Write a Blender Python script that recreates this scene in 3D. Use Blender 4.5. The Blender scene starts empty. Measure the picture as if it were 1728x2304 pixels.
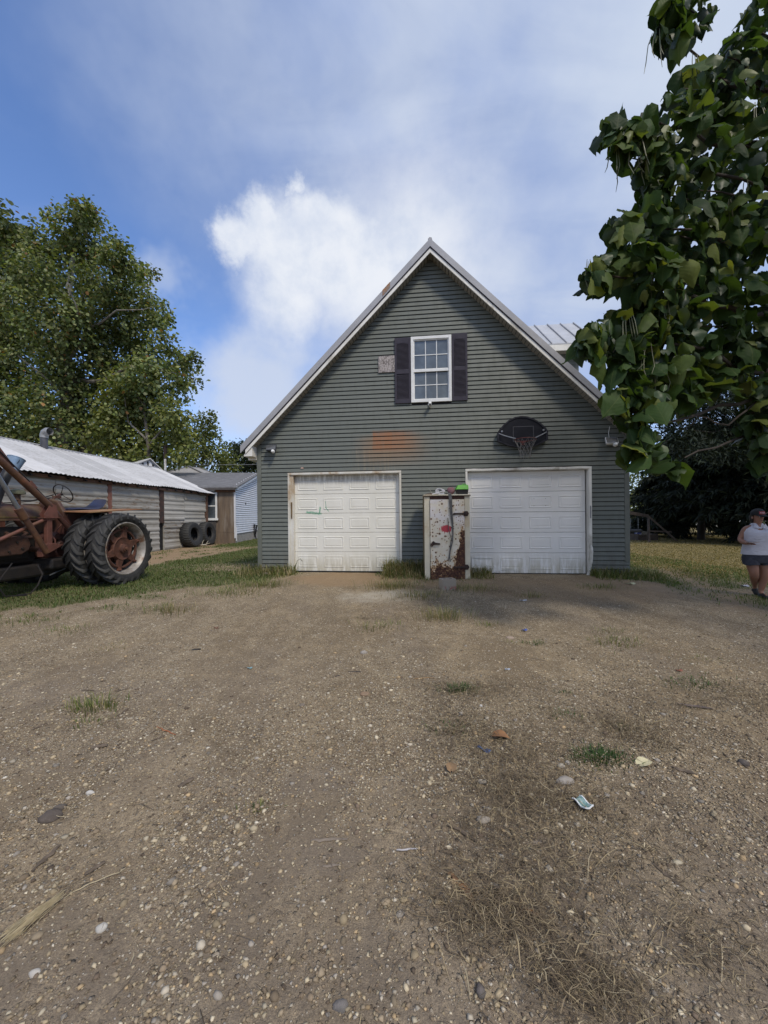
import bpy, bmesh, math, random
import numpy as np
from mathutils import Vector, Matrix

random.seed(7)
rng = np.random.default_rng(11)
C = bpy.context.scene.collection
SC = bpy.context.scene
R = math.radians

# ------------------------------------------------------------------ camera
F, CH, YC, ROLL = 865.0, 1.46, 1164.0, .009      # focal (px of the 1728 wide photo), eye height, horizon row, roll
cam = bpy.data.cameras.new('camera')
cam.sensor_fit = 'HORIZONTAL'; cam.sensor_width = 36; cam.lens = 36*F/1728
cam.shift_y = (YC-1152)/1728
cam.clip_start = .05; cam.clip_end = 2000
cam_o = bpy.data.objects.new('camera', cam); C.objects.link(cam_o)
cam_o.location = (0, 0, CH); cam_o.rotation_euler = (R(90), ROLL, 0)
SC.camera = cam_o

# ------------------------------------------------------------------ exposure, engine
SC.render.engine = 'CYCLES'
SC.cycles.use_denoising = True
SC.cycles.max_bounces = 6; SC.cycles.diffuse_bounces = 3; SC.cycles.glossy_bounces = 2
SC.cycles.transmission_bounces = 3; SC.cycles.transparent_max_bounces = 4
SC.view_settings.view_transform = 'Standard'; SC.view_settings.look = 'None'
SC.view_settings.exposure = .1; SC.view_settings.gamma = 1
SC.view_settings.use_curve_mapping = False

# ------------------------------------------------------------------ node helpers
def node(t, typ, ins=None, **props):
    n = t.nodes.new(typ)
    for k, v in props.items(): setattr(n, k, v)
    for k, v in (ins or {}).items():
        s = n.inputs[k]
        if isinstance(v, bpy.types.NodeSocket): t.links.new(v, s)
        else: s.default_value = v
    return n
def mt(t, op, a, b=None, c=None, clamp=False):
    ins = {0: a}
    if b is not None: ins[1] = b
    if c is not None: ins[2] = c
    return node(t, 'ShaderNodeMath', ins, operation=op, use_clamp=clamp).outputs[0]
def vm(t, op, a, b=None, s=None):
    ins = {0: a}
    if b is not None: ins[1] = b
    if s is not None: ins['Scale'] = s
    n = node(t, 'ShaderNodeVectorMath', ins, operation=op)
    return n.outputs['Value'] if op in ('LENGTH', 'DISTANCE', 'DOT_PRODUCT') else n.outputs[0]
def c4(c): return (c[0], c[1], c[2], 1) if not isinstance(c, bpy.types.NodeSocket) else c
def mixc(t, f, a, b, blend='MIX'):
    return node(t, 'ShaderNodeMix', {0: f, 6: c4(a), 7: c4(b)}, data_type='RGBA', blend_type=blend).outputs[2]
def noise(t, vec, scale, detail=4, rough=.55, dist=0, col=False):
    n = node(t, 'ShaderNodeTexNoise', {'Vector': vec, 'Scale': scale, 'Detail': detail, 'Roughness': rough, 'Distortion': dist})
    return n.outputs[1 if col else 0]
def ss(t, v, lo, hi, a=0, b=1):
    return node(t, 'ShaderNodeMapRange', {'Value': v, 'From Min': lo, 'From Max': hi, 'To Min': a, 'To Max': b}, interpolation_type='SMOOTHSTEP').outputs[0]
def mapping(t, vec, scale=(1, 1, 1), loc=(0, 0, 0), rot=(0, 0, 0)):
    return node(t, 'ShaderNodeMapping', {'Vector': vec, 'Scale': scale, 'Location': loc, 'Rotation': rot}).outputs[0]
def attr(t, name, out='Fac'): return node(t, 'ShaderNodeAttribute', attribute_name=name).outputs[out]
def sep(t, v): return node(t, 'ShaderNodeSeparateXYZ', {0: v}).outputs
def new_mat(name):
    m = bpy.data.materials.new(name); m.use_nodes = True
    t = m.node_tree
    return m, t, t.nodes['Principled BSDF']
def bump(t, b, h, strength=.3, dist=.01):
    n = node(t, 'ShaderNodeBump', {'Height': h, 'Strength': strength, 'Distance': dist})
    t.links.new(n.outputs[0], b.inputs['Normal'])
def setin(t, b, **kw):
    for k, v in kw.items():
        s = b.inputs[{'rough': 'Roughness', 'col': 'Base Color', 'metal': 'Metallic', 'spec': 'Specular IOR Level'}[k]]
        if isinstance(v, bpy.types.NodeSocket): t.links.new(v, s)
        else: s.default_value = c4(v) if k == 'col' else v
def tc(t, out='Object'): return node(t, 'ShaderNodeTexCoord').outputs[out]
MATS = {}
def pm(name, c1, c2=None, scale=4, rough=.6, metal=0, bstr=.15, bscale=None, stretch=(1, 1, 1), c3=None, lo=.35, hi=.65, spec=.5, bdist=.01):
    """a two or three tone noisy surface"""
    if name in MATS: return MATS[name]
    m, t, b = new_mat(name)
    v = mapping(t, tc(t), stretch)
    c2 = c2 or tuple(x*.8 for x in c1)
    n1 = noise(t, v, scale, 6, .6)
    col = mixc(t, ss(t, n1, lo, hi), c1, c2)
    if c3:
        n2 = noise(t, mapping(t, v, loc=(7, 3, 5)), scale*.55, 7, .65)
        col = mixc(t, ss(t, n2, .52, .66), col, c3)
    rr = ss(t, noise(t, v, scale*2.3, 3), .3, .7, rough*.85, min(1, rough*1.12))
    setin(t, b, col=col, rough=rr, metal=metal, spec=spec)
    bump(t, b, noise(t, v, bscale or scale*5, 5, .6), bstr, bdist)
    MATS[name] = m
    return m

# ------------------------------------------------------------------ pixel of the photo -> point at a chosen distance
def ray(px, py):
    dx = (px-864)/F; dy = (YC-py)/F; c, s = math.cos(ROLL), math.sin(ROLL)
    return dx*c+dy*s, -dx*s+dy*c
def at(px, py, Y):
    a, b = ray(px, py); return Vector((a*Y, Y, CH+b*Y))

# ------------------------------------------------------------------ sky and sun
SUN_EL, SUN_AZ = R(51), R(146.7)
def build_world():
    w = bpy.data.worlds.new('World'); SC.world = w; w.use_nodes = True
    t = w.node_tree; t.nodes.clear()
    out = node(t, 'ShaderNodeOutputWorld')
    sky = node(t, 'ShaderNodeTexSky', sky_type='NISHITA', sun_disc=False, sun_elevation=SUN_EL, sun_rotation=SUN_AZ,
               altitude=200, air_density=1.0, dust_density=.6, ozone_density=3.0)
    d = vm(t, 'NORMALIZE', tc(t, 'Generated'))
    z = sep(t, d)[2]
    up = mt(t, 'MAXIMUM', z, .04)
    # plane of the high clouds
    pl = vm(t, 'SCALE', d, s=mt(t, 'DIVIDE', 1, mt(t, 'ADD', up, .18)))
    w1 = noise(t, d, 3.2, 5, .6, col=True); w2 = noise(t, d, 13, 6, .62, col=True); w3 = noise(t, d, 34, 4, .6, col=True)
    half = (.5, .5, .5)
    soft = vm(t, 'ADD', d, vm(t, 'SCALE', vm(t, 'SUBTRACT', w1, half), s=.42))
    crisp = vm(t, 'ADD', d, vm(t, 'SCALE', vm(t, 'SUBTRACT', w2, half), s=.085))
    crisp = vm(t, 'ADD', crisp, vm(t, 'SCALE', vm(t, 'SUBTRACT', w3, half), s=.022))
    def blob(vec, px, py, r, sft):
        a, b = ray(px, py); c = Vector((a, 1, b)).normalized()
        k = r/865*c.y                                  # angular size away from the picture's centre
        dist = vm(t, 'DISTANCE', vec, tuple(c))
        return ss(t, dist, k*(1-sft), k*(1+sft), 1, 0)
    def union(vs):
        o = vs[0]
        for v in vs[1:]: o = mt(t, 'MAXIMUM', o, v)
        return o
    # thin high veil
    streak = noise(t, mapping(t, pl, (1.1, 2.6, 1), rot=(0, 0, R(28))), 1.5, 7, .55, .6)
    veil = union([mt(t, 'MULTIPLY', blob(soft, 620, 70, 210, .8), .7), blob(soft, 960, 130, 500, .75), blob(soft, 1400, 250, 560, .7), blob(soft, 1300, 620, 300, .8), mt(t, 'MULTIPLY', blob(soft, 830, 380, 130, .9), .5)])
    veil = mt(t, 'MULTIPLY', veil, ss(t, streak, .25, .60, .62, 1))
    thin = ss(t, streak, .45, .78, 0, .17)
    thin = mt(t, 'MULTIPLY', thin, ss(t, z, .0, .25))
    veil = mt(t, 'MAXIMUM', mt(t, 'MULTIPLY', veil, .95), thin)
    dens = noise(t, d, 5, 5, .5)
    veilcol = mixc(t, ss(t, dens, .3, .62), (2.6, 3.2, 4.7), (3.5, 4.0, 5.05))
    # pale low cloud band near the horizon
    low = mt(t, 'MULTIPLY', ss(t, z, .02, .34, .85, 0), ss(t, noise(t, mapping(t, d, (1, 1, 2.4)), 3.0, 6, .55), .36, .6, .35, 1))
    low = union([low, mt(t, 'MULTIPLY', blob(soft, 575, 890, 125, .7), .9), mt(t, 'MULTIPLY', blob(soft, 350, 605, 55, .8), .45)])
    # cumulus
    cum = union([blob(crisp, x, y, r, s) for x, y, r, s in ((592, 500, 56, .4), (705, 515, 70, .4), (540, 545, 50, .45), (650, 575, 100, .5), (745, 600, 110, .7), (770, 545, 80, .55), (830, 610, 105, .6),
                                                          (820, 640, 130, .95), (660, 660, 90, .8), (930, 590, 150, 1.0), (505, 525, 34, .6), (665, 420, 16, .9))])
    cn = noise(t, d, 9, 6, .6)
    cumcol = mixc(t, ss(t, cn, .3, .62), (4.2, 4.6, 5.4), (5.3, 5.5, 5.9))
    # broken white cloud added behind the camera to whiten and brighten the ambient light
    rear = mt(t, 'MULTIPLY', ss(t, sep(t, d)[1], .35, -.1), ss(t, noise(t, mapping(t, pl, loc=(4, 2, 0)), 1.1, 6, .55), .36, .58))
    base = mixc(t, 1.0, sky.outputs[0], (.98, 1.08, 1.30), 'MULTIPLY')
    col = mixc(t, veil, base, veilcol)
    col = mixc(t, mt(t, 'MULTIPLY', rear, .9), col, (4.3, 4.5, 4.9))
    col = mixc(t, mt(t, 'MULTIPLY', blob(soft, 1560, 90, 260, .8), .55), col, (4.1, 4.6, 5.4))
    col = mixc(t, low, col, (3.8, 4.25, 5.2))
    col = mixc(t, mt(t, 'MULTIPLY', cum, .97), col, cumcol)
    bg = node(t, 'ShaderNodeBackground', {'Color': col, 'Strength': .15})
    t.links.new(bg.outputs[0], out.inputs[0])
build_world()
sl = bpy.data.lights.new('sun', 'SUN'); sl.energy = 2.5; sl.angle = R(10); sl.color = (1, .90, .74)
so = bpy.data.objects.new('sun', sl); C.objects.link(so)
sd = Vector((math.sin(SUN_AZ)*math.cos(SUN_EL), math.cos(SUN_AZ)*math.cos(SUN_EL), math.sin(SUN_EL)))
so.rotation_euler = sd.to_track_quat('Z', 'Y').to_euler(); so.location = sd*60

# ------------------------------------------------------------------ object helpers
def tag(o, label=None, cat=None, group=None, kind=None):
    if label: o['label'] = label
    if cat: o['category'] = cat
    if group: o['group'] = group
    if kind: o['kind'] = kind
    return o
def thing(name, label, cat, loc=(0, 0, 0), rotz=0, group=None):
    o = bpy.data.objects.new(name, None); C.objects.link(o); o.empty_display_size = .1
    o.location = loc; o.rotation_euler = (0, 0, rotz)
    return tag(o, label, cat, group)
def copy_tree(o, parent=None):
    c = o.copy(); C.objects.link(c); c.parent = parent
    for ch in list(o.children): copy_tree(ch, c)
    return c
def mesh_from(name, V, Fs, smooth=False):
    me = bpy.data.meshes.new(name); me.from_pydata([tuple(v) for v in V], [], Fs); me.update()
    if smooth:
        me.polygons.foreach_set('use_smooth', [True]*len(me.polygons))
        me.set_sharp_from_angle(angle=R(40))
    return me
def fast_mesh(name, V, faces, n):
    """numpy mesh: V (k,3), faces (m,n)"""
    me = bpy.data.meshes.new(name)
    V = np.asarray(V, np.float32); faces = np.asarray(faces, np.int32)
    me.vertices.add(len(V)); me.vertices.foreach_set('co', V.ravel())
    me.loops.add(faces.size); me.loops.foreach_set('vertex_index', faces.ravel())
    me.polygons.add(len(faces)); me.polygons.foreach_set('loop_start', np.arange(0, faces.size, n, dtype=np.int32))
    me.update(calc_edges=True); me.validate()
    return me
def pcol(me, cols, name='Col'):
    a = me.attributes.new(name, 'FLOAT_COLOR', 'POINT')
    c = np.ones((len(cols), 4), np.float32); c[:, :3] = cols
    a.data.foreach_set('color', c.ravel())
def link(name, me, mat, parent=None, loc=None, rot=None):
    o = bpy.data.objects.new(name, me); C.objects.link(o)
    if mat and not me.materials: me.materials.append(mat)
    o.parent = parent
    if loc is not None: o.location = loc
    if rot is not None: o.rotation_euler = rot
    return o
class MB:
    def __init__(s): s.v = []; s.f = []
    def add(s, V, Fs):
        k = len(s.v); s.v += [Vector(v) for v in V]; s.f += [[i+k for i in f] for f in Fs]; return s
    def box(s, x0, x1, y0, y1, z0, z1, M=None):
        V = [Vector((x, y, z)) for z in (z0, z1) for y in (y0, y1) for x in (x0, x1)]
        if M: V = [M @ v for v in V]
        return s.add(V, [(0, 2, 3, 1), (4, 5, 7, 6), (0, 1, 5, 4), (2, 6, 7, 3), (0, 4, 6, 2), (1, 3, 7, 5)])
    def hexa(s, P):
        """8 points: bottom 4 counter-clockwise, then top 4"""
        return s.add(P, [(3, 2, 1, 0), (4, 5, 6, 7), (0, 1, 5, 4), (1, 2, 6, 5), (2, 3, 7, 6), (3, 0, 4, 7)])
    def prism(s, poly, a, b, ax='y', M=None):
        n = len(poly)
        def P(p, w): return Vector({'y': (p[0], w, p[1]), 'x': (w, p[0], p[1]), 'z': (p[0], p[1], w)}[ax])
        V = [P(p, a) for p in poly]+[P(p, b) for p in poly]
        if M: V = [M @ v for v in V]
        return s.add(V, [tuple(range(n))[::-1], tuple(range(n, 2*n))]+[(i, (i+1) % n, n+(i+1) % n, n+i) for i in range(n)])
    def tube(s, pts, r, n=8, cap=True):
        pts = [Vector(p) for p in pts]; m = len(pts)
        rs = r if isinstance(r, (list, tuple)) else [r]*m
        prev = None; V = []
        for i, p in enumerate(pts):
            d = (pts[min(i+1, m-1)]-pts[max(i-1, 0)]).normalized()
            if prev is None: u = d.orthogonal().normalized()
            else: u = (prev-d*prev.dot(d)); u = u.normalized() if u.length > 1e-6 else d.orthogonal().normalized()
            prev = u; w = d.cross(u)
            for k in range(n):
                a = 2*math.pi*k/n; V.append(p+(u*math.cos(a)+w*math.sin(a))*rs[i])
        Fs = [(i*n+k, i*n+(k+1) % n, (i+1)*n+(k+1) % n, (i+1)*n+k) for i in range(m-1) for k in range(n)]
        if cap: Fs += [tuple(range(n))[::-1], tuple(range((m-1)*n, m*n))]
        return s.add(V, Fs)
    def lathe(s, prof, n=24, M=None, closed=False):
        """prof: (r, h) round the z axis"""
        M = M or Matrix(); V = []
        for r_, h in prof:
            for k in range(n):
                a = 2*math.pi*k/n; V.append(M @ Vector((r_*math.cos(a), r_*math.sin(a), h)))
        m = len(prof)
        Fs = [(i*n+k, i*n+(k+1) % n, ((i+1) % m)*n+(k+1) % n, ((i+1) % m)*n+k) for i in range(m if closed else m-1) for k in range(n)]
        if not closed:
            if prof[0][0] > 1e-5: Fs.append(tuple(range(n))[::-1])
            if prof[-1][0] > 1e-5: Fs.append(tuple(range((m-1)*n, m*n)))
        return s.add(V, Fs)
    def loft(s, rings, cap=True):
        n = len(rings[0]); m = len(rings); V = [p for r_ in rings for p in r_]
        Fs = [(i*n+k, i*n+(k+1) % n, (i+1)*n+(k+1) % n, (i+1)*n+k) for i in range(m-1) for k in range(n)]
        if cap: Fs += [tuple(range(n))[::-1], tuple(range((m-1)*n, m*n))]
        return s.add(V, Fs)
    def build(s, name, mat, parent=None, smooth=False, loc=None, rot=None, bev=0):
        o = link(name, mesh_from(name, s.v, s.f, smooth), mat, parent, loc, rot)
        if bev:
            m = o.modifiers.new('bevel', 'BEVEL'); m.width = bev; m.segments = 2; m.limit_method = 'ANGLE'; m.angle_limit = R(50)
        return o
def rotM(axis, a): return Matrix.Rotation(a, 4, axis)
def T(x, y, z): return Matrix.Translation((x, y, z))

# smooth value noise for the ground
_lat = rng.random((64, 256, 256)).astype(np.float32)
def vnoise(x, y, seed):
    x = np.asarray(x, float); y = np.asarray(y, float)
    xi = np.floor(x).astype(int); yi = np.floor(y).astype(int); fx = x-xi; fy = y-yi
    fx = fx*fx*(3-2*fx); fy = fy*fy*(3-2*fy); L = _lat[seed % 64]
    g = lambda i, j: L[(xi+i) % 256, (yi+j) % 256]
    return (g(0, 0)*(1-fx)+g(1, 0)*fx)*(1-fy)+(g(0, 1)*(1-fx)+g(1, 1)*fx)*fy
def fbm(x, y, seed, o=4):
    s = 0; a = .5; k = 1
    for i in range(o):
        s = s+a*vnoise(np.asarray(x)*k+17.3*i, np.asarray(y)*k+5.1*i, seed+i); a *= .5; k *= 2.03
    return s/(1-.5**o)
def sst(v, a, b):
    q = np.clip((np.asarray(v, float)-a)/(b-a), 0, 1); return q*q*(3-2*q)
def gz(x, y):
    """height of the yard: it climbs a hand's breadth towards the garage and the sheds"""
    return .12*sst(y, 4.2, 8.2)*(1-.6*sst(x, 4.8, 6.6))
def gnd(px, py):
    """the ground point seen at a pixel"""
    a, b = ray(px, py); z = 0
    for _ in range(8):
        Y = (z-CH)/b; z = float(gz(a*Y, Y))
    return Vector((a*Y, Y, z))
# ================================================================== GROUND
STRAW_HEAPS = ((1050, 1640, .22, .16, 900), (1150, 1690, .3, .16, 1200), (1250, 1600, .35, .2, 500), (1180, 1790, .24, .12, 1300), (1290, 1800, .22, .12, 600), (1420, 1650, .2, .14, 1200), (1100, 1550, .22, .12, 500),
                              (1120, 2060, .16, .07, 900), (1200, 1960, .25, .12, 700), (1330, 2230, .14, .06, 800), (1600, 2140, .12, .08, 350), (1560, 1580, .4, .2, 600), (1660, 1560, .3, .2, 500), (1000, 2000, .2, .1, 350),
                              (1000, 1560, .2, .15, 300), (1240, 2120, .2, .1, 500), (1480, 1950, .4, .2, 500), (400, 1950, .6, .2, 120), (1350, 1900, .4, .2, 600), (1150, 1870, .3, .1, 500), (1640, 1860, .4, .2, 300),
                              (1350, 1440, .5, .3, 200), (950, 1370, .35, .2, 260), (850, 1390, .4, .12, 260), (1180, 1345, .9, .25, 350), (1120, 1330, .35, .15, 300), (330, 1375, .5, .2, 260), (1500, 1350, .6, .3, 160))
STRAW_SPOTS = [h[:4] for h in STRAW_HEAPS if h[4] >= 500]
def axis_samples(lo, hi, fine_lo, fine_hi, step, grow):
    v = list(np.arange(fine_lo, fine_hi+1e-6, step)); s = step; x = fine_hi
    while x < hi: s *= grow; x += s; v.append(min(x, hi))
    s = step; x = fine_lo; pre = []
    while x > lo: s *= grow; x -= s; pre.append(max(x, lo))
    return np.array(pre[::-1]+v)
GX = axis_samples(-400, 400, -9, 9, .075, 1.16); GY = axis_samples(-60, 600, .4, 12, .075, 1.16)
def pl(x, pts):
    xs, ys = zip(*pts); return np.interp(x, xs, ys)
def masks(x, y):
    n1 = fbm(x*.9, y*.9, 3); n2 = fbm(x*3.1, y*3.1, 9)
    w = (n1-.5)*1.5+(n2-.5)*.7
    # green grass on the left, up to the garage and round its corner
    ylo = pl(x, [(-60, 5.3), (-8, 5.6), (-6.3, 5.75), (-5.4, 6.05), (-4.7, 6.6), (-4.2, 7.2), (-3.3, 7.7), (-2.75, 8.2), (-2.4, 8.75), (-2.2, 9.4), (0, 40)])
    g = sst(y+w*.9, ylo-.18, ylo+.35)*sst(-2.2-x+w*.4, -.2, .2)
    edge = pl(y, [(0, -60), (10.0, -60), (10.6, -7.1), (11.1, -6.83), (17.7, -5.85), (22, -5.2), (60, -5)])
    g *= sst(x+w*.5, edge-.25, edge+.3)
    patch = sst(fbm(x*.55+4, y*.55, 21), .50, .60)*sst(y, 6.4, 8.2)*(1-sst(y, 10.5, 13))
    g *= 1-.75*patch*sst(x, -6.6, -4.6)
    g2 = sst(y-17.6, 0, 1.2)*sst(x, -8.6, -8.0)*sst(-x, 4.5, 5.2)        # grass in front of the white house wall
    # a few sparse green bits below the edge
    g3 = sst(n2, .58, .70)*sst(y, ylo-1.7, ylo-.2)*sst(-x, 2.6, 3.6)*.55
    g = np.clip(np.maximum(np.maximum(g, g3), g2), 0, 1)
    # garage foot and right corner
    wl = 9.53-.1122*(x+3.119)
    foot = sst(y+w*.35, wl-.62, wl-.2)*np.clip(sst(x, -3.6, -3.2)*(1-sst(x, -2.3, -1.9))+sst(x, -.35, -.05)*(1-sst(x, 2.0, 2.4))+sst(x, 4.4, 4.8), 0, 1)
    side = sst(x+w*.3, 5.35, 5.6)*(1-sst(x+w*.5, 6.6, 7.4))*sst(y, 6.9, 7.8)*(1-sst(y, 13, 17))
    g = np.maximum(g, np.maximum(foot*.8, side))
    far = sst(x+w, 5.4, 6.3)*sst(y+w*1.2, 5.2, 6.4)*sst(n1, .38, .55)*(1-sst(y, 8.5, 10.5))
    path = np.exp(-((x-(5.9+.42*(y-6.8)))/.42)**2)*sst(y, 5, 6)*(1-sst(y, 9.5, 12))
    g = np.maximum(g, far*.85)*(1-.85*path)
    # dry lawn to the right of the garage
    l = sst(x+w*.6, 5.7, 6.6)*sst(y+w, 7.6, 9.2)*(1-side)
    l = np.maximum(l, sst(y, 27, 33)*sst(x, -5, -4)); l = np.where((x < -5) & (y > 24), .8, l)
    l = l*(1-.6*path)
    # brown earth at the left door and along the sheds
    br = (1-sst(np.hypot((x+.85)/1.35, (y-8.4)/1.0)+w*.4, .7, 1.15))
    br = np.maximum(br, sst(edge-x+w*.5, -.2, .4)*sst(y, 10.2, 11.2)*(1-sst(y, 24, 26)))
    br = np.maximum(br, .7*(1-sst(np.hypot((x-3.6)/2.6, (y-7.3)/1.0)+w*.5, .6, 1.3)))
    br = np.maximum(br, path*.7)
    # bare pale stone fines in front of the cabinet
    pa = (1-sst(np.hypot((x-.15)/1.0, (y-6.75-.1*x)/.45)+w*1.0, .45, 1.25))*(.35+.65*sst(n2, .35, .6))
    # damp dark earth
    da = 0
    for px, py, rx, ry, k in ((150, 1560, 1.3, .35, .7), (560, 1500, .9, .3, .35), (740, 1760, .42, .22, .8), (880, 1770, .2, .25, .7), (760, 1930, .3, .12, .9), (300, 1900, 1.0, .3, .6), (250, 2150, .6, .25, .5),
                              (420, 1780, .7, .3, .6), (1550, 1330, .7, .5, .6), (1300, 1900, .5, .3, .35), (200, 1700, 1.0, .25, .6)):
        p = gnd(px, py); da = np.maximum(da, .62*k*(1-sst(np.hypot((x-p.x)/rx, (y-p.y)/ry)+w*.55, .45, 1.25)))
    da = np.maximum(da, .46*(1-sst(y+w*.5-.25*x*(x < 0), 1.2, 3.0))*(.45+.9*sst(n1, .3, .6)))
    da = np.maximum(da, .30*sst(-x, -.2, 1.2)*(1-sst(y, 3.2, 5.0))*sst(n1+n2*.3, .45, .75))
    for px, py, rx, ry in STRAW_SPOTS:
        p = gnd(px, py); da = np.maximum(da, .15*(1-sst(np.hypot((x-p.x)/(rx*1.6), (y-p.y)/(ry*2.0))+w*.8, .3, 1.2))*sst(n2, .34, .6))
    # compacted wheel tracks from the doors towards the road
    for x0, k in ((-.85, -.095), (3.6, .03)):
        for o_ in (-.72, .72): da = np.maximum(da, .34*np.exp(-((x-(x0+o_+k*(y-8.4))+(n1-.5)*.5)/.20)**2)*sst(n2*.6+n1*.4, .36, .62)*(1-sst(y, 7.5, 8.6)))
    st = sst(.62*fbm(x*1.3+3, y*.75, 33)+.38*fbm(x*3.4+.3*y, y*.4+2, 36), .38, .62)
    st = np.clip(st+.36*sst(y, 2.2, 3.4)*(1-sst(y, 6.2, 8.2)), 0, 1.2)                      # where gravel lies thick
    return g, l, br, pa, da, st
def build_ground():
    XX, YY = np.meshgrid(GX, GY)
    near = np.exp(-np.maximum(0, np.hypot(XX, YY-2)-7)/4)
    Z = gz(XX, YY)+near*((fbm(XX*2.2, YY*2.2, 40)-.5)*.034+(fbm(XX*7, YY*7, 44, 3)-.5)*.014)
    V = np.stack([XX, YY, Z], -1).reshape(-1, 3)
    ny, nx = XX.shape; idx = np.arange(nx*ny).reshape(ny, nx)
    Fc = np.stack([idx[:-1, :-1], idx[:-1, 1:], idx[1:, 1:], idx[1:, :-1]], -1).reshape(-1, 4)
    me = fast_mesh('ground', V, Fc, 4)
    me.polygons.foreach_set('use_smooth', [True]*len(me.polygons))
    for nm, a in zip(('grass', 'lawn', 'brown', 'pale', 'damp', 'stone'), masks(V[:, 0], V[:, 1])):
        me.attributes.new(nm, 'FLOAT', 'POINT').data.foreach_set('value', np.broadcast_to(a, len(V)).astype(np.float32).ravel())
    m, t, b = new_mat('yard_ground')
    v = tc(t)
    big = noise(t, v, .55, 5, .55); mid = noise(t, v, 3.5, 7, .62); fine = noise(t, v, 42, 6, .7)
    soil = mixc(t, ss(t, mid, .3, .7), (.225, .172, .106), (.355, .280, .178))
    soil = mixc(t, ss(t, big, .3, .7, 0, .5), soil, (.335, .262, .164))
    soil = mixc(t, ss(t, fine, .35, .68, 0, .7), soil, (.130, .097, .060))
    grit = noise(t, v, 170, 3, .75)
    soil = mixc(t, ss(t, grit, .38, .62), mixc(t, 1, soil, (.72, .70, .67), 'MULTIPLY'), mixc(t, 1, soil, (1.48, 1.48, 1.46), 'MULTIPLY'))
    # small stones, three sizes, each cell its own tone
    stone = attr(t, 'stone'); lessened = mt(t, 'SUBTRACT', 1, mt(t, 'MULTIPLY', attr(t, 'damp'), .7)); lessened = mt(t, 'MULTIPLY', lessened, mt(t, 'SUBTRACT', 1, mt(t, 'MULTIPLY', attr(t, 'brown'), .55)))
    patch = ss(t, mt(t, 'ADD', mt(t, 'MULTIPLY', noise(t, mapping(t, v, (1.5, .7, 1)), 1.3, 5, .6), .6), mt(t, 'MULTIPLY', noise(t, mapping(t, v, (1.2, .8, 1)), 5.5, 5, .6), .4)), .40, .60)
    soil = mixc(t, ss(t, patch, 0, 1, .62, 0), soil, (.150, .113, .072))
    h_all = None
    for sc, cov, k in ((135, .85, .95), (62, .50, .95), (30, .13, .95)):
        vo = node(t, 'ShaderNodeTexVoronoi', {'Vector': vm(t, 'ADD', v, vm(t, 'SCALE', noise(t, v, sc*1.2, 2, col=True), s=.45/sc)), 'Scale': sc, 'Randomness': 1.0})
        cc = sep(t, vo.outputs['Color'])
        shape = ss(t, vo.outputs['Distance'], .26, .50, 1, 0)
        want = mt(t, 'LESS_THAN', cc[0], mt(t, 'MULTIPLY', mt(t, 'MULTIPLY', mt(t, 'ADD', mt(t, 'MULTIPLY', stone, .85), .25), mt(t, 'MULTIPLY', lessened, mt(t, 'ADD', .62, mt(t, 'MULTIPLY', patch, .5)))), cov))
        f = mt(t, 'MULTIPLY', mt(t, 'MULTIPLY', shape, want), k)
        cr = node(t, 'ShaderNodeValToRGB', {0: cc[1]}); e = cr.color_ramp.elements; e[0].color = (.125, .098, .065, 1); e[1].color = (.82, .76, .63, 1)
        for p_, c_ in ((.40, (.300, .244, .165)), (.74, (.46, .390, .285)), (.92, (.62, .55, .43))): q_ = e.new(p_); q_.color = (*c_, 1)
        soil = mixc(t, f, soil, cr.outputs[0])
        h = mt(t, 'MULTIPLY', f, 24/sc)
        h_all = h if h_all is None else mt(t, 'MAXIMUM', h_all, h)
    soil = mixc(t, mt(t, 'MULTIPLY', attr(t, 'damp'), .62), soil, mixc(t, .5, (.35, .32, .30), soil, 'MULTIPLY'))
    soil = mixc(t, mt(t, 'MULTIPLY', attr(t, 'brown'), .75), soil, mixc(t, ss(t, fine, .3, .7), (.255, .172, .098), (.325, .232, .140)))
    pale = mixc(t, ss(t, fine, .3, .7), (.50, .45, .36), (.38, .33, .25))
    soil = mixc(t, mt(t, 'MULTIPLY', attr(t, 'pale'), ss(t, mid, .25, .6, .5, .95)), soil, pale)
    gr = mixc(t, ss(t, mid, .3, .7), (.075, .098, .030), (.115, .130, .046)); gr = mixc(t, ss(t, fine, .45, .75), gr, (.16, .142, .075))
    soil = mixc(t, mt(t, 'MULTIPLY', attr(t, 'grass'), ss(t, fine, .2, .65, .95, .65)), soil, gr)
    lw = mixc(t, ss(t, noise(t, v, 2.2, 6, .65), .3, .7), (.215, .165, .068), (.145, .128, .050)); lw = mixc(t, ss(t, fine, .4, .75), lw, (.27, .215, .10))
    soil = mixc(t, mt(t, 'MULTIPLY', attr(t, 'lawn'), .93), soil, lw)
    setin(t, b, col=soil, rough=.93, spec=.2)
    hh = mt(t, 'ADD', mt(t, 'MULTIPLY', h_all, 1.0), mt(t, 'ADD', mt(t, 'ADD', mt(t, 'MULTIPLY', fine, .6), mt(t, 'MULTIPLY', grit, .22)), mt(t, 'MULTIPLY', mid, .6)))
    bump(t, b, hh, 1.0, .016)
    o = link('ground', me, m); tag(o, 'bare gravel and earth yard with patches of grass', None, None, 'structure')
build_ground()

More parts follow.
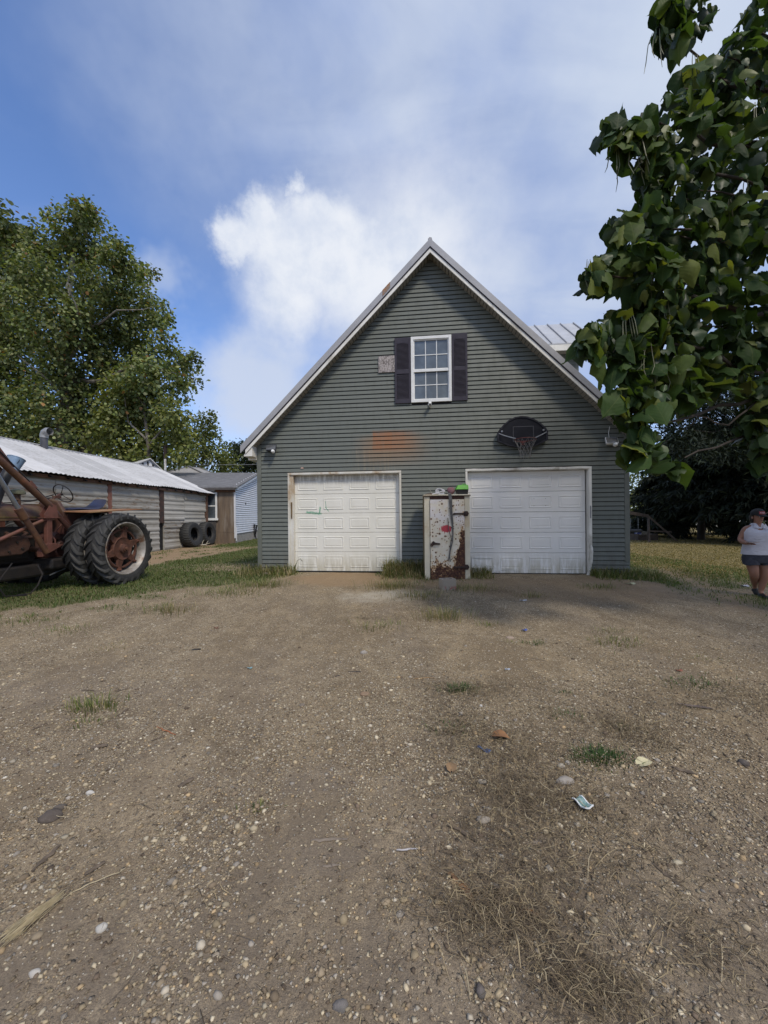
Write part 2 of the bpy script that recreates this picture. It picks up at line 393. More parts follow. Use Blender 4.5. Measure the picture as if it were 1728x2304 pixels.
# material whose colour comes per point
def attr_mat(name, rough=.8, trans=0, spec=.3, jitter=.25):
    m, t, b = new_mat(name)
    col = attr(t, 'Col', 'Color')
    n = noise(t, tc(t), 90, 3)
    col = mixc(t, ss(t, n, .35, .65, 0, jitter), col, mixc(t, 1, col, (.55, .55, .55), 'MULTIPLY'))
    setin(t, b, col=col, rough=rough, spec=spec)
    if trans:
        tr = node(t, 'ShaderNodeBsdfTranslucent', {'Color': mixc(t, 1, col, (1.5, 1.5, .6), 'MULTIPLY')})
        mx = node(t, 'ShaderNodeMixShader', {0: trans, 1: b.outputs[0], 2: tr.outputs[0]})
        t.links.new(mx.outputs[0], t.nodes['Material Output'].inputs[0])
    return m
M_STONE = attr_mat('pebble', .85); M_BLADE = attr_mat('blade', .7, .3); M_STRAW = attr_mat('straw', .8, .1); M_LEAF = attr_mat('leaf', .5, .32, .4, .15)

def ico():
    bm = bmesh.new(); bmesh.ops.create_icosphere(bm, subdivisions=1, radius=1)
    V = np.array([v.co for v in bm.verts]); Fc = np.array([[v.index for v in f.verts] for f in bm.faces]); bm.free(); return V, Fc
OCT = (np.array([(1, 0, 0), (-.5, .87, 0), (-.5, -.87, 0), (.35, .5, .62), (-.62, .1, .7), (.3, -.55, .66), (0, 0, -.6)], float),
       np.array([(0, 1, 3), (1, 4, 3), (1, 2, 4), (2, 5, 4), (2, 0, 5), (0, 3, 5), (3, 4, 5), (1, 0, 6), (2, 1, 6), (0, 2, 6)]))
def rand_rot(n, r):
    q = r.normal(size=(n, 4)); q /= np.linalg.norm(q, axis=1)[:, None]; w, x, y, z = q.T
    return np.stack([np.stack([1-2*(y*y+z*z), 2*(x*y-z*w), 2*(x*z+y*w)], -1), np.stack([2*(x*y+z*w), 1-2*(x*x+z*z), 2*(y*z-x*w)], -1), np.stack([2*(x*z-y*w), 2*(y*z+x*w), 1-2*(x*x+y*y)], -1)], 1)
def scatter(shape, pos, scl, rots, jit=.18, r=rng):
    V, Fc = shape; n = len(pos); k = len(V)
    P = V[None]*(1+r.normal(0, jit, (n, k, 1)))*scl[:, None, :]
    P = np.einsum('nij,nkj->nki', rots, P)+pos[:, None, :]
    return P.reshape(-1, 3), (Fc[None]+(np.arange(n)*k)[:, None, None]).reshape(-1, Fc.shape[1]), k
PAL = np.array([(.56, .53, .46), (.46, .42, .34), (.38, .33, .25), (.30, .26, .21), (.24, .20, .16), (.42, .40, .37), (.30, .29, .29), (.16, .13, .11), (.44, .35, .24), (.62, .60, .56)])
def yaw_rots(n, tilt=.5):
    a = rng.random(n)*2*np.pi; c, s = np.cos(a), np.sin(a); R0 = np.zeros((n, 3, 3)); R0[:, 0, 0] = c; R0[:, 0, 1] = -s; R0[:, 1, 0] = s; R0[:, 1, 1] = c; R0[:, 2, 2] = 1
    return R0
def gravel(n, y0, y1, smin, smax, mean, shape, bury=.25):
    y = y0*(y1/y0)**rng.random(n); x = (rng.random(n)*2-1)*(1.12*y+.5)
    g, l, br, pa, da, st = masks(x, y)
    keep = rng.random(n) < (.18+.95*st)*(1-.8*da)*(1-.93*g)*(1-.85*br)*(1-l)
    x, y = x[keep], y[keep]; n = len(x)
    s = np.clip(mean*np.exp(rng.normal(0, .45, n)), smin, smax)
    scl = np.stack([s, s*(.6+.35*rng.random(n)), s*(.38+.3*rng.random(n))], -1)
    z = gz(x, y)+np.exp(-np.maximum(0, np.hypot(x, y-2)-7)/4)*((fbm(x*2.2, y*2.2, 40)-.5)*.030+(fbm(x*7, y*7, 44, 3)-.5)*.014)
    pos = np.stack([x, y, z+scl[:, 2]*bury], -1)
    P, Fc, k = scatter(shape, pos, scl, yaw_rots(n))
    col = PAL[rng.choice(len(PAL), n, p=[.05, .12, .17, .20, .16, .06, .07, .10, .06, .01])]*np.array([1.14, 1.05, .88])*(.50+.58*rng.random((n, 1)))
    return P, Fc, np.repeat(col, k, 0)
def join(parts):
    V = []; Fs = []; cs = []; k = 0
    for P, Fc, c in parts: V.append(P); Fs.append(Fc+k); cs.append(c); k += len(P)
    return np.concatenate(V), np.concatenate(Fs), np.concatenate(cs)
def build_gravel():
    V, Fc, col = join([gravel(105000, .85, 9.5, .003, .008, .0048, OCT), gravel(34000, 1.0, 8.5, .005, .012, .0075, OCT), gravel(26000, .9, 3.4, .004, .012, .0066, OCT)])
    me = fast_mesh('gravel', V, Fc, 3); pcol(me, col)
    tag(link('gravel', me, M_STONE), 'small loose stones pressed into the yard earth', 'gravel', None, 'stuff')
    V, Fc, col = join([gravel(5200, .95, 4.6, .007, .019, .0105, ico())])
    me = fast_mesh('gravel', V, Fc, 3); pcol(me, col); me.polygons.foreach_set('use_smooth', [True]*len(me.polygons))
    tag(link('pebbles', me, M_STONE), 'larger rounded pebbles lying loose over the gravel', 'gravel', None, 'stuff')
build_gravel()

# blades: thin bent triangles strips (4 points, 2 faces as a quad + tip)
def blades(x, y, z, h, w, lean, cols, az=None):
    n = len(x); az = rng.random(n)*2*np.pi if az is None else az
    dx, dy = np.cos(az), np.sin(az); px, py = -dy, dx
    w = np.broadcast_to(w, n)[:, None]; h = np.broadcast_to(h, n); lean = np.broadcast_to(lean, n)
    b = np.stack([x, y, z], -1); side = np.stack([px, py, np.zeros(n)], -1)*w/2
    m = b+np.stack([dx*lean*h*.35, dy*lean*h*.35, h*.6], -1); tip = b+np.stack([dx*lean*h, dy*lean*h, h*(1-.35*np.clip(lean, 0, 2))], -1)
    V = np.stack([b-side, b+side, m+side*.8, m-side*.8, tip], 1).reshape(-1, 3); k = np.arange(n)[:, None]*5
    Fc = np.concatenate([k+np.array([[0, 1, 2]]), k+np.array([[0, 2, 3]]), k+np.array([[3, 2, 4]])], 0)
    return V, Fc, np.repeat(cols, 5, 0)
GREENS = np.array([(.100, .145, .040), (.080, .120, .034), (.130, .160, .052), (.165, .165, .068), (.064, .098, .030), (.24, .21, .115)])
def build_grass():
    n = 240000
    y = 5.2*(30/5.2)**rng.random(n); x = -10+(9+4)*rng.random(n)-(.2*y)*rng.random(n)
    x = np.where(rng.random(n) < .22, 4.6+rng.random(n)*4.5, x)
    g = masks(x, y)[0]; keep = rng.random(n) < g*.9
    x, y = x[keep], y[keep]; n = len(x)
    h = (.025+.05*rng.random(n))*(.7+.7*fbm(x*1.7, y*1.7, 50)); 
    cols = GREENS[rng.choice(6, n, p=[.27, .22, .2, .12, .12, .07])]*(.75+.5*rng.random((n, 1)))
    V, Fc, col = blades(x, y, gz(x, y)-.004, h, .005+.0009*y, .3+.9*rng.random(n), cols)
    me = fast_mesh('grass', V, Fc, 3); pcol(me, col)
    tag(link('grass', me, M_BLADE), 'short green grass growing beside the yard', 'grass', None, 'stuff')
    n = 42000
    y = 8*(26/8)**rng.random(n); x = y*(.52+.62*rng.random(n))
    l = masks(x, y)[1]; keep = rng.random(n) < l
    x, y = x[keep], y[keep]; n = len(x)
    DRY = np.array([(.26, .205, .09), (.20, .165, .068), (.145, .132, .052), (.32, .255, .13)])
    V, Fc, col = blades(x, y, gz(x, y)-.004, .02+.035*rng.random(n), .008+.0012*y, .5+.9*rng.random(n), DRY[rng.integers(0, 4, n)]*(.7+.5*rng.random((n, 1))))
    me = fast_mesh('dry_lawn', V, Fc, 3); pcol(me, col)
    tag(link('dry_lawn', me, M_BLADE), 'mown dry yellow lawn right of the garage', 'lawn', None, 'stuff')
build_grass()

STRAW = np.array([(.40, .32, .19), (.27, .21, .13), (.17, .13, .085), (.52, .44, .29), (.105, .080, .055)])
def build_straw():
    pos = []
    for px, py, rx, ry, k in STRAW_HEAPS:
        c = gnd(px, py); k = int(k*.95); q = rng.normal(size=(k, 2))*.6; pos.append(np.stack([c.x+q[:, 0]*rx*1.3, c.y+q[:, 1]*ry*1.6], -1))
    n0 = 700; yy = 1.0*(8/1.0)**rng.random(n0); pos.append(np.stack([(rng.random(n0)*2-1)*1.05*yy, yy], -1))
    P = np.concatenate(pos); n = len(P)
    L = np.clip(.050*np.exp(rng.normal(0, .55, n)), .012, .17); az = rng.normal(0, 1.0, n)+rng.integers(0, 2, n)*np.pi; w = .0003+.0014*rng.random(n)**3+P[:, 1]*.00028
    d = np.stack([np.cos(az), np.sin(az)], -1); s = np.stack([-d[:, 1], d[:, 0]], -1)*w[:, None]
    zz = gz(P[:, 0], P[:, 1])+.006+.02*rng.random(n)**2
    bend = rng.normal(0, .18, n)[:, None]*L[:, None]*np.stack([-d[:, 1], d[:, 0]], -1)
    def p3(q, z): return np.concatenate([q, z[:, None]], 1)
    a0 = P-d*L[:, None]/2; a2 = P+d*L[:, None]/2; a1 = P+bend
    lift = np.abs(rng.normal(0, .010, n))
    V = np.stack([p3(a0-s*.5, zz-.006), p3(a0+s*.5, zz-.006), p3(a1+s, zz+lift), p3(a1-s, zz+lift), p3(a2+s*.3, zz+lift*.4), p3(a2-s*.3, zz+lift*.4)], 1).reshape(-1, 3)
    k = np.arange(n)[:, None]*6; Fc = np.concatenate([k+np.array([[0, 1, 2, 3]]), k+np.array([[3, 2, 4, 5]])], 0)
    col = np.repeat(STRAW[rng.choice(5, n, p=[.13, .25, .29, .05, .28])]*(.6+.5*rng.random((n, 1))), 6, 0)
    me = fast_mesh('straw', V, Fc, 4); pcol(me, col)
    tag(link('straw', me, M_STRAW), 'dead grass stems and straw strewn over the gravel', 'straw', None, 'stuff')
build_straw()
# ================================================================== MATERIALS OF BUILT THINGS
def siding_mat():
    m, t, b = new_mat('green_vinyl'); v = tc(t); x, y, z = sep(t, v)
    n = noise(t, mapping(t, v, (.35, 1, 2.2)), 1.4, 6, .6); f = noise(t, mapping(t, v, (1, 1, .3)), 9, 5, .6)
    col = mixc(t, ss(t, n, .3, .7), (.122, .135, .120), (.140, .153, .136))
    col = mixc(t, ss(t, f, .48, .72, 0, .4), col, (.108, .117, .101))
    # grime splashed up from the ground
    col = mixc(t, mt(t, 'MULTIPLY', ss(t, z, .1, .9, .55, 0), ss(t, f, .3, .6)), col, (.105, .092, .068))
    # orange rust wash that ran down over the siding
    fb = noise(t, mapping(t, v, (3.2, 1, .5)), 2.1, 6, .65)
    xx = mt(t, 'ADD', x, mt(t, 'MULTIPLY', mt(t, 'SUBTRACT', fb, .5), .22))
    main = mt(t, 'MULTIPLY', mt(t, 'MULTIPLY', ss(t, xx, 2.86, 2.90), ss(t, xx, 3.30, 4.15, 1, 0)), mt(t, 'MULTIPLY', ss(t, z, 3.00, 3.13), ss(t, z, 3.46, 3.56, 1, 0)))
    wide = mt(t, 'MULTIPLY', mt(t, 'MULTIPLY', ss(t, xx, 2.35, 2.95), ss(t, xx, 3.5, 4.45, 1, 0)), mt(t, 'MULTIPLY', ss(t, z, 2.55, 3.05), ss(t, z, 3.3, 3.5, 1, 0)))
    runs = mt(t, 'MULTIPLY', mt(t, 'MULTIPLY', ss(t, xx, 2.2, 2.6), ss(t, xx, 3.3, 3.7, 1, 0)), ss(t, z, 3.2, 3.05, 0, 1))
    runs = mt(t, 'MULTIPLY', runs, ss(t, noise(t, mapping(t, v, (7, 1, .4)), 2, 4, .6), .45, .65))
    col = mixc(t, mt(t, 'MULTIPLY', runs, .35), col, (.30, .235, .150))
    col = mixc(t, mt(t, 'MULTIPLY', wide, .68), col, (.235, .150, .085))
    col = mixc(t, mt(t, 'MULTIPLY', main, ss(t, mt(t, 'ADD', mt(t, 'MULTIPLY', fb, .5), mt(t, 'MULTIPLY', noise(t, mapping(t, v, (9, 1, .35)), 2.2, 5, .7), .5)), .36, .58, .50, .98)), col, (.255, .118, .055))
    setin(t, b, col=col, rough=ss(t, f, .3, .7, .5, .68), spec=.4)
    bump(t, b, noise(t, mapping(t, v, (.5, 1, 4)), 12, 4), .05, .004)
    return m
M_SID = siding_mat()
M_POST = pm('green_trim', (.138, .147, .124), (.114, .122, .104), 5, .55)
M_WHT = pm('white_aluminium', (.78, .765, .71), (.66, .645, .59), 3, .4, 0, .04, c3=(.42, .39, .33), stretch=(1, 1, .4))
M_RAKE = pm('grey_rake_metal', (.36, .36, .37), (.30, .30, .31), 1.6, .45, .1, .03)
M_RUSTM = pm('rust_patch', (.30, .13, .05), (.22, .2, .18), 9, .8)
M_ROOF = pm('pale_roof_metal', (.50, .51, .53), (.43, .44, .46), 2, .4, .2, .03)
M_SOF = pm('tan_soffit', (.30, .275, .225), (.25, .23, .19), 6, .7)
M_CONC = pm('concrete', (.30, .285, .255), (.22, .205, .18), 6, .9, 0, .4)
M_SHUT = pm('plum_shutter', (.040, .037, .052), (.048, .044, .060), 5, .7, spec=.25)
M_DARK = pm('dark_inside', (.012, .012, .013), None, 3, .9)
M_GRIL = pm('white_grille', (.74, .75, .74), (.66, .67, .66), 4, .45)
def glass_mat(name, base=(.028, .034, .040)):
    m, t, b = new_mat(name); v = tc(t)
    col = mixc(t, ss(t, noise(t, v, 1.8, 4), .35, .65), base, tuple(x*1.8 for x in base))
    setin(t, b, col=col, rough=.06, spec=.8); bump(t, b, noise(t, v, 2.5, 2), .02, .01)
    return m
M_GLASS = glass_mat('window_glass', (.070, .085, .098))
def door_mat(name, c1, c2, left):
    m, t, b = new_mat(name); v = tc(t); x, y, z = sep(t, v)
    n = noise(t, mapping(t, v, (1, 1, .5)), 2.2, 6, .6); f = noise(t, mapping(t, v, (2, 1, .35)), 7, 6, .65)
    col = mixc(t, ss(t, n, .3, .7), c1, c2)
    col = mixc(t, mt(t, 'MULTIPLY', ss(t, z, .1, .75, .75, 0), ss(t, f, .35, .6)), col, (.42, .39, .29))
    if left:
        col = mixc(t, mt(t, 'MULTIPLY', ss(t, z, 2.2, 2.45, 0, .8), ss(t, f, .3, .6)), col, (.28, .255, .205))
        # faint green spray scribble
        for (ax, az, bx, bz, wd, k) in ((1.22, 1.60, 1.56, 1.56, .05, .8), (1.55, 1.72, 1.53, 1.58, .026, .95), (1.68, 1.72, 1.76, 1.62, .018, .9), (1.68, 1.86, 1.70, 1.72, .012, .8)):
            dx, dz = bx-ax, bz-az; L2 = dx*dx+dz*dz
            px_ = mt(t, 'SUBTRACT', x, ax); pz_ = mt(t, 'SUBTRACT', z, az)
            tt = mt(t, 'DIVIDE', mt(t, 'ADD', mt(t, 'MULTIPLY', px_, dx), mt(t, 'MULTIPLY', pz_, dz)), L2, clamp=True)
            ex = mt(t, 'SUBTRACT', px_, mt(t, 'MULTIPLY', tt, dx)); ez = mt(t, 'SUBTRACT', pz_, mt(t, 'MULTIPLY', tt, dz))
            dd = mt(t, 'SQRT', mt(t, 'ADD', mt(t, 'MULTIPLY', ex, ex), mt(t, 'MULTIPLY', ez, ez)))
            dd = mt(t, 'ADD', dd, mt(t, 'MULTIPLY', mt(t, 'SUBTRACT', noise(t, v, 30, 4), .5), wd*1.6))
            col = mixc(t, mt(t, 'MULTIPLY', ss(t, dd, 0, wd, 1, 0), k), col, (.06, .30, .17))
    col = mixc(t, ss(t, noise(t, v, 16, 5, .7), .66, .78, 0, .35), col, (.32, .30, .25))
    setin(t, b, col=col, rough=.42, spec=.4); bump(t, b, noise(t, mapping(t, v, (1, 1, 8)), 30, 2), .03, .002)
    return m
M_DL = door_mat('cream_white_door', (.68, .67, .60), (.74, .73, .67), True)
M_DR = door_mat('cool_white_door', (.76, .755, .735), (.80, .795, .775), False)

# ================================================================== GARAGE   (local x along the front, y into the building, z up)
W, D, RX, RZ, SL = 8.63, 10.5, 4.285, 7.77, 1.002
gar = thing('garage', 'dark green sided two door garage with steep metal gable roof', 'garage', (-3.119, 9.532, 0), -R(6.4))
def gable(x): return RZ-.10-SL*abs(x-RX)      # underside of the roof at the wall
def build_garage():
    # --- clapboards, one object each
    PIT, Z0 = .1016, .149
    prof = [(.0, .004), (-.019, 0), (-.022, .005), (-.020, .012), (-.005, 1.0), (.0, 1.0)]
    holes = [(.775, 3.56, -1, 2.565), (5.058, 7.842, -1, 2.565), (3.83, 4.75, 4.175, 5.70)]
    def board(x0, x1, z0, z1, cl, cr):
        # cl, cr: the ends follow the roof slope
        if x1-x0 < .04: return
        mb = MB(); h = z1-z0-.012; V = []
        for e in (0, 1):
            for y, q in prof:
                z = q if q < .5 else h
                x = (x0, x1)[e]
                if e == 0 and cl: x = x0+(z/SL)
                if e == 1 and cr: x = x1-(z/SL)
                V.append((x, y, z0+min(z, h)))
        n = len(prof)
        mb.add(V, [tuple(range(n)), tuple(range(2*n-1, n-1, -1))]+[(i, n+i, n+(i+1) % n, (i+1) % n) for i in range(n)])
        mb.build('siding_board', M_SID, gar)
    k = -1; z = Z0-PIT*0+.0
    z = .19
    rows = [(.19, Z0+PIT)]; z = Z0+PIT
    while z < 7.60: rows.append((z, z+PIT)); z += PIT
    for z0, z1 in rows:
        xl, xr, cl, cr = .10, W-.09, False, False
        if z1 > 3.28:
            a = RX-(gable(RX)-z0)/SL; b_ = 2*RX-a
            if a > xl: xl, cl = a, True
            if b_ < xr: xr, cr = b_, True
            if z1 < 3.9: xl = max(xl, .02); 
        if z0 < .42: xr = W+.012
        if z0 < .28: xl = .03
        segs = [(xl, xr, cl, cr)]
        for hx0, hx1, hz0, hz1 in holes:
            if z1 > hz0+.012 and z0 < hz1-.012:
                out = []
                for a, b_, c1, c2 in segs:
                    if hx0 > a and hx1 < b_: out += [(a, hx0-.004, c1, False), (hx1+.004, b_, False, c2)]
                    else: out.append((a, b_, c1, c2))
                segs = out
        for sg in segs: board(sg[0], sg[1], z0, z1, sg[2], sg[3])
    # --- sheathing behind the boards, with real openings, and side and back walls
    mb = MB()
    def slab(x0, x1, z0, z1): mb.box(x0, x1, .002, .12, z0, z1)
    slab(.0, .775, .1, 2.565); slab(3.56, 5.058, .1, 2.565); slab(7.842, W, .1, 2.565)
    mb.prism([(0, 2.565), (W, 2.565), (W, 3.28), (W-.05, gable(W-.05)-.02), (4.76, gable(4.76)-.03), (4.76, 5.69), (4.76, 4.17), (3.82, 4.17), (3.82, 5.69), (3.82, gable(3.82)-.03), (.05, gable(.05)-.02), (0, 3.28)], .002, .12)
    mb.prism([(3.82, 5.69), (4.76, 5.69), (4.76, gable(4.76)-.03), (RX, gable(RX)-.03), (3.82, gable(3.82)-.03)], .002, .12)
    mb.build('wall_sheathing', M_DARK, gar)  # near-black, so the gaps between boards draw the shade under each lap
    for sx, nm in ((0, 'l'), (W, 'r')):
        mb = MB(); z = .19; sg = -1 if sx == 0 else 1
        while z < 3.15:
            mb.hexa([(sx, .12, z), (sx+sg*.016, .12, z), (sx+sg*.016, D, z), (sx, D, z), (sx, .12, z+PIT), (sx+sg*.003, .12, z+PIT), (sx+sg*.003, D, z+PIT), (sx, D, z+PIT)]); z += PIT
        mb.box(min(sx, sx-sg*.1), max(sx, sx-sg*.1), .122, D-.002, .1, 3.3)
        mb.build('side_wall', M_SID, gar)
    mb = MB(); mb.prism([(0.1, .1), (W-.1, .1), (W-.1, 3.2), (RX, gable(RX)-.05), (.1, 3.2)], D-.12, D-.003); mb.build('back_wall', M_SID, gar)
    # --- corner posts, foundation, slab
    for x0, x1 in ((-.012, .096), (W-.092, W+.012)):
        mb = MB(); mb.box(x0, x1, -.024, .118, .42 if x0 > 1 else .2, 3.27); mb.build('corner_post', M_POST, gar, bev=.004)
    mb = MB()
    for x0, x1 in ((0.02, .79), (3.55, 5.07), (7.83, W-.01)): mb.box(x0, x1, -.004, .3, -.15, .188)
    mb.box(.02, .3, .3, D, -.15, .188); mb.box(W-.3, W-.01, .3, D, -.15, .188); mb.build('foundation', M_CONC, gar)
    mb = MB(); mb.box(.79, 3.55, -.06, .6, -.1, .112); mb.box(5.07, 7.83, -.06, .6, -.1, .108); mb.build('door_sill', M_CONC, gar)
    # --- roof, dark ribs run up the slope
    OV = .30
    xe = RX-4.55; ze = RZ-SL*4.55
    for s in (-1, 1):
        mb = MB(); f = lambda x, z: (RX+s*x, z)
        P = [f(0, RZ), f(4.55, ze), f(4.55, ze-.05), f(0, RZ-.05)]
        mb.prism(P if s > 0 else P[::-1], -OV+.012, D+.3); rf = mb.build('roof', M_ROOF, gar)
        mb = MB(); yy = -OV+.3
        while yy < D+.2:
            P = [(RX+s*.05, RZ-.05), (RX+s*4.55, ze+.001), (RX+s*4.55, ze+.022), (RX+s*.05, RZ-.028)]
            mb.prism(P if s > 0 else P[::-1], yy, yy+.03); yy += .4
        mb.build('rib', M_ROOF, rf)
        # rake trim in two lengths, fascia under it
        def strip(x0, x1, d0, d1, ya, yb):
            P = [(RX+s*x0, RZ-SL*x0-d0), (RX+s*x1, RZ-SL*x1-d0), (RX+s*x1, RZ-SL*x1-d1), (RX+s*x0, RZ-SL*x0-d1)]
            q = MB(); q.prism(P if s > 0 else P[::-1], ya, yb); return q
        for a, b_ in ((0, 2.62), (2.612, 4.575)):
            q = strip(a, b_, -.022, .150, -OV-.022-(.002 if a else 0), -OV+.006); q.build('rake_trim', M_RAKE, gar)
        strip(0, 4.5, .152, .178, -OV-.008, -OV+.02).build('drip_edge', M_SHUT, gar)
        strip(0, 4.46, .180, .275, -OV+.004, -OV+.03).build('fascia', M_WHT, gar)
        # vented soffit: narrow slats with grooves, one joined piece
        q = MB(); L = 4.40; nsl = 62
        for i in range(nsl):
            x0 = .0+L*i/nsl; x1 = .0+L*(i+1)/nsl-.012
            q.prism([(RX+s*x0, RZ-SL*x0-.235), (RX+s*x1, RZ-SL*x1-.235), (RX+s*x1, RZ-SL*x1-.247), (RX+s*x0, RZ-SL*x0-.247)], -OV+.03, .0)

        so_ = q.build('soffit', M_SOF, gar); so_['kind'] = 'stuff'
        q = strip(.02, L, .215, .233, -OV+.03, .0); q.build('soffit_backing', M_DARK, gar)
        # eave return box
        xo = 4.5; xi = 4.285
        q = MB(); P = [(RX+s*xo, ze-.09), (RX+s*xi, ze-.09), (RX+s*xi, ze+.17), ]
        q.prism([(RX+s*4.52, RZ-SL*4.52-.275), (RX+s*4.3, RZ-SL*4.52-.275), (RX+s*4.3, RZ-SL*4.3-.2), (RX+s*4.42, RZ-SL*4.42-.2)], -OV+.032, -.026)
        q.build('eave_return', M_WHT, gar)
        q = MB(); q.box(min(RX+s*4.3, RX+s*4.52), max(RX+s*4.3, RX+s*4.52), -.02, D, ze-.30, ze-.07); q.build('eave_soffit', M_WHT, gar)
    mb = MB(); mb.tube([(RX, -OV-.02, RZ+.005), (RX, D+.3, RZ+.005)], .05, 6); mb.build('ridge_cap', M_RAKE, gar)
    mb = MB(); mb.prism([(RX-1.10, RZ-1.10*SL+.025), (RX-.92, RZ-.92*SL+.025), (RX-.92, RZ-.92*SL-.10), (RX-1.10, RZ-1.10*SL-.12)], -OV-.028, -OV-.023); mb.build('rust_stain', M_RUSTM, gar)
    # --- dormer on the right slope
    dr = MB(); dr.box(8.06, 8.36, 2.30, 2.34, 3.3, 6.14); dm = dr.build('dormer', M_POST, gar)
    q = MB(); q.box(8.36, 8.45, 2.27, 2.36, 3.3, 6.14); q.build('dormer_corner_post', M_POST, dm)
    q = MB(); z = 3.4
    while z < 6.1:
        q.hexa([(5.6, 2.30, z), (5.6, 2.284, z), (8.36, 2.284, z), (8.36, 2.30, z), (5.6, 2.30, z+PIT), (5.6, 2.297, z+PIT), (8.36, 2.297, z+PIT), (8.36, 2.30, z+PIT)][::1]); z += PIT
    q.build('dormer_siding', M_SID, dm)
    q = MB(); q.box(8.40, 8.44, 2.36, 5.0, 3.3, 6.14); q.box(5.6, 8.4, 4.95, 5.0, 3.3, 6.14); q.prism([(2.36, 6.14), (5.0, 6.14), (3.68, 7.4)], 8.40, 8.44, 'x'); q.build('dormer_side', M_SID, dm)
    q = MB(); q.hexa([(4.6, 1.98, 6.20), (8.82, 1.98, 6.20), (8.82, 3.68, 7.53), (4.6, 3.68, 7.53), (4.6, 1.98, 6.23), (8.82, 1.98, 6.23), (8.82, 3.68, 7.57), (4.6, 3.68, 7.57)]); 
    q.hexa([(4.6, 3.68, 7.53), (8.82, 3.68, 7.53), (8.82, 5.38, 6.20), (4.6, 5.38, 6.20), (4.6, 3.68, 7.57), (8.82, 3.68, 7.57), (8.82, 5.38, 6.23), (4.6, 5.38, 6.23)]); q.build('dormer_roof', M_ROOF, dm)
    for i in range(11):
        x = 4.85+i*.395; q = MB(); q.hexa([(x, 1.97, 6.231), (x+.035, 1.97, 6.231), (x+.035, 3.66, 7.571), (x, 3.66, 7.571), (x+.008, 1.97, 6.262), (x+.027, 1.97, 6.262), (x+.027, 3.66, 7.60), (x+.008, 3.66, 7.60)]); q.build('dormer_rib', M_RAKE, dm)
    q = MB(); q.box(5.6, 8.80, 1.985, 2.01, 6.03, 6.205); q.build('dormer_fascia', M_WHT, dm)
    q = MB(); q.box(5.6, 8.80, 2.012, 2.28, 6.045, 6.06); q.build('dormer_soffit', M_SOF, dm)
    q = MB(); q.prism([(1.97, 6.24), (3.68, 7.59), (5.39, 6.24), (5.39, 6.10), (3.68, 7.44), (1.97, 6.10)], 8.822, 8.84, 'x'); q.build('dormer_rake_trim', M_WHT, dm)
    # --- window: frame, sashes, panes, grilles; shutters
    fr = MB(); x0, x1, z0, z1 = 3.815, 4.760, 4.16, 5.71
    fr.box(x0, x0+.062, -.045, .03, z0, z1); fr.box(x1-.062, x1, -.045, .03, z0, z1); fr.box(x0+.062, x1-.062, -.045, .03, z1-.07, z1); fr.box(x0+.062, x1-.062, -.05, .03, z0, z0+.068)
    win = fr.build('window', M_GRIL, gar, bev=.004)
    zm = 4.90
    for (za, zb, y) in ((zm+.02, z1-.07, 0), (z0+.068, zm+.02, .012)):
        q = MB(); xa, xb = x0+.062, x1-.062; t_ = .022
        q.box(xa, xa+t_, -.018+y, .02+y, za, zb); q.box(xb-t_, xb, -.018+y, .02+y, za, zb); q.box(xa+t_, xb-t_, -.018+y, .02+y, zb-t_, zb); q.box(xa+t_, xb-t_, -.018+y, .02+y, za, za+(t_ if y else .03))
        q.build('sash', M_GRIL, win)
        q = MB()
        cx = [xa+t_+(xb-xa-2*t_)*i/3 for i in range(4)]; cz = [za+t_, (za+zb)/2, zb-t_]
        for xx in cx[1:3]: q.box(xx-.009, xx+.009, -.006+y, .004+y, za+.01, zb-.01)
        q.box(xa+.01, xb-.01, -.004+y, .006+y, cz[1]-.009, cz[1]+.009); q.build('grille', M_GRIL, win)
        for i in range(3):
            for j in range(2):
                q = MB(); q.box(cx[i]-.002, cx[i+1]+.002, .007+y+.0003*i, .011+y+.0003*i, cz[j]+.0015*0, cz[j+1]); q.build('pane', M_GLASS, win)
    q = MB(); q.box(x0+.05, x1-.05, -.03, -.0, zm-.022, zm+.026); q.build('meeting_rail', M_GRIL, win)
    q = MB(); q.box(x0+.01, x1-.01, .16, .5, z0, z1); q.build('dark_room', M_DARK, win)
    for (a, b_, za, zb) in ((3.432, 3.805, 4.150, 5.700), (4.768, 5.123, 4.160, 5.728)):
        q = MB(); e = .045
        q.box(a, a+e, -.052, -.020, za, zb); q.box(b_-e, b_, -.052, -.020, za, zb)
        for c0, c1 in ((za, za+.10), ((za+zb)/2-.05-.03, (za+zb)/2+.02), (zb-.13, zb)): q.box(a+e, b_-e, -.050, -.020, c0, c1)
        q.box(a+e, b_-e, -.026, -.020, za+.1, zb-.13)
        sh = q.build('shutter', M_SHUT, gar, bev=.003)
        z = za+.106
        while z < zb-.14:
            if not ((za+zb)/2-.10 < z < (za+zb)/2+.015):
                q = MB(); q.hexa([(a+e, -.048, z), (a+e, -.026, z+.012), (b_-e, -.026, z+.012), (b_-e, -.048, z), (a+e, -.046, z+.010), (a+e, -.026, z+.024), (b_-e, -.026, z+.024), (b_-e, -.046, z+.010)]); q.build('slat', M_SHUT, sh)
            z += .0275
        q = MB(); cx_ = (a+b_)/2; hw = (b_-a)/2-e     # arched head
        q.prism([(cx_-hw, zb-.13), (cx_-hw, zb-.17)]+[(cx_+hw*math.sin(u), zb-.17+.04*math.cos(u)) for u in np.linspace(-1.5, 1.5, 9)]+[(cx_+hw, zb-.17), (cx_+hw, zb-.13)], -.047, -.022); q.build('arched_rail', M_SHUT, sh)
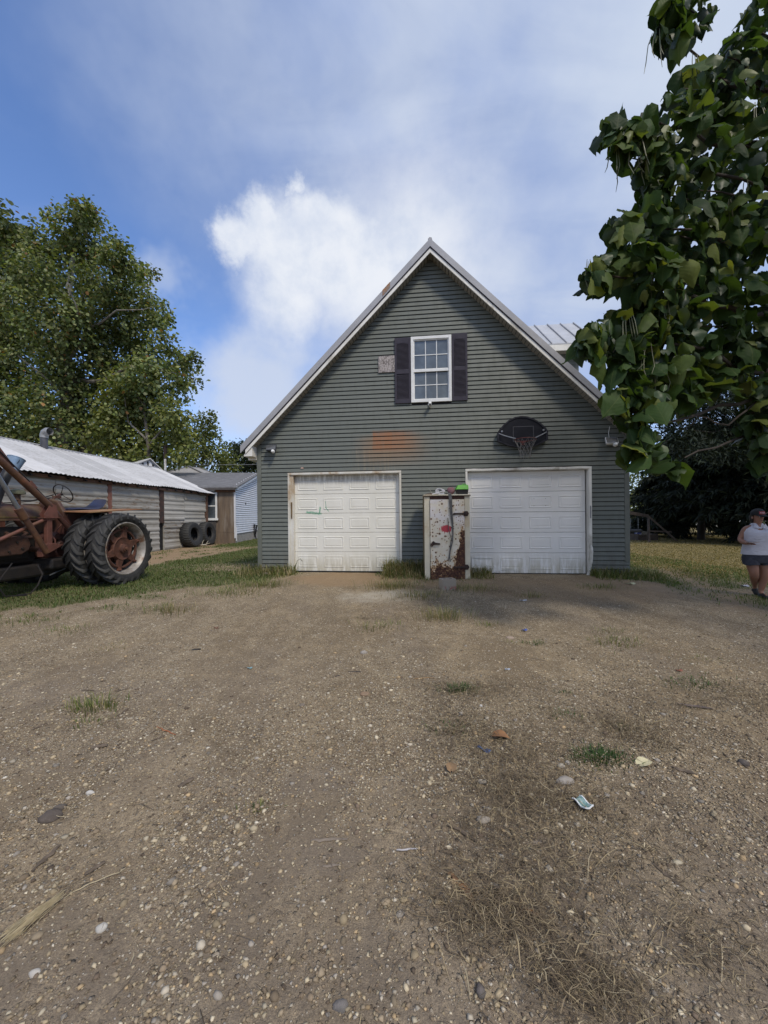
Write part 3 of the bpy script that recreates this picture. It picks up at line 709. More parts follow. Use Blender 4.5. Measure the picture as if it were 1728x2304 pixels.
    # --- garage doors
    def door(x0, x1, z0, z1, m, outer, lean):
        q = MB(); q.box(x0-.02, x1+.02, .155, .17, z0, z1); dr_ = q.build('garage_door', M_DARK, gar)
        if outer == 'right': dr_['label'] = 'clean cool white garage door with a crumpled bottom corner'
        else: dr_['label'] = 'cream white garage door with green spray marks'
        n = 5; hs = (z1-z0)/n; yf = .105
        for i in range(n):
            a = z0+hs*i; b_ = a+hs-.006
            q = MB(); q.box(x0, x1, yf, .153, a, b_); q.build('door_section', m, dr_, bev=.006)
            pw = (x1-x0)/4
            for j in range(4):
                u0 = x0+pw*j+pw*.12; u1 = x0+pw*(j+1)-pw*.12; v0 = a+hs*.2; v1 = b_-hs*.2
                q = MB()
                def ring(e, y): return [Vector((u0+e, y, v0+e)), Vector((u1-e, y, v0+e)), Vector((u1-e, y, v1-e)), Vector((u0+e, y, v1-e))]
                rg = [ring(0, yf-.0005), ring(.007, yf-.010), ring(.021, yf-.010), ring(.034, yf-.0015), ring(.062, yf-.008)]
                if outer == 'right' and i == 0 and j == 0:
                    for r_ in rg:
                        for p in r_: p.y += .018*math.sin(p.x*31)*math.cos(p.z*23)
                q.loft(rg, cap=False); q.add(rg[-1], [(3, 2, 1, 0)]); q.build('raised_panel', m, dr_)
        q = MB(); q.box(x0, x1, .09, .15, z0-.028, z0-.002); q.build('bottom_seal', M_DARK, dr_)
        if outer == 'right':
            q = MB()           # dents and creases along the bottom
            for u, v, ln, an in ((5.25, .20, .22, .5), (5.45, .22, .3, -.35), (5.72, .36, .12, .9), (5.70, .28, .14, -.7), (5.95, .20, .3, .12), (5.18, .34, .1, -1.0), (6.2, .19, .25, -.1)):
                c, s_ = math.cos(an)*ln/2, math.sin(an)*ln/2
                q.add([(u-c, yf-.004, v-s_), (u, yf-.020, v+.012), (u+c, yf-.004, v+s_), (u, yf-.006, v-.016)], [(0, 1, 2), (2, 3, 0)])
            q.build('crease', m, dr_)
            for u in (6.62, 6.88):
                for v in (1.70, 1.86):
                    q = MB(); q.lathe([(.006, 0), (.006, .006), (0, .006)], 8, T(u, yf-.010, v) @ rotM('X', R(90))); q.build('screw_hole', M_DARK, dr_)
    door(.905, 3.50, .155, 2.52, M_DL, 'left', 0); door(5.115, 7.75, .135, 2.505, M_DR, 'right', 0)
    q = MB(); q.box(.7, 8.0, .6, .62, 0, 2.9); q.build('dark_interior', M_DARK, gar)
    # jambs, head flashing
    ml = pm('stained_white_trim', (.66, .65, .60), (.56, .53, .45), 2.5, .5, 0, .05, c3=(.36, .24, .12), stretch=(1, 1, .5))
    for (a, b_, z) in ((.775, 3.56, 2.565), (5.058, 7.842, 2.565)):
        mm = ml if a < 4 else M_WHT
        q = MB(); q.box(a, a+.045, -.026, .0, .12, z-.05); q.box(a+.0, a+.13 if a < 4 else a+.05, .001, .152, .12, z-.05); q.build('door_jamb', mm, gar)
        if a < 4: q = MB(); q.box(b_-.045, b_, -.026, .0, .12, z-.05); q.box(b_-.05, b_, .001, .152, .12, z-.05); q.build('door_jamb', mm, gar)
        q = MB()
        n = 14
        for i in range(n):
            u0 = a+(b_-a)*i/n; u1 = a+(b_-a)*(i+1)/n; w0 = .004*math.sin(i*2.1) if a > 4 else 0; w1 = .004*math.sin((i+1)*2.1) if a > 4 else 0
            q.hexa([(u0, -.028, z-.045+w0), (u1, -.028, z-.045+w1), (u1, .0, z-.045+w1), (u0, .0, z-.045+w0), (u0, -.028, z+.004+w0), (u1, -.028, z+.004+w1), (u1, .0, z+.004+w1), (u0, .0, z+.004+w0)])
        q.box(a, b_, .001, .152, z-.06, z-.045)
        q.build('head_trim', mm, gar)
    # right jamb of the right door: bent trim kicked out at the foot
    q = MB(); q.box(7.785, 7.842, -.026, .0, .80, 2.515); q.box(7.775, 7.842, .001, .152, .12, 2.515); q.build('door_jamb', M_WHT, gar)
    q = MB(); P = [((7.785, -.026), (7.846, -.01), .80), ((7.80, -.05), (7.868, -.015), .68), ((7.775, -.06), (7.845, -.03), .42), ((7.74, -.05), (7.79, -.05), .22), ((7.70, -.03), (7.755, -.075), .10)]
    rings = [[Vector((a[0], a[1], z)), Vector((b_[0], b_[1], z)), Vector((b_[0], b_[1]+.006, z)), Vector((a[0], a[1]+.006, z))] for a, b_, z in P]
    q.loft(rings); q.build('bent_trim', M_WHT, gar)
    # latch slots on the jambs
    mr = pm('rusted_latch', (.20, .13, .05), (.10, .06, .03), 20, .8)
    q = MB(); q.box(.845, .875, -.008, .0, 1.45, 1.85); q.tube([(.86, -.02, 1.46), (.86, -.02, 1.84)], .008, 6); q.build('door_latch', mr, gar)
    q = MB(); q.box(7.80, 7.822, -.036, -.027, 1.40, 1.68); q.build('door_latch', pm('latch_grey', (.25, .25, .26)), gar)
    # snag where a board is torn
    q = MB(); q.prism([(1.10, 2.665), (1.18, 2.665), (1.165, 2.70), (1.12, 2.70)], -.024, -.012); q.build('torn_flap', pm('torn_flap', (.42, .20, .12), (.5, .48, .45), 30), gar)
build_garage()
def G(x, y, z): return gar.matrix_basis @ Vector((x, y, z))      # garage coordinates -> world
GR = -R(6.4)

# ------------------------------------------------------------------ things fixed to the front wall
def build_wall_things():
    o = thing('osb_board', 'square of bare chipboard nailed to the siding beside the shutter', 'board', G(3.24, -.03, 5.10), GR)
    m, t, b = new_mat('chipboard'); v = tc(t)
    vo = node(t, 'ShaderNodeTexVoronoi', {'Vector': mapping(t, v, (1, 1, .55), rot=(0, .6, 0)), 'Scale': 55}); c = sep(t, vo.outputs['Color'])
    setin(t, b, col=mixc(t, c[0], (.12, .105, .10), (.44, .40, .385)), rough=.9); bump(t, b, c[1], .5, .005)
    MB().box(-.197, .195, -.014, .0, -.195, .195).build('panel', m, o)
    q = MB(); q.box(-.193, .190, .0, .012, -.19, .19); q.build('backing', M_DARK, o)
    # small camera below the window
    o = thing('security_camera', 'small white security camera on the siding under the upper window', 'camera', G(4.243, -.02, 4.10), GR)
    q = MB(); q.lathe([(.0, 0), (.035, 0), (.035, .014), (.012, .02), (.012, .05)], 14, rotM('X', R(90))); q.build('mount', M_GRIL, o)
    q = MB(); q.lathe([(0, -.06), (.03, -.06), (.036, -.05), (.036, .05), (.03, .06), (0, .06)], 16, T(.01, -.085, -.015) @ rotM('X', R(62)) ); q.build('body', M_GRIL, o, True)
    q = MB(); q.lathe([(0, .0), (.022, .0), (.022, .006), (0, .006)], 14, T(.01, -.085-.0535, -.0455) @ rotM('X', R(62))); q.build('lens', M_DARK, o)
    # flood lights
    mg = pm('lamp_grey', (.055, .06, .075), (.04, .045, .055), 8, .7, 0, spec=.2); mlens = glass_mat('lamp_lens', (.05, .052, .055))
    for x, z, lab, dull in ((.41, 3.17, 'grey square floodlight on the siding at the left eave', 0), (8.22, 3.10, 'shaded floodlight on the siding at the right eave by the leaves', 1)):
        o = thing('floodlight', lab, 'floodlight', G(x, -.02, z), GR, 'floodlights on the garage front')
        MB().box(-.05, .05, -.03, 0, -.05, .05).build('bracket', mg, o)
        M = T(0, -.11, .0) @ rotM('X', R(-28))
        q = MB(); q.hexa([M @ Vector(p) for p in ((-.13, -.03, -.085), (.13, -.03, -.085), (.10, .07, -.06), (-.10, .07, -.06), (-.13, -.03, .085), (.13, -.03, .085), (.10, .07, .06), (-.10, .07, .06))]); q.build('housing', mg if not dull else M_GRIL, o, bev=.01)
        q = MB(); q.hexa([M @ Vector(p) for p in ((-.115, -.038, -.07), (.115, -.038, -.07), (.115, -.031, -.07), (-.115, -.031, -.07), (-.115, -.038, .07), (.115, -.038, .07), (.115, -.031, .07), (-.115, -.031, .07))]); q.build('lens', mlens, o)
        q = MB(); q.lathe([(0, 0), (.04, 0), (.045, .05), (.03, .075), (0, .08)], 14, T(.06, -.13, -.10) @ rotM('X', R(70))); q.build('sensor', M_GRIL, o, True)
        q = MB(); q.tube([(.0, -.02, .05), (-.02, -.02, .2), (.01, -.015, .34)] if dull else [(.03, -.03, -.05), (.05, -.06, -.06), (.06, -.09, -.08)], .006, 6); q.build('wire', M_GRIL, o)
    # basketball hoop
    hp = thing('basketball_hoop', 'black fan shaped basketball backboard with rim and ragged net above the right door', 'basketball hoop', G(6.33, -.02, 3.15), GR)
    mb_ = pm('backboard_black', (.012, .013, .018), (.017, .018, .024), 6, .6, spec=.15); me_ = pm('backboard_edge', (.030, .031, .040), (.02, .02, .026), 8, .6, spec=.2)
    poly = [(-.555, .02), (-.30, -.09), (-.05, -.145), (.10, -.15), (.30, -.10), (.555, .02), (.555, .22), (.50, .31), (.40, .41), (.26, .505), (.10, .57), (-.03, .582), (-.16, .565), (-.30, .50), (-.42, .40), (-.50, .31), (-.555, .22)]
    MB().prism(poly, -.075, -.045).build('backboard', mb_, hp, bev=.006)
    inner = [(x*.93, (z-.2)*.91+.2) for x, z in poly]
    q = MB(); n = len(poly); V = []
    for (x, z), (xi, zi) in zip(poly, inner): V += [(x, -.078, z), (x, -.092, z), (xi, -.092, zi), (xi, -.078, zi)]
    q.add(V, [(4*i+k, 4*((i+1) % n)+k, 4*((i+1) % n)+(k+1) % 4, 4*i+(k+1) % 4) for i in range(n) for k in range(4)]); q.build('border', me_, hp)
    q = MB()
    for a, b_, c, d in ((-.21, .25, .335, .352), (-.21, .25, -.0, .017), (-.21, -.193, .017, .335), (.233, .25, .017, .335)): q.box(a, b_, -.079, -.0755, c, d)
    q.build('target_square', pm('square_grey', (.05, .052, .062)), hp)
    q = MB()
    for sx in (-1, 1): q.box(sx*.2-.03, sx*.2+.03, -.044, .0, -.05, .35)
    q.build('wall_bracket', me_, hp)
    ms = pm('strut_steel', (.42, .43, .45), (.34, .35, .37), 9, .35, .7)
    for sx in (-1, 1):
        q = MB(); q.tube([(sx*.52, -.085, .20), (sx*.40, -.16, .13), (sx*.20, -.30, .03)], .011, 6); q.build('strut', ms, hp)
        q = MB(); q.lathe([(0, 0), (.022, 0), (.022, .012), (0, .014)], 10, T(sx*.455, -.0925, .245) @ rotM('X', R(90))); q.build('bolt', ms, hp)
    cy = -.32; rr = .225; zr = .0
    mrm = pm('rim_red', (.13, .026, .024), (.08, .024, .02), 14, .5)
    q = MB(); q.tube([(rr*math.cos(u), cy+rr*math.sin(u), zr) for u in np.linspace(0, 2*math.pi, 41)], .009, 6, False); q.box(-.06, .06, -.12, -.079, -.03, .012); q.box(-.05, .05, -.10, -.078, -.08, .01); q.build('rim', mrm, hp)
    q = MB(); nn = 12
    lev = [(0, .222), (-.10, .185), (-.19, .145), (-.27, .118), (-.345, .112), (-.41, .108)]
    rg = np.random.default_rng(3)
    for i in range(nn):
        for sg in (-1, 1):
            pts = []
            for k, (dz, r_) in enumerate(lev):
                if k == 5 and i % 3 == 0: break
                a = 2*math.pi*(i+sg*k*.5)/nn; j = rg.normal(0, .006, 3)
                pts.append((r_*math.cos(a)+j[0], cy+r_*math.sin(a)+j[1], zr+dz+j[2]))
            q.tube(pts, .0038, 4)
    q.build('net', pm('net_cord', (.22, .215, .205), (.14, .135, .13), 20, .9), hp)
build_wall_things()
# ================================================================== RUSTY CABINET and what lies on it
def cabinet_mat():
    m, t, b = new_mat('rusty_cream_paint'); v = tc(t); x, y, z = sep(t, v)
    f = noise(t, v, 7, 7, .65); f2 = noise(t, v, 26, 5, .6)
    col = mixc(t, ss(t, f, .3, .7), (.56, .50, .375), (.66, .62, .53))
    white = mt(t, 'MULTIPLY', ss(t, z, 1.15, 1.5), ss(t, noise(t, v, 4, 4), .4, .6))
    col = mixc(t, mt(t, 'MULTIPLY', white, .7), col, (.62, .60, .63))
    # rust: heavier at the foot and at the hinge side
    want = mt(t, 'ADD', mt(t, 'MULTIPLY', ss(t, z, .0, 1.05, 1, 0), .43), mt(t, 'MULTIPLY', mt(t, 'MULTIPLY', ss(t, x, .10, .35), ss(t, z, 1.85, .6, .45, 1)), .40))
    r1 = mt(t, 'ADD', mt(t, 'ADD', mt(t, 'MULTIPLY', noise(t, v, 9, 5, .6), .62), mt(t, 'MULTIPLY', f2, .38)), want)
    col = mixc(t, ss(t, r1, .70, .80), col, (.42, .235, .085))
    col = mixc(t, ss(t, r1, .77, .81), col, mixc(t, ss(t, f2, .35, .65), (.105, .045, .026), (.035, .018, .014)))
    # round rust spots
    for sc, thr, rad, seed in ((6, .62, .17, 0), (10, .50, .22, 3), (20, .50, .26, 8)):
        vo = node(t, 'ShaderNodeTexVoronoi', {'Vector': mapping(t, v, (1, .01, 1), loc=(seed, 0, seed*.7)), 'Scale': sc, 'Randomness': 1}); cc = sep(t, vo.outputs['Color'])
        ok = mt(t, 'GREATER_THAN', mt(t, 'ADD', cc[0], mt(t, 'MULTIPLY', want, .35)), thr)
        rd = mt(t, 'ADD', vo.outputs['Distance'], mt(t, 'MULTIPLY', mt(t, 'SUBTRACT', f2, .5), .12))
        col = mixc(t, mt(t, 'MULTIPLY', ok, ss(t, rd, rad, rad*1.5, .40, 0)), col, (.44, .26, .11))
        col = mixc(t, mt(t, 'MULTIPLY', ok, ss(t, rd, rad*.75, rad, 1, 0)), col, (.06, .028, .02))
    # thin rust drips near the middle, and a splash of red paint
    dr = mt(t, 'MULTIPLY', ss(t, noise(t, mapping(t, v, (9, 1, 1.1)), 2.4, 4, .6), .60, .68), mt(t, 'MULTIPLY', ss(t, z, 1.12, 1.2), ss(t, z, 1.35, 1.3, 0, 1)))
    col = mixc(t, mt(t, 'MULTIPLY', dr, .8), col, (.40, .15, .06))
    dx = mt(t, 'SUBTRACT', x, -.02); dz = mt(t, 'SUBTRACT', z, 1.225)
    e = mt(t, 'SQRT', mt(t, 'ADD', mt(t, 'POWER', mt(t, 'DIVIDE', dx, .118), 2), mt(t, 'POWER', mt(t, 'DIVIDE', dz, .078), 2)))
    e = mt(t, 'ADD', e, mt(t, 'ADD', mt(t, 'MULTIPLY', mt(t, 'SUBTRACT', noise(t, mapping(t, v, (2.2, 1, .7)), 16, 6, .7), .5), 2.2), 0))
    col = mixc(t, ss(t, e, .95, 1.12, 1, 0), col, (.42, .045, .060))
    setin(t, b, col=col, rough=ss(t, r1, .66, .8, .42, .9), spec=.4); bump(t, b, mt(t, 'ADD', mt(t, 'MULTIPLY', r1, .7), f2), .25, .006)
    return m
M_CAB = cabinet_mat()
M_CREAM = pm('cream_enamel', (.62, .57, .44), (.54, .50, .385), 3, .45, 0, .06, c3=(.46, .37, .24))
M_OLIVE = pm('olive_side', (.15, .125, .06), (.11, .09, .05), 3, .7, c3=(.16, .07, .03))
M_BLKI = pm('black_iron', (.030, .022, .020), (.055, .030, .022), 22, .75, .2)
CABX, CABY, CABR = 1.355, 8.27, -R(2.5)
cab = thing('rusty_cabinet', 'tall rusty cream walk in cooler cabinet door standing between the garage doors', 'cabinet', (CABX, CABY, -.02), CABR)
def build_cabinet():
    o = cab; Hh = 1.965
    q = MB(); q.box(-.485, .485, .03, .56, 0, Hh-.03); q.build('body', M_OLIVE, o, bev=.012)
    for a, b_ in ((-.485, -.37), (.375, .485)):
        q = MB(); q.box(a, b_, -.012, .028, .0, Hh-.045); q.build('frame_post', M_CREAM, o, bev=.006)
    q = MB(); q.box(-.368, .373, -.008, .026, Hh-.10, Hh-.045); q.build('frame_head', pm('rust_brown', (.10, .05, .035), (.06, .03, .025), 12, .85), o)
    q = MB()
    n = 20
    V = []
    for j in range(n+1):
        for i in range(9):
            x = -.362+.730*i/8; z = .012+(Hh-.125)*j/n
            V.append((x, -.034-.004*math.sin(i*1.3+j*.8), z))
    q.add(V, [(j*9+i, j*9+i+1, (j+1)*9+i+1, (j+1)*9+i) for j in range(n) for i in range(8)]); k = len(q.v)
    q.box(-.362, .368, -.026, .024, .012, Hh-.113); d_ = q.build('cabinet_door', M_CAB, o, True)
    q = MB(); q.box(-.5, .5, -.04, .58, Hh-.03, Hh-.006); q.build('top', M_CREAM, o, bev=.004)
    q = MB(); q.box(-.5, .5, -.043, -.036, Hh-.045, Hh-.031); q.build('top_edge', M_BLKI, o)
    # hinges and latch
    for z in (1.545, .40):
        q = MB(); hx = [(.40+.062*math.cos(u), z+.062*math.sin(u)) for u in np.linspace(0, 2*math.pi, 7)[:-1]]; q.prism(hx, -.052, -.012)
        q.box(.13, .36, -.058, -.036, z-.020, z+.016); q.box(.13, .17, -.062, -.034, z-.028, z+.004); q.build('hinge', M_BLKI, o, bev=.004)
        q = MB(); q.lathe([(.03, 0), (.03, .012), (0, .016)], 10, T(.40, -.052, z) @ rotM('X', R(90))); q.build('hinge_pin', M_BLKI, o)
    q = MB(); q.prism([(-.36, .90), (-.30, .965), (-.26, .93), (-.16, .915), (-.155, .885), (-.27, .885), (-.30, .87), (-.335, .83), (-.35, .86)], -.06, -.034); q.tube([(-.30, -.06, .92), (-.25, -.085, .905), (-.17, -.075, .90)], .012, 6); q.build('latch', M_BLKI, o)
build_cabinet()
def CB(x, y, z): return Matrix.Rotation(CABR, 4, 'Z') @ Vector((x, y, z))+Vector((CABX, CABY, -.02))
def build_cabinet_top():
    zt = 1.96
    o = thing('toolbox', 'bright green and black plastic toolbox on top of the rusty cabinet', 'toolbox', CB(.345, .16, zt), CABR)
    mg = pm('green_plastic', (.11, .42, .035), (.09, .36, .03), 5, .4); mk = pm('black_plastic', (.018, .019, .022), None, 6, .5)
    q = MB(); q.hexa([(-.10, -.10, 0), (.115, -.10, 0), (.115, .10, 0), (-.10, .10, 0), (-.125, -.12, .105), (.125, -.12, .105), (.125, .12, .105), (-.125, .12, .105)]); q.build('box', mk, o, bev=.006)
    q = MB(); q.hexa([(-.145, -.135, .107), (.13, -.135, .107), (.13, .135, .107), (-.145, .135, .107), (-.095, -.10, .205), (.125, -.10, .205), (.125, .10, .205), (-.095, .10, .205)]); q.build('lid', mg, o, bev=.008)
    q = MB(); q.tube([(.0, -.03, .206), (.02, -.03, .228), (.08, -.03, .228), (.10, -.03, .206)], .009, 6); q.build('handle', mg, o)
    o = thing('cloth_ball', 'faded maroon striped cloth ball beside the green toolbox', 'ball', CB(.115, .17, zt), CABR)
    mm, t, b = new_mat('maroon_cloth'); v = tc(t); w = node(t, 'ShaderNodeTexWave', {'Vector': mapping(t, v, rot=(0, .6, .3)), 'Scale': 14, 'Distortion': 3, 'Detail': 2}).outputs[1]
    setin(t, b, col=mixc(t, w, (.16, .07, .085), (.25, .14, .15)), rough=.95); bump(t, b, w, .6, .01)
    q = MB(); rgn = np.random.default_rng(5)
    rings = []
    for i in range(9):
        u = -math.pi/2+math.pi*i/8; rr = max(.004, math.cos(u))*.085
        rings.append([Vector((rr*math.cos(a)*(1+.08*math.sin(3*a+i)), rr*math.sin(a)*(1+.06*math.cos(4*a)), .085+.083*math.sin(u)+.02*math.cos(2*a)*math.cos(u))) for a in np.linspace(0, 2*math.pi, 15)[:-1]])
    q.loft(rings); q.build('ball', mm, o, True)
    o = thing('coiled_cable', 'loops of white and grey cable heaped on the rusty cabinet', 'cable', CB(-.12, .14, zt), CABR)
    mw = pm('cable_white', (.60, .60, .62), (.5, .5, .53), 8, .5)
    q = MB()
    for k in range(4):
        pts = [(.0+.075*math.cos(u)+.02*k-.03, .01*k+.05*math.sin(u)*.3, .075+.070*math.sin(u)-.006*k) for u in np.linspace(-.4+.2*k, 3.7+.2*k, 15)]; q.tube(pts, .0075, 6)
    q.build('loops', mw, o, True)
    q = MB(); q.tube([(-.19, -.10, .012), (-.08, -.09, .03), (.03, -.08, .075), (.05, -.06, .02), (-.05, -.12, .012), (.06, -.13, .014)], .011, 6); q.tube([(-.10, -.05, .02), (.02, -.03, .07), (.07, -.02, .01)], .016, 6); q.build('loose_end', mw, o, True)
    o = thing('cap_rag', 'dark brown rag lying flat at the left end of the cabinet top', 'rag', CB(-.33, .15, zt), CABR)
    q = MB(); rings = []
    for i in range(6):
        s = 1-.16*i; rings.append([Vector((.14*s*math.cos(a)*(1+.15*math.sin(3*a)), .10*s*math.sin(a), .004+.034*(i/5)**.6+.006*math.sin(4*a+i))) for a in np.linspace(0, 2*math.pi, 15)[:-1]])
    q.loft(rings); q.build('cloth', pm('brown_rag', (.09, .06, .045), (.14, .10, .07), 12, .95), o, True)
    q = MB(); q.tube([(.02, -.02, .03), (-.01, -.02, .09), (-.05, -.02, .16)], [.009, .005, .002], 5); q.build('twig', pm('twig_grey', (.30, .29, .26)), o)
    # strap that hangs down over the door
    o = thing('hanging_strap', 'long grey webbing strap hanging down over the cabinet door', 'strap', CB(.06, -.04, zt), CABR)
    ms = pm('grey_strap', (.115, .115, .112), (.07, .07, .07), 30, .9, stretch=(1, 1, .3))
    path = [(-.05, .24, .02), (-.03, .10, .035), (.0, .0, .010), (.012, -.03, -.12), (.018, -.028, -.36), (.048, -.02, -.62), (.055, -.02, -.86), (.045, -.024, -1.02), (-.005, -.022, -1.20), (-.02, -.024, -1.33), (-.005, -.024, -1.44)]
    wd = [.035, .035, .034, .032, .030, .020, .013, .011, .012, .009, .010]
    q = MB(); rings = []
    for (x, y, z), w in zip(path, wd): rings.append([Vector((x-w, y, z)), Vector((x+w, y-.004, z+.004)), Vector((x+w, y+.003, z+.004)), Vector((x-w, y+.005, z))])
    q.loft(rings); q.build('webbing', ms, o)
    q = MB(); q.tube([(-.05, -.024, -.50), (-.035, -.022, -.75), (.02, -.024, -.95), (-.02, -.024, -1.25), (-.045, -.024, -1.42)], .009, 5); q.build('tail', ms, o)
build_cabinet_top()

# cinder block in front of the cabinet
def build_block():
    o = thing('cinder_block', 'grey concrete block with a red smear on the ground before the cabinet', 'block', tuple(gnd(1008, 1327)+Vector((0, .06, 0))), R(14))
    m, t, b = new_mat('block_concrete'); v = tc(t); n = noise(t, v, 40, 5, .7)
    red = mt(t, 'MULTIPLY', ss(t, noise(t, v, 9, 4), .50, .6), ss(t, sep(t, v)[2], .1, .03, 0, 1))
    setin(t, b, col=mixc(t, mt(t, 'MULTIPLY', red, .7), mixc(t, n, (.25, .205, .155), (.38, .33, .26)), (.30, .07, .05)), rough=.95); bump(t, b, n, .6, .006)
    q = MB(); w, d, h = .135, .10, .20
    q.box(-w, w, -d, -d+.032, 0, h); q.box(-w, w, d-.032, d, 0, h)
    for x in (-w, -.018, w-.036): q.box(x, x+.036, -d+.033, d-.033, 0, h)
    q.build('block', m, o, bev=.006)
build_block()

# ================================================================== TRACTOR  (local x forward, y to its left, z up)
M_TRED = pm('faded_tractor_red', (.090, .034, .026), (.060, .028, .020), 4, .6, .1, .15, c3=(.105, .062, .030), lo=.3)
M_LRED = pm('loader_red', (.165, .066, .048), (.115, .050, .036), 6, .6, .1, .12, c3=(.13, .062, .035))
M_PIPE = pm('rusty_pipe', (.130, .066, .034), (.088, .044, .030), 7, .65, .3, .15, c3=(.20, .085, .045), stretch=(1, 1, 1))
M_MOSS = pm('mossy_hood', (.088, .038, .028), (.105, .066, .030), 5, .6, .1, .2, c3=(.15, .055, .035))
M_ENG = pm('greasy_engine', (.050, .028, .020), (.085, .040, .026), 9, .7, .3, .3)
M_BLK = pm('greasy_black', (.014, .013, .013), (.025, .020, .017), 8, .6, .2)
M_ROD = pm('dull_chrome', (.24, .26, .28), (.17, .18, .19), 5, .35, .6)
def tyre_mat():
    m, t, b = new_mat('worn_rubber'); v = tc(t); n = noise(t, v, 6, 6, .65); f = noise(t, v, 30, 5)
    geo = node(t, 'ShaderNodeNewGeometry').outputs['Pointiness']
    col = mixc(t, ss(t, n, .35, .7), (.015, .015, .016), (.028, .028, .028)); col = mixc(t, ss(t, f, .5, .75, 0, .45), col, (.058, .052, .043))
    col = mixc(t, ss(t, geo, .52, .60, 0, .5), col, (.085, .085, .080))
    setin(t, b, col=col, rough=.72, spec=.35); bump(t, b, f, .2, .006)
    return m
M_TYRE = tyre_mat()
TR = thing('tractor', 'old faded red farm tractor with dual rear tyres and a front loader', 'tractor', (-6.743, 8.225, .11), math.atan2(-math.cos(R(6)), -math.sin(R(6))))
def build_tractor():
    o = TR
    RW, WD = .755, .35
    def wheel(y, side, outer):
        """side: +1 when its face looks to +y"""
        M = T(0, y, .745) @ rotM('X', R(-90)*side)          # local z of the lathe -> outward
        hw = WD/2
        q = MB(); prof = [(.535, -hw*.62), (.56, -hw*.80), (.63, -hw*.98), (.68, -hw*.95), (.705, -hw*.80), (.715, 0), (.705, hw*.80), (.68, hw*.95), (.63, hw*.98), (.56, hw*.80), (.535, hw*.62), (.53, 0)]
        q.lathe(prof, 56, M, closed=True)
        nl = 23
        for k in range(nl):
            for s in (-1, 1):
                a0 = 2*math.pi*(k+(.25 if s > 0 else -.25))/nl; prev = None
                st = [(0.02, .725, .0), (.30, .752, .07), (.62, .755, .15), (.92, .738, .23), (1.03, .675, .262)]
                rings = []
                for (u, r_, da) in st:
                    a = a0+side*da*1.15; w = .030/r_*(1.0 if u < .9 else .8); h = s*u*hw; rb = r_-.05-(.01 if u > .9 else 0)
                    def P(r2, aa): return M @ Vector((r2*math.cos(aa), r2*math.sin(aa), h))
                    rings.append([P(rb, a-w*1.25), P(r_, a-w*.75), P(r_, a+w*.75), P(rb, a+w*1.25)])
                q.loft(rings if s > 0 else rings[::1])
        q_o = q.build('wheel', M_TYRE, o, True)
        tag(q_o, label=('outer' if outer else 'inner')+' ribbed rear tyre')
        ms = pm('silver_rim', (.36, .34, .31), (.24, .215, .185), 7, .55, .3, .12, c3=(.15, .082, .048), lo=.35, hi=.65)
        q = MB(); q.lathe([(.545, hw*.66), (.555, hw*.80), (.535, hw*.84), (.518, hw*.72), (.50, hw*.60), (.485, hw*.25), (.47, -hw*.1), (.50, -hw*.6), (.545, -hw*.7), (.545, -hw*.62), (.52, -hw*.5), (.49, 0), (.50, hw*.3), (.52, hw*.6)], 56, M, closed=True); q.build('rim', ms, q_o, True)
        q = MB(); q.lathe([(0, .12), (.06, .12), (.065, .10), (.09, .09), (.10, .04), (.20, .035), (.235, .055), (.25, .03), (.25, -.02), (0, -.02)], 40, M); q.lathe([(.375, .035), (.40, .04), (.42, .02), (.42, -.01), (.375, -.01)], 48, M, closed=True)
        for k in range(6):
            a = 2*math.pi*(k+.3)/6; Mk = M @ rotM('Z', a)
            q.hexa([Mk @ Vector(p) for p in ((.22, -.085, 0), (.40, -.055, 0), (.40, .055, 0), (.22, .085, 0), (.22, -.075, .045), (.40, -.045, .036), (.40, .045, .036), (.22, .075, .045))])
            q.hexa([Mk @ Vector(p) for p in ((.39, -.035, .0), (.475, -.03, .0), (.475, .03, .0), (.39, .035, .0), (.39, -.03, .05), (.465, -.025, .06), (.465, .025, .06), (.39, .03, .05))])
        q.build('wheel_disc', pm('rust_red_disc', (.130, .056, .036), (.085, .040, .028), 8, .7, .2, .12), q_o, True)
        q = MB()
        for k in range(6):
            a = 2*math.pi*(k+.3)/6; q.lathe([(.018, .0), (.018, .085), (0, .09)], 6, M @ rotM('Z', a) @ T(.44, 0, 0))
        q.lathe([(.035, .12), (.035, .15), (.0, .155)], 8, M); q.build('lug_nuts', M_LRED, q_o)
    wheel(1.20, 1, True); wheel(.74, 1, False); wheel(-.74, -1, False); wheel(-1.20, -1, True)
    # axle, transmission, engine
    q = MB(); q.lathe([(.09, -1.25), (.09, -.45), (.16, -.3), (.2, 0), (.16, .3), (.09, .45), (.09, 1.25)], 20, T(0, 0, .745) @ rotM('X', R(90))); q.build('rear_axle', M_TRED, o, True)
    q = MB(); q.prism([(-.35, .55), (-.35, .98), (.2, 1.12), (.75, 1.10), (.95, 1.0), (.95, .62), (.6, .55)], -.20, .20); q.build('transmission', M_TRED, o, bev=.04)
    q = MB(); q.box(.96, 2.5, -.17, .17, .55, 1.22); q.box(1.1, 2.3, .17, .22, .62, .80); q.build('engine', M_BLK, o, bev=.03)
    q = MB()
    for i in range(4): q.tube([(1.15+.28*i, .16, 1.12), (1.18+.28*i, .26, 1.10), (1.3+.28*i, .29, 1.02)], .028, 8)
    q.tube([(1.12, .29, 1.02), (2.3, .29, 1.02)], .038, 8); q.build('manifold', M_ENG, o, True)
    q = MB(); q.lathe([(0, -.16), (.10, -.16), (.11, -.13), (.11, .13), (.10, .16), (0, .16)], 20, T(1.45, .31, .92) @ rotM('Y', R(90))); q.build('starter', M_ENG, o, True)
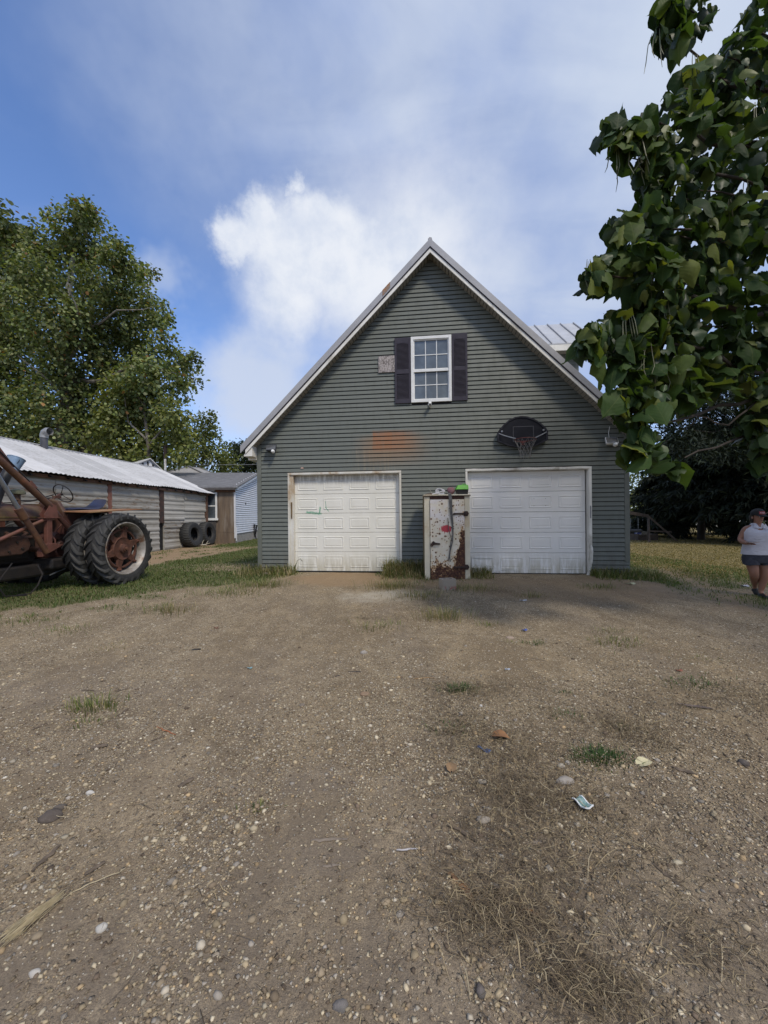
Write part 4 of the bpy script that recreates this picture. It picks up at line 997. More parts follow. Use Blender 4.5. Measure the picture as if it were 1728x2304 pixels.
    # side plate of the loader sub frame with rounded end
    q = MB(); q.prism([(1.28, .80), (1.25, .90), (1.29, 1.02), (1.40, 1.06), (2.9, 1.00), (2.9, .70), (1.40, .73)], .36, .44); q.build('side_plate', M_ENG, o, bev=.02)
    q = MB(); 
    for x, z in ((1.40, .84), (1.48, .95), (1.60, .80)): q.lathe([(.018, 0), (.018, .02), (0, .02)], 8, T(x, .44, z) @ rotM('X', R(-90)))
    q.build('bolts', M_BLK, o)
    # hood, lower panel, dash, steering
    def arch(x, w, zb, zt, n=9): return [Vector((x, w*math.cos(u), zb+(zt-zb)*max(0, math.sin(u))**.7)) for u in np.linspace(0, math.pi, n)]
    q = MB(); q.loft([arch(.66, .25, 1.34, 1.62), arch(1.05, .26, 1.34, 1.64), arch(1.9, .265, 1.33, 1.66), arch(2.7, .25, 1.30, 1.62)]); q.build('hood', M_MOSS, o, True)
    q = MB(); q.box(.66, 2.7, .255, .268, 1.39, 1.405); q.box(.66, 2.7, -.268, -.255, 1.39, 1.405); q.build('hood_trim', pm('mossy_strip', (.20, .17, .05), (.12, .06, .03), 8), o)
    q = MB(); q.box(.80, .83, -.27, .27, 1.30, 1.66); q.build('hood_seam', M_TRED, o, bev=.01)
    q = MB(); q.prism([(-.34, 1.04), (.34, 1.04), (.34, 1.5), (.20, 1.72), (.0, 1.78), (-.20, 1.72), (-.34, 1.5)], .50, .58, 'x'); q.build('dash_panel', M_TRED, o, bev=.02)
    q = MB(); q.tube([(.62, 0, 1.52), (.46, 0, 1.80), (.34, 0, 1.88)], .022, 8); q.box(.36, .46, -.05, .05, 1.79, 1.84); q.build('steering_column', M_TRED, o)
    Ms = T(.28, 0, 1.90) @ rotM('Y', R(-62))
    q = MB(); q.tube([Ms @ Vector((.20*math.cos(u), .20*math.sin(u), 0)) for u in np.linspace(0, 2*math.pi, 33)], .0105, 6, False)
    for k in range(3): a = 2*math.pi*k/3+.5; q.tube([Ms @ Vector((0, 0, -.05)), Ms @ Vector((.2*math.cos(a), .2*math.sin(a), 0))], .007, 5)
    q.lathe([(0, -.06), (.03, -.06), (.03, -.03), (0, -.03)], 10, Ms); q.build('steering_wheel', M_BLK, o, True)
    q = MB(); q.tube([(1.25, .06, 1.70), (.9, .05, 1.72), (.5, .03, 1.86)], .012, 5); q.tube([(1.3, -.05, 1.66), (.9, -.04, 1.70), (.5, -.02, 1.80)], .008, 5); q.build('control_rod', M_BLK, o)
    # air cleaner with mushroom cap, exhaust
    q = MB(); q.lathe([(.05, 0), (.05, .20), (.045, .21)], 14, T(1.14, .02, 1.62)); pc = q.build('air_cleaner', M_MOSS, o, True)
    q = MB(); q.lathe([(.05, .20), (.115, .21), (.12, .24), (.10, .28), (.05, .30), (0, .305)], 20, T(1.14, .02, 1.62)); q.build('cap', pm('mossy_grey', (.16, .17, .11), (.10, .10, .07), 18, .9), pc, True)
    q = MB(); q.tube([(1.62, .16, 1.55), (1.5, .18, 1.98), (1.36, .20, 2.34)], [.075, .075, .075], 16); q.build('stack_pipe', pm('dark_pipe', (.028, .030, .036), (.045, .047, .05), 6, .45, .4), o, True)
    # seat and fenders
    q = MB(); rings = []
    for i, (x, z, w, h) in enumerate(((.24, 1.56, .10, .02), (.12, 1.575, .20, .035), (-.1, 1.57, .235, .045), (-.30, 1.575, .235, .05), (-.42, 1.64, .215, .05), (-.52, 1.74, .19, .04), (-.56, 1.80, .16, .02))):
        rings.append([Vector((x-(h*.4 if i > 3 else 0), w*math.cos(u), z+h*math.sin(u))) for u in np.linspace(0, 2*math.pi, 17)[:-1]])
    q.loft(rings); q.build('seat', pm('navy_seat', (.014, .015, .036), (.024, .026, .055), 7, .4, 0, .25, bscale=7, bdist=.03), o, True)
    q = MB(); q.tube([(.0, 0, 1.1), (-.15, 0, 1.53)], .03, 8); q.build('seat_post', M_TRED, o)
    mf = pm('orange_rust_plate', (.30, .15, .060), (.22, .10, .050), 6, .75, .1, .12, c3=(.36, .24, .12), stretch=(.4, 2, 1))
    for s in (-1, 1):
        q = MB(); P = [(.62, s*.40, 1.52), (.62, s*.98, 1.50), (-.62, s*1.02, 1.585), (-.78, s*.40, 1.60)]; n = Vector((0, 0, -.022))
        P = P if s > 0 else P[::-1]
        q.hexa([Vector(p)+n for p in P]+[Vector(p) for p in P]); q.build('fender', mf, o)
        q = MB(); q.prism([(.62, 1.50), (.62, 1.15), (.40, 1.02), (.05, 1.38), (-.62, 1.565), (-.78, 1.58)], s*.38, s*.40); q.build('fender_side', M_TRED, o)
    # loader: post, arm, cylinder, brace, foot plate on each side
    for s in (1, -1):
        L = .50*s
        q = MB(); q.box(.965, 1.055, L-.04, L+.04, .74, 1.46); q.build('loader_post', M_LRED, o, bev=.006)
        q = MB(); q.prism([(.78, .86), (.84, .82), (1.16, .66), (1.17, .75), (1.08, .90), (.95, .90)], L-.055, L+.055); q.build('foot_plate', M_LRED, o, bev=.006)
        q = MB(); q.prism([(.86, 1.38), (1.10, 1.40), (1.12, 1.44), (1.0, 1.66), (.90, 1.62)], L-.052, L-.043); q.prism([(.86, 1.38), (1.10, 1.40), (1.12, 1.44), (1.0, 1.66), (.90, 1.62)], L+.043, L+.052); q.box(.84, 1.13, L-.07, L+.07, 1.375, 1.392); q.build('pivot_bracket', M_LRED, o)
        q = MB(); q.tube([(.60, L, 1.15), (.97, L, 1.60)], .046, 12); q.build('arm_tail', M_TRED, o, True)
        q = MB(); q.tube([(.97, L, 1.60), (1.75, L, 2.34), (3.4, L, 3.2)], .057, 14); arm = q.build('loader_arm', M_PIPE, o, True)
        q = MB(); q.prism([(1.22, 1.93), (1.32, 2.05), (1.38, 1.99), (1.30, 1.90)], L-.05, L+.05); q.prism([(1.55, 2.26), (2.0, 2.90), (2.3, 2.78), (1.75, 2.36)], L-.012, L+.012); q.build('arm_gusset', M_LRED, arm)
        q = MB(); q.tube([(1.0, L+.03*s, 1.68), (1.9, L+.03*s, 2.62)], .010, 6); q.build('hydraulic_line', M_BLK, arm)
        q = MB(); q.tube([(1.11, L+.09*s, .74), (1.52, L+.09*s, 1.46)], .047, 14); q.tube([(1.47, L+.09*s, 1.37), (1.57, L+.09*s, 1.545)], .062, 14); cy = q.build('loader_cylinder', M_PIPE, o, True)
        q = MB(); q.tube([(1.55, L+.09*s, 1.51), (2.0, L+.09*s, 2.34)], .034, 12); q.build('piston_rod', M_ROD, cy, True)
        q = MB(); q.tube([(1.0, L, 1.38), (2.6, L-.02*s, .62)], .032, 10); q.build('brace', M_LRED, o, True)
    q = MB(); q.tube([(1.08, -.5, .80), (1.08, .5, .80)], .05, 10); q.build('cross_tube', M_ENG, o)
    # things below: pan, hoses, levers
    q = MB(); q.box(.2, 2.2, -.3, .35, .28, .52); q.box(.5, 1.0, .1, .55, .40, .6); q.build('belly_pan', M_BLK, o, bev=.04)
    q = MB(); q.tube([(1.2, .5, .52), (1.18, .58, .35), (1.30, .62, .16), (1.45, .66, .05), (1.62, .62, .06)], .012, 6); q.tube([(1.6, .5, .6), (1.9, .6, .3), (1.8, .62, .08), (1.5, .66, .03)], .012, 6); q.build('hose', M_BLK, o, True)
    q = MB(); q.tube([(.75, .28, 1.0), (.62, .36, 1.28), (.55, .40, 1.45)], .011, 6); q.tube([(.85, .3, 1.15), (.8, .4, .95), (.82, .44, .7)], .016, 6); q.tube([(.45, .30, 1.05), (.30, .42, 1.12)], .03, 8); q.build('lever', M_LRED, o)
    q = MB()
    for x, z, r_ in ((.70, 1.02, .09), (.62, .86, .07), (.85, .90, .06)): q.lathe([(0, 0), (r_, 0), (r_, .10), (r_*.6, .14), (0, .14)], 14, T(x, .2, z) @ rotM('X', R(-90)))
    q.build('housing_cover', M_TRED, o, True)
    q = MB(); q.tube([(.5, .42, .40), (.86, .48, .33), (1.0, .52, .30)], .012, 6); q.build('drag_link', M_ROD, o)
    # front end, out of the picture
    for s in (-1, 1):
        q = MB(); q.lathe([(.2, -.08), (.34, -.09), (.37, 0), (.34, .09), (.2, .08), (.19, 0)], 28, T(2.75, s*.25, .37) @ rotM('X', R(90)), closed=True); q.build('front_tyre', M_TYRE, o, True)
    q = MB(); q.tube([(2.75, -.25, .37), (2.75, .25, .37)], .05, 8); q.tube([(2.7, 0, .37), (2.6, 0, 1.0)], .07, 8); q.build('front_axle', M_TRED, o)
    q = MB(); q.hexa([(3.2, -.8, 2.6), (3.9, -.8, 2.7), (3.9, .8, 2.7), (3.2, .8, 2.6), (3.2, -.8, 3.3), (3.5, -.8, 3.3), (3.5, .8, 3.3), (3.2, .8, 3.3)]); q.build('loader_bucket', M_ENG, o)
build_tractor()
for ch in TR.children:                       # the body sits a little further back over the axle
    if ch.name.split('.')[0] in ('wheel', 'rear_axle'): continue
    for part in [ch]+list(ch.children):
        for v in part.data.vertices: v.co.x += -.18+.09*v.co.x; v.co.z += .015
def TRW(x, y, z): return TR.matrix_basis @ Vector((x, y, z))
def build_pail():
    o = thing('pail', 'pale blue metal pail upended on the leaning tractor pipe', 'pail', TRW(1.29, .2, 2.32)); 
    ax = Vector(TRW(1.36, .20, 2.34)-TRW(1.5, .18, 1.98)).normalized(); o.rotation_mode = 'QUATERNION'; o.rotation_quaternion = ax.to_track_quat('Z', 'Y')
    mb_ = pm('blue_pail', (.19, .29, .42), (.25, .34, .46), 5, .4, .2)
    q = MB(); q.lathe([(.082, -.10), (.092, -.10), (.128, .16), (.134, .165), (.134, .175), (.122, .17), (.088, -.09)], 28, closed=True); q.build('body', mb_, o, True)
    q = MB(); q.lathe([(.0, -.02), (.088, -.02), (.088, -.035), (0, -.035)], 20); q.build('base', mb_, o)
    q = MB(); q.tube([(.13*math.cos(u), .0+.02, .13-.15*math.sin(u)) for u in np.linspace(0, math.pi, 13)], .004, 5); q.build('bail', M_BLK, o)
build_pail()
# ================================================================== SHED, HOUSES AND WHAT STANDS BY THEM
def sheet_mat(name, c1, c2, rust, amount=.5, ribs=0):
    m, t, b = new_mat(name); v = tc(t); n = noise(t, mapping(t, v, (1, .35, 2.0)), 1.6, 7, .65); f = noise(t, mapping(t, v, (1, .5, 3)), 7, 6, .65)
    oi = node(t, 'ShaderNodeObjectInfo').outputs['Random']
    col = mixc(t, ss(t, n, .3, .7), c1, c2); col = mixc(t, mt(t, 'MULTIPLY', oi, .55), col, tuple(x*.55 for x in c1))
    col = mixc(t, ss(t, mt(t, 'ADD', f, mt(t, 'MULTIPLY', mt(t, 'SUBTRACT', oi, .5), .16)), .52, .72, 0, amount), col, rust)
    if ribs:      # dark lines in the colour stand in for the shading of the ribs
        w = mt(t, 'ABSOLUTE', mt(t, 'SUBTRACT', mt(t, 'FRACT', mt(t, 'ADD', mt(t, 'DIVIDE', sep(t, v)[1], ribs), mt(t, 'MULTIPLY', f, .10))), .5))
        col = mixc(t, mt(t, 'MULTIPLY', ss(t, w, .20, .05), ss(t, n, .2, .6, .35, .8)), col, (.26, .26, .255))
    setin(t, b, col=col, rough=.6, spec=.35, metal=0); bump(t, b, f, .12, .01)
    return m
M_SHEET = sheet_mat('whitewashed_sheet', (.31, .295, .255), (.45, .435, .395), (.17, .115, .072), 1.0)
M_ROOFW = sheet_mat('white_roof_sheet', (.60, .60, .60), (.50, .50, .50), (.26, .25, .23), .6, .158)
M_WOOD = pm('weathered_plywood', (.17, .125, .085), (.115, .085, .062), 2.6, .9, 0, .3, c3=(.21, .175, .14), stretch=(2.5, 2.5, .35), bscale=20)
M_RWOOD = pm('rusty_brown_board', (.15, .075, .045), (.085, .05, .035), 4, .85, 0, .25, stretch=(1, 1, .4))
M_PATCH = pm('dark_patch', (.055, .05, .048), (.08, .07, .065), 9, .9)
M_SHING = pm('grey_shingle', (.17, .17, .175), (.115, .115, .12), 7, .9, 0, .4, c3=(.22, .22, .225), stretch=(.5, 2, 2))
M_VINW = pm('white_vinyl', (.62, .63, .65), (.55, .56, .58), 3, .5)
SHX, SHY = -9.78, 10.36
shed = thing('metal_shed', 'long low shed of whitewashed corrugated sheets with a white metal roof', 'shed', (SHX, SHY, .10), -math.atan2(.68, 10.24))
# local y runs along the eave (away from the camera), x to the yard, z up; eave at x = 0
def build_shed():
    o = shed; y0, y1 = -6.0, 10.25; zE = 2.73; zR = 4.14; wR = -3.2; xw = -.22
    sl = (zR-zE)/(-wR)
    rgn = random.Random(4)
    # roof sheets: each 0.9 wide with ribs, one object each, ends uneven at the eave
    y = y0; k = 0
    while y < y1-.05:
        w = min(.92, y1-y); drop = rgn.uniform(-.03, .10)+.06*math.sin(y*.8); lift = .012*(k % 2)
        q = MB(); nrib = 6; V = []
        cs = []
        for i in range(nrib*2+1):
            yy = y+(w+.03)*i/(nrib*2); cs.append((yy, .030 if i % 2 else 0))
        e = drop*.5
        q2 = [(e, zE-sl*e), (wR+.0, zR)]
        for (x, z) in q2:
            for yy, h in cs: V.append((x, yy, z+h+lift+.02*math.sin(yy*1.1)*(1 if x > -1 else .3)))
        for (x, z) in q2:
            for yy, h in cs: V.append((x, yy, z+h+lift-.006+.02*math.sin(yy*1.1)*(1 if x > -1 else .3)))
        n = len(cs)
        q.add(V, [(i, i+1, n+i+1, n+i) for i in range(n-1)]+[(2*n+i, 3*n+i, 3*n+i+1, 2*n+i+1) for i in range(n-1)]+[(i, 2*n+i, 2*n+i+1, i+1) for i in range(n-1)]+[(n-1, 3*n-1, 4*n-1, 2*n-1)])
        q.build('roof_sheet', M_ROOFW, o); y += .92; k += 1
    q = MB(); q.prism([(wR-.12, zR-.03), (wR, zR+.045), (wR+.14, zR-.03+.02), (wR+.14, zR-.035), (wR, zR+.03), (wR-.12, zR-.045)], y0, y1+.02); q.build('ridge_cap', M_RAKE, o)
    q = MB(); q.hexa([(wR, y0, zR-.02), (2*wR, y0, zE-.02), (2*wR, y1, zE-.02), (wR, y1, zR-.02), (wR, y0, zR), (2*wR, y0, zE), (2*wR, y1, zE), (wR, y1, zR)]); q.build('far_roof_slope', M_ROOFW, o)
    q = MB(); q.box(-.30, -.12, y0+.02, y1-.02, zE-.12, zE-.02); q.build('eave_rafter', M_RWOOD, o)
    q = MB(); yy = y0+.2
    while yy < y1: q.prism([(-.02, zE-.075), (-.34, zE+.06), (-.34, zE-.02), (-.02, zE-.115)], yy, yy+.05); yy += .61
    q.build('rafter_tails', M_DARK, o)
    # wall posts and backing
    q = MB(); q.box(xw-.16, xw-.06, y0, y1-.3, 0, zE); q.box(-6.2, -6.1, y0, y1-.3, 0, zE-.02); q.box(-6.1, xw-.16, y1-.42, y1-.32, 0, zE-.02); q.box(-6.1, xw-.16, y0, y0+.1, 0, zE-.02); q.prism([(xw-.1, zE-.02), (2*wR+.3, zE-.02), (wR, zR-.1)], y1-.4, y1-.3); q.build('wall_frame', M_DARK, o)
    # wall sheets: rows laid on their side, each with ribs
    cols_ = [(-6.0, -3.6), (-3.59, -1.2), (-1.19, 1.22), (1.23, 3.22), (3.42, 6.02), (6.36, 7.85), (7.86, 9.78)]
    for ci, (a, b_) in enumerate(cols_):
        z = zE-.06; r = 0
        hts = [.40, .50, .36, .50, .40, .46, .5] if ci % 2 == 0 else [.46, .42, .44, .36, .46, .44, .5]
        for h in hts:
            if z <= .05: break
            zb = max(.02, z-h); aa = a; bb = b_
            if ci == 5 and r >= 4: bb = b_-.35
            if ci == 6 and r >= 4: aa = a-.34
            if ci == 6 and r == 2: bb = b_-.10
            tilt = rgn.uniform(-.012, .012); out = rgn.uniform(0, .012)+.006*(r % 2)
            q = MB(); npr = 2; V = []; rows = []
            m_ = 5*npr
            for i in range(m_+1):
                zz = zb-.03+(z-zb+.03)*i/m_; rows.append((zz, (.0, .016, .016, .0, .0)[i % 5]+.018*(1-i/m_)))
            for yy, tl in ((aa, 0), (bb, tilt)):
                for zz, d in rows: V.append((xw+d+out, yy, zz+tl))
            for yy, tl in ((aa, 0), (bb, tilt)):
                for zz, d in rows: V.append((xw-.05, yy, zz+tl))
            n = len(rows)
            q.add(V, [(i, i+1, n+i+1, n+i)[::-1] for i in range(n-1)]+[(i, i+1, 2*n+i+1, 2*n+i) for i in range(n-1)]+[(n+i, 3*n+i, 3*n+i+1, n+i+1) for i in range(n-1)])
            q.build('wall_sheet', M_SHEET, o)
            z = zb; r += 1
    mred = pm('red_post_paint', (.23, .10, .07), (.16, .07, .05), 6, .8, c3=(.3, .27, .24)); mblk = pm('charred_post', (.035, .025, .022), (.07, .035, .025), 7, .9)
    q = MB(); q.box(xw-.05, xw+.035, 3.23, 3.41, 0, zE-.13); q.build('wall_post', mred, o)
    q = MB(); q.box(xw-.05, xw+.035, 6.04, 6.34, 1.2, zE-.13); q.build('wall_post', mblk, o)
    q = MB(); q.box(xw-.05, xw+.05, 9.79, 9.96, 0, zE-.13); q.build('wall_post', M_RWOOD, o)
    q = MB(); q.box(xw-.05, xw+.02, -6, 9.8, 1.42, 1.455); q.build('girt', M_PATCH, o)
    # bent stove pipe on the roof
    p = Vector((-2.9, 3.55, 0)); zz = zE-sl*p.x-.05
    q = MB(); q.tube([(p.x, p.y, zz), (p.x, p.y, zz+.42)], .115, 16); sp = q.build('stove_pipe', pm('pipe_grey', (.06, .062, .07), (.09, .09, .10), 6, .5, .3), o, True)
    q = MB(); q.tube([(p.x, p.y, zz+.42), (p.x, p.y+.01, zz+.53), (p.x+.05, p.y, zz+.62), (p.x+.15, p.y-.02, zz+.66), (p.x+.27, p.y-.03, zz+.65)], [.125, .13, .135, .135, .135], 16, False)
    q.build('elbow', pm('galvanised', (.34, .34, .34), (.27, .27, .27), 6, .5, .4), sp, True)
build_shed()

def loc_at(px, py, Y): return at(px, py, Y)
def build_small_gable():
    ap = at(336, 1031, 23.5); o = thing('gabled_outbuilding', 'small white metal roofed gable with dark gaps showing behind the shed roof', 'outbuilding', (ap.x, ap.y, 0), R(53))
    g = ap.z-.04
    q = MB(); q.prism([(-.9, 0), (1.5, 0), (1.5, g-1.42), (0, g-.03), (-.9, g-.50)], .02, 5); q.build('wall', M_VINW, o)
    for s, xe_, ze_ in ((-1, -1.15, g-.60), (1, 1.75, g-1.62)):
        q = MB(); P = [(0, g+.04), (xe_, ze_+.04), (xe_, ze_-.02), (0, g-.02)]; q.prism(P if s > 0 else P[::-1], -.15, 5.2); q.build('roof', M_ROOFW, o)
    for x, w, za, zb in ((-.36, .07, g-.62, g-.28), (-.08, .07, g-.70, g-.16), (.20, .08, g-.72, g-.30)):
        q = MB(); q.box(x-w/2, x+w/2, -.02, .018, za, zb); q.build('gap', M_DARK, o)
    q = MB(); q.prism([(0, g-.02), (1.7, g-1.60), (1.7, g-1.70), (0, g-.10)], -.03, .015); q.build('barge_board', M_RAKE, o)
build_small_gable()
def build_pole():
    b = at(372, 1062, 24); o = thing('flue_pole', 'thin dark and white flue pole with a bent cap behind the shed', 'flue', (b.x, b.y, 0))
    zt = at(372, 1005, 24).z
    q = MB(); q.tube([(0, 0, .0), (0, 0, zt-.75)], .07, 10); q.build('lower_pipe', pm('chalky_white', (.6, .6, .6), (.35, .33, .31), 9), o)
    q = MB(); q.tube([(0, 0, zt-.75), (0, 0, zt-.08), (.05, 0, zt+.02)], .095, 10); q.build('upper_pipe', M_BLKI, o)
    q = MB(); q.lathe([(.0, .1), (.14, .02), (.14, 0), (0, 0)], 12, T(.05, 0, zt)); q.build('cap', M_BLKI, o)
build_pole()
def build_hip():
    c = at(432, 1060, 33); o = thing('hip_roof_house', 'pale grey hipped house roof rising behind the shingled roof', 'house', (c.x, c.y, 0))
    ze, zp = at(432, 1080, 30).z, at(432, 1050, 33).z
    q = MB(); q.box(-2.7, 2.9, -2.4, 3, 0, ze-.05); q.build('wall', M_VINW, o)
    P = [(-3.0, -2.8, ze), (3.3, -2.8, ze), (3.3, 3.4, ze), (-3.0, 3.4, ze)]; a, b_ = (-.3, .0, zp), (.2, .8, zp)
    q = MB(); q.add(P+[a, b_], [(0, 1, 4), (1, 2, 5, 4), (2, 3, 5), (3, 0, 4, 5), (3, 2, 1, 0)]); q.build('roof', pm('pale_shingle', (.34, .335, .33), (.29, .285, .28), 6, .9), o)
    q = MB()
    for p, e in ((0, a), (1, a), (2, b_), (3, b_)): q.tube([Vector(P[p])+Vector((0, 0, .03)), Vector(e)+Vector((0, 0, .03))], .06, 5)
    q.tube([a, b_], .07, 5); q.build('hip_cap', M_SHING, o)
build_hip()
HSX, HSY = -8.06, 20.8
house = thing('white_house', 'white sided house with grey shingle roof and a weathered plywood front', 'house', (HSX, HSY, .10), R(5.5))
def build_house():
    o = house; L = -9.5; zE = 3.10; zR = 4.42; dR = 5.3; zW = .55
    q = MB(); q.box(L, -.02, .02, 2*dR-.02, .0, zE-.02); q.build('wall', M_WOOD, o)
    q = MB(); q.prism([(0.02, zE-.05), (2*dR-.02, zE-.05), (dR, zR-.08)], -.3, -.02, 'x'); q.build('gable_wall', M_DARK, o)  # near-black, so gaps between the upper courses draw their lap shade
    # white siding on the gable side: every course
    z = zW; 
    while z < zR-.1:
        e = 0 if z < zE else (z-zE)/(zR-zE)*dR
        y0, y1 = .02+e, 2*dR-.02-e
        q = MB(); q.hexa([(-.02, y0, z), (.026, y0, z), (.026, y1, z), (-.02, y1, z), (-.02, y0, z+.103), (-.002, y0, z+.103), (-.002, y1, z+.103), (-.02, y1, z+.103)]); q.build('siding_board', M_VINW, o); z += .125
    q = MB(); q.box(-.07, .03, -.012, .09, zW-.25, zE); q.build('corner_trim', M_VINW, o)
    q = MB(); q.box(-.05, -.008, .09, 2*dR-.1, -.1, zW-.01); q.build('foundation', M_CONC, o)
    q = MB(); q.tube([(.03, .12, .15), (.035, .10, .9)], .035, 6); q.build('downpipe', M_VINW, o)
    # roof
    for s in (0, 1):
        ya = dR; yb = -.28 if s == 0 else 2*dR+.28
        q = MB(); zb = zR-(zR-zE)/dR*(dR+.28)
        P = [(ya, zR+.04), (yb, zb+.04), (yb, zb-.03), (ya, zR-.03)]; q.prism(P if s else P[::-1], L-.2, .22, 'x'); q.build('roof', M_SHING, o)
        if s == 0:
            n = 14
            q = MB()
            for i in range(1, n):
                u = i/n; y = yb+(ya-yb)*u; zz = zb+(zR-zb)*u+.041; q.prism([(y-.02, zz-.004), (y+.3, zz+.078-.004), (y+.3, zz+.085), (y-.02, zz+.008)], L-.19, .215, 'x')
            r_ = q.build('shingle_courses', M_SHING, o); r_['kind'] = 'stuff'
            q = MB(); q.box(L, .1, -.275, -.24, zb-.13, zb-.03); q.build('eave_board', M_PATCH, o)
    q = MB(); q.prism([(-.3, zE-.07), (dR, zR-.03), (dR, zR-.17), (-.1, zE-.17), ], .165, .19, 'x'); q.build('gable_rake', M_VINW, o)
    q = MB(); q.box(-3.4, -1.02, -.10, .02, zE-.27, zE-.09); q.build('white_gutter_board', M_VINW, o, bev=.03)
    q = MB(); q.box(-1.0, .03, -.06, .015, zE-.30, zE-.07); q.build('rotten_fascia', pm('rotten_wood', (.20, .085, .04), (.06, .045, .035), 4, .9), o)
    # window
    x0, x1, z0, z1 = -1.60, -.92, 1.33, 2.78
    q = MB(); q.box(x0, x0+.09, -.05, .0, z0, z1); q.box(x1-.09, x1, -.05, .0, z0, z1); q.box(x0, x1, -.048, .0, z1-.08, z1); q.box(x0-.05, x1+.05, -.09, .0, z0-.05, z0+.07); w = q.build('window', M_GRIL, o)
    q = MB(); q.box(x0+.09, x1-.09, -.04, .0, (z0+z1)/2-.03, (z0+z1)/2+.03); q.build('sash_rail', M_GRIL, w)
    mg = glass_mat('house_glass', (.05, .06, .07))
    for a, b_ in ((z0+.07, (z0+z1)/2-.03), ((z0+z1)/2+.03, z1-.08)): q = MB(); q.box(x0+.09, x1-.09, -.015, .012, a, b_); q.build('pane', mg, w)
    # plywood sheets and strips on the front
    for a, b_, za, zb, m in ((-.86, -.05, .62, 2.78, M_WOOD), (-1.85, -.98, .05, .60, M_WOOD), (-.97, -.04, .02, .61, M_WOOD)):
        q = MB(); q.box(a, b_, -.022, .0, za, zb); q.build('plywood_sheet', m, o)
    for i in range(12):
        x = -1.83+i*.15; q = MB(); q.box(x, x+.138, -.034-.004*(i % 3), -.0235, .03-.02*(i % 2), .60-.015*(i % 4)); q.build('plank', M_WOOD, o)
    q = MB(); q.box(-1.52, -.98, -.03, .0, .64, 1.26); q.build('dark_patch', M_PATCH, o)
    q = MB(); q.box(-2.2, -1.80, -.03, .0, .0, 2.7); q.build('brown_board', M_RWOOD, o)
    q = MB(); q.box(-.02, .028, 2.1, 2.22, 2.18, 2.32); q.build('hole', M_DARK, o)
build_house()
def build_chair():
    p = gnd(566, 1214); o = thing('slatted_chair', 'dark slatted garden chair leaning by the white house wall', 'chair', (p.x-.22, p.y+.5, p.z), R(215))
    m = pm('charcoal_plastic', (.020, .021, .028), (.03, .03, .038), 6, .5)
    for i in range(5):
        x = -.25+i*.125; q = MB(); q.hexa([(x-.055, .10, .30), (x+.055, .10, .30), (x+.055, .13, .30), (x-.055, .13, .30), (x*1.1-.055, .36, 1.0-.03*abs(i-2)), (x*1.1+.055, .36, 1.0-.03*abs(i-2)), (x*1.1+.055, .39, 1.0-.03*abs(i-2)), (x*1.1-.055, .39, 1.0-.03*abs(i-2))]); q.build('back_slat', m, o)
    for i in range(4):
        y = .06-.14*i; q = MB(); q.box(-.28, .28, y-.06, y+.055, .30+.035*i, .325+.035*i); q.build('seat_slat', m, o)
    for s in (-1, 1):
        q = MB(); q.box(s*.34-.06, s*.34+.06, -.5, .3, .56, .585); q.build('arm_rest', m, o)
        q = MB(); q.box(s*.30-.02, s*.30+.02, -.46, -.36, 0, .56); q.build('leg', m, o)
        q = MB(); q.hexa([(s*.29-.015, .2, 0), (s*.29+.015, .2, 0), (s*.29+.015, .3, 0), (s*.29-.015, .3, 0), (s*.29-.015, -.45, .40), (s*.29+.015, -.45, .40), (s*.29+.015, -.45, .48), (s*.29-.015, -.1, .48)]); q.build('side_rail', m, o)
build_chair()
def build_tyres():
    for px, py, lab, rot in ((409, 1231, 'big bald tractor tyre against the shed, the nearer of two', R(16)), (444, 1226, 'big treaded tyre behind the nearer tyre, next to the brown post', R(20))):
        p = gnd(px, py); o = thing('big_tyre', lab, 'tyre', (p.x+.50, p.y-.1, p.z), rot-R(24), 'tyres leaning on the shed wall')
        RR = .60; w = .26; M = T(0, 0, RR-.01) @ rotM('Y', R(82)) ; 
        q = MB(); q.lathe([(.30, -w*.55), (.33, -w*.85), (.45, -w*1.0), (.53, -w*.97), (.575, -w*.78), (.592, 0), (.575, w*.78), (.53, w*.97), (.45, w), (.33, w*.85), (.30, w*.55), (.315, w*.45), (.46, w*.75), (.54, 0), (.46, -w*.75), (.315, -w*.45)], 40, M, closed=True)
        for k in range(30):
            for s in (-1, 1):
                a = 2*math.pi*(k+.25*s)/30
                rings = []
                for u, r_, da in ((.05, .603, 0), (.55, .603, .05), (.93, .568, .08)):
                    rings.append([M @ Vector(((r_-.03)*math.cos(a+da-.05), (r_-.03)*math.sin(a+da-.05), s*u*w)), M @ Vector((r_*math.cos(a+da-.04), r_*math.sin(a+da-.04), s*u*w)), M @ Vector((r_*math.cos(a+da+.04), r_*math.sin(a+da+.04), s*u*w)), M @ Vector(((r_-.03)*math.cos(a+da+.05), (r_-.03)*math.sin(a+da+.05), s*u*w))])
                q.loft(rings)
        q.build('casing', M_TYRE, o, True)
build_tyres()
def build_antlers():
    m = pm('bone', (.58, .54, .45), (.48, .43, .34), 8, .7)
    for px, py, sc, rot, lab in ((438, 1229, .9, R(150), 'bleached branching antler lying at the foot of the big tyres'), (453, 1230, 1.05, R(20), 'larger bleached antler on bare earth right of the first')):
        p = gnd(px, py); o = thing('antler', lab, 'antler', (p.x, p.y, p.z+.02), rot, 'antlers by the tyres')
        q = MB(); q.tube([(-.32*sc, 0, .02), (-.1*sc, .08, .05), (.15*sc, .10, .07), (.36*sc, .02, .14)], [.032, .028, .022, .008], 7)
        for x, y, h in ((-.18, .05, .20), (.02, .09, .26), (.2, .09, .2)): q.tube([(x*sc, y, .05), (x*sc+.03, y-.06, .05+h*.5*sc), (x*sc+.10, y-.05, .05+h*sc)], [.024, .017, .005], 6)
        q.build('beam', m, o, True)
build_antlers()
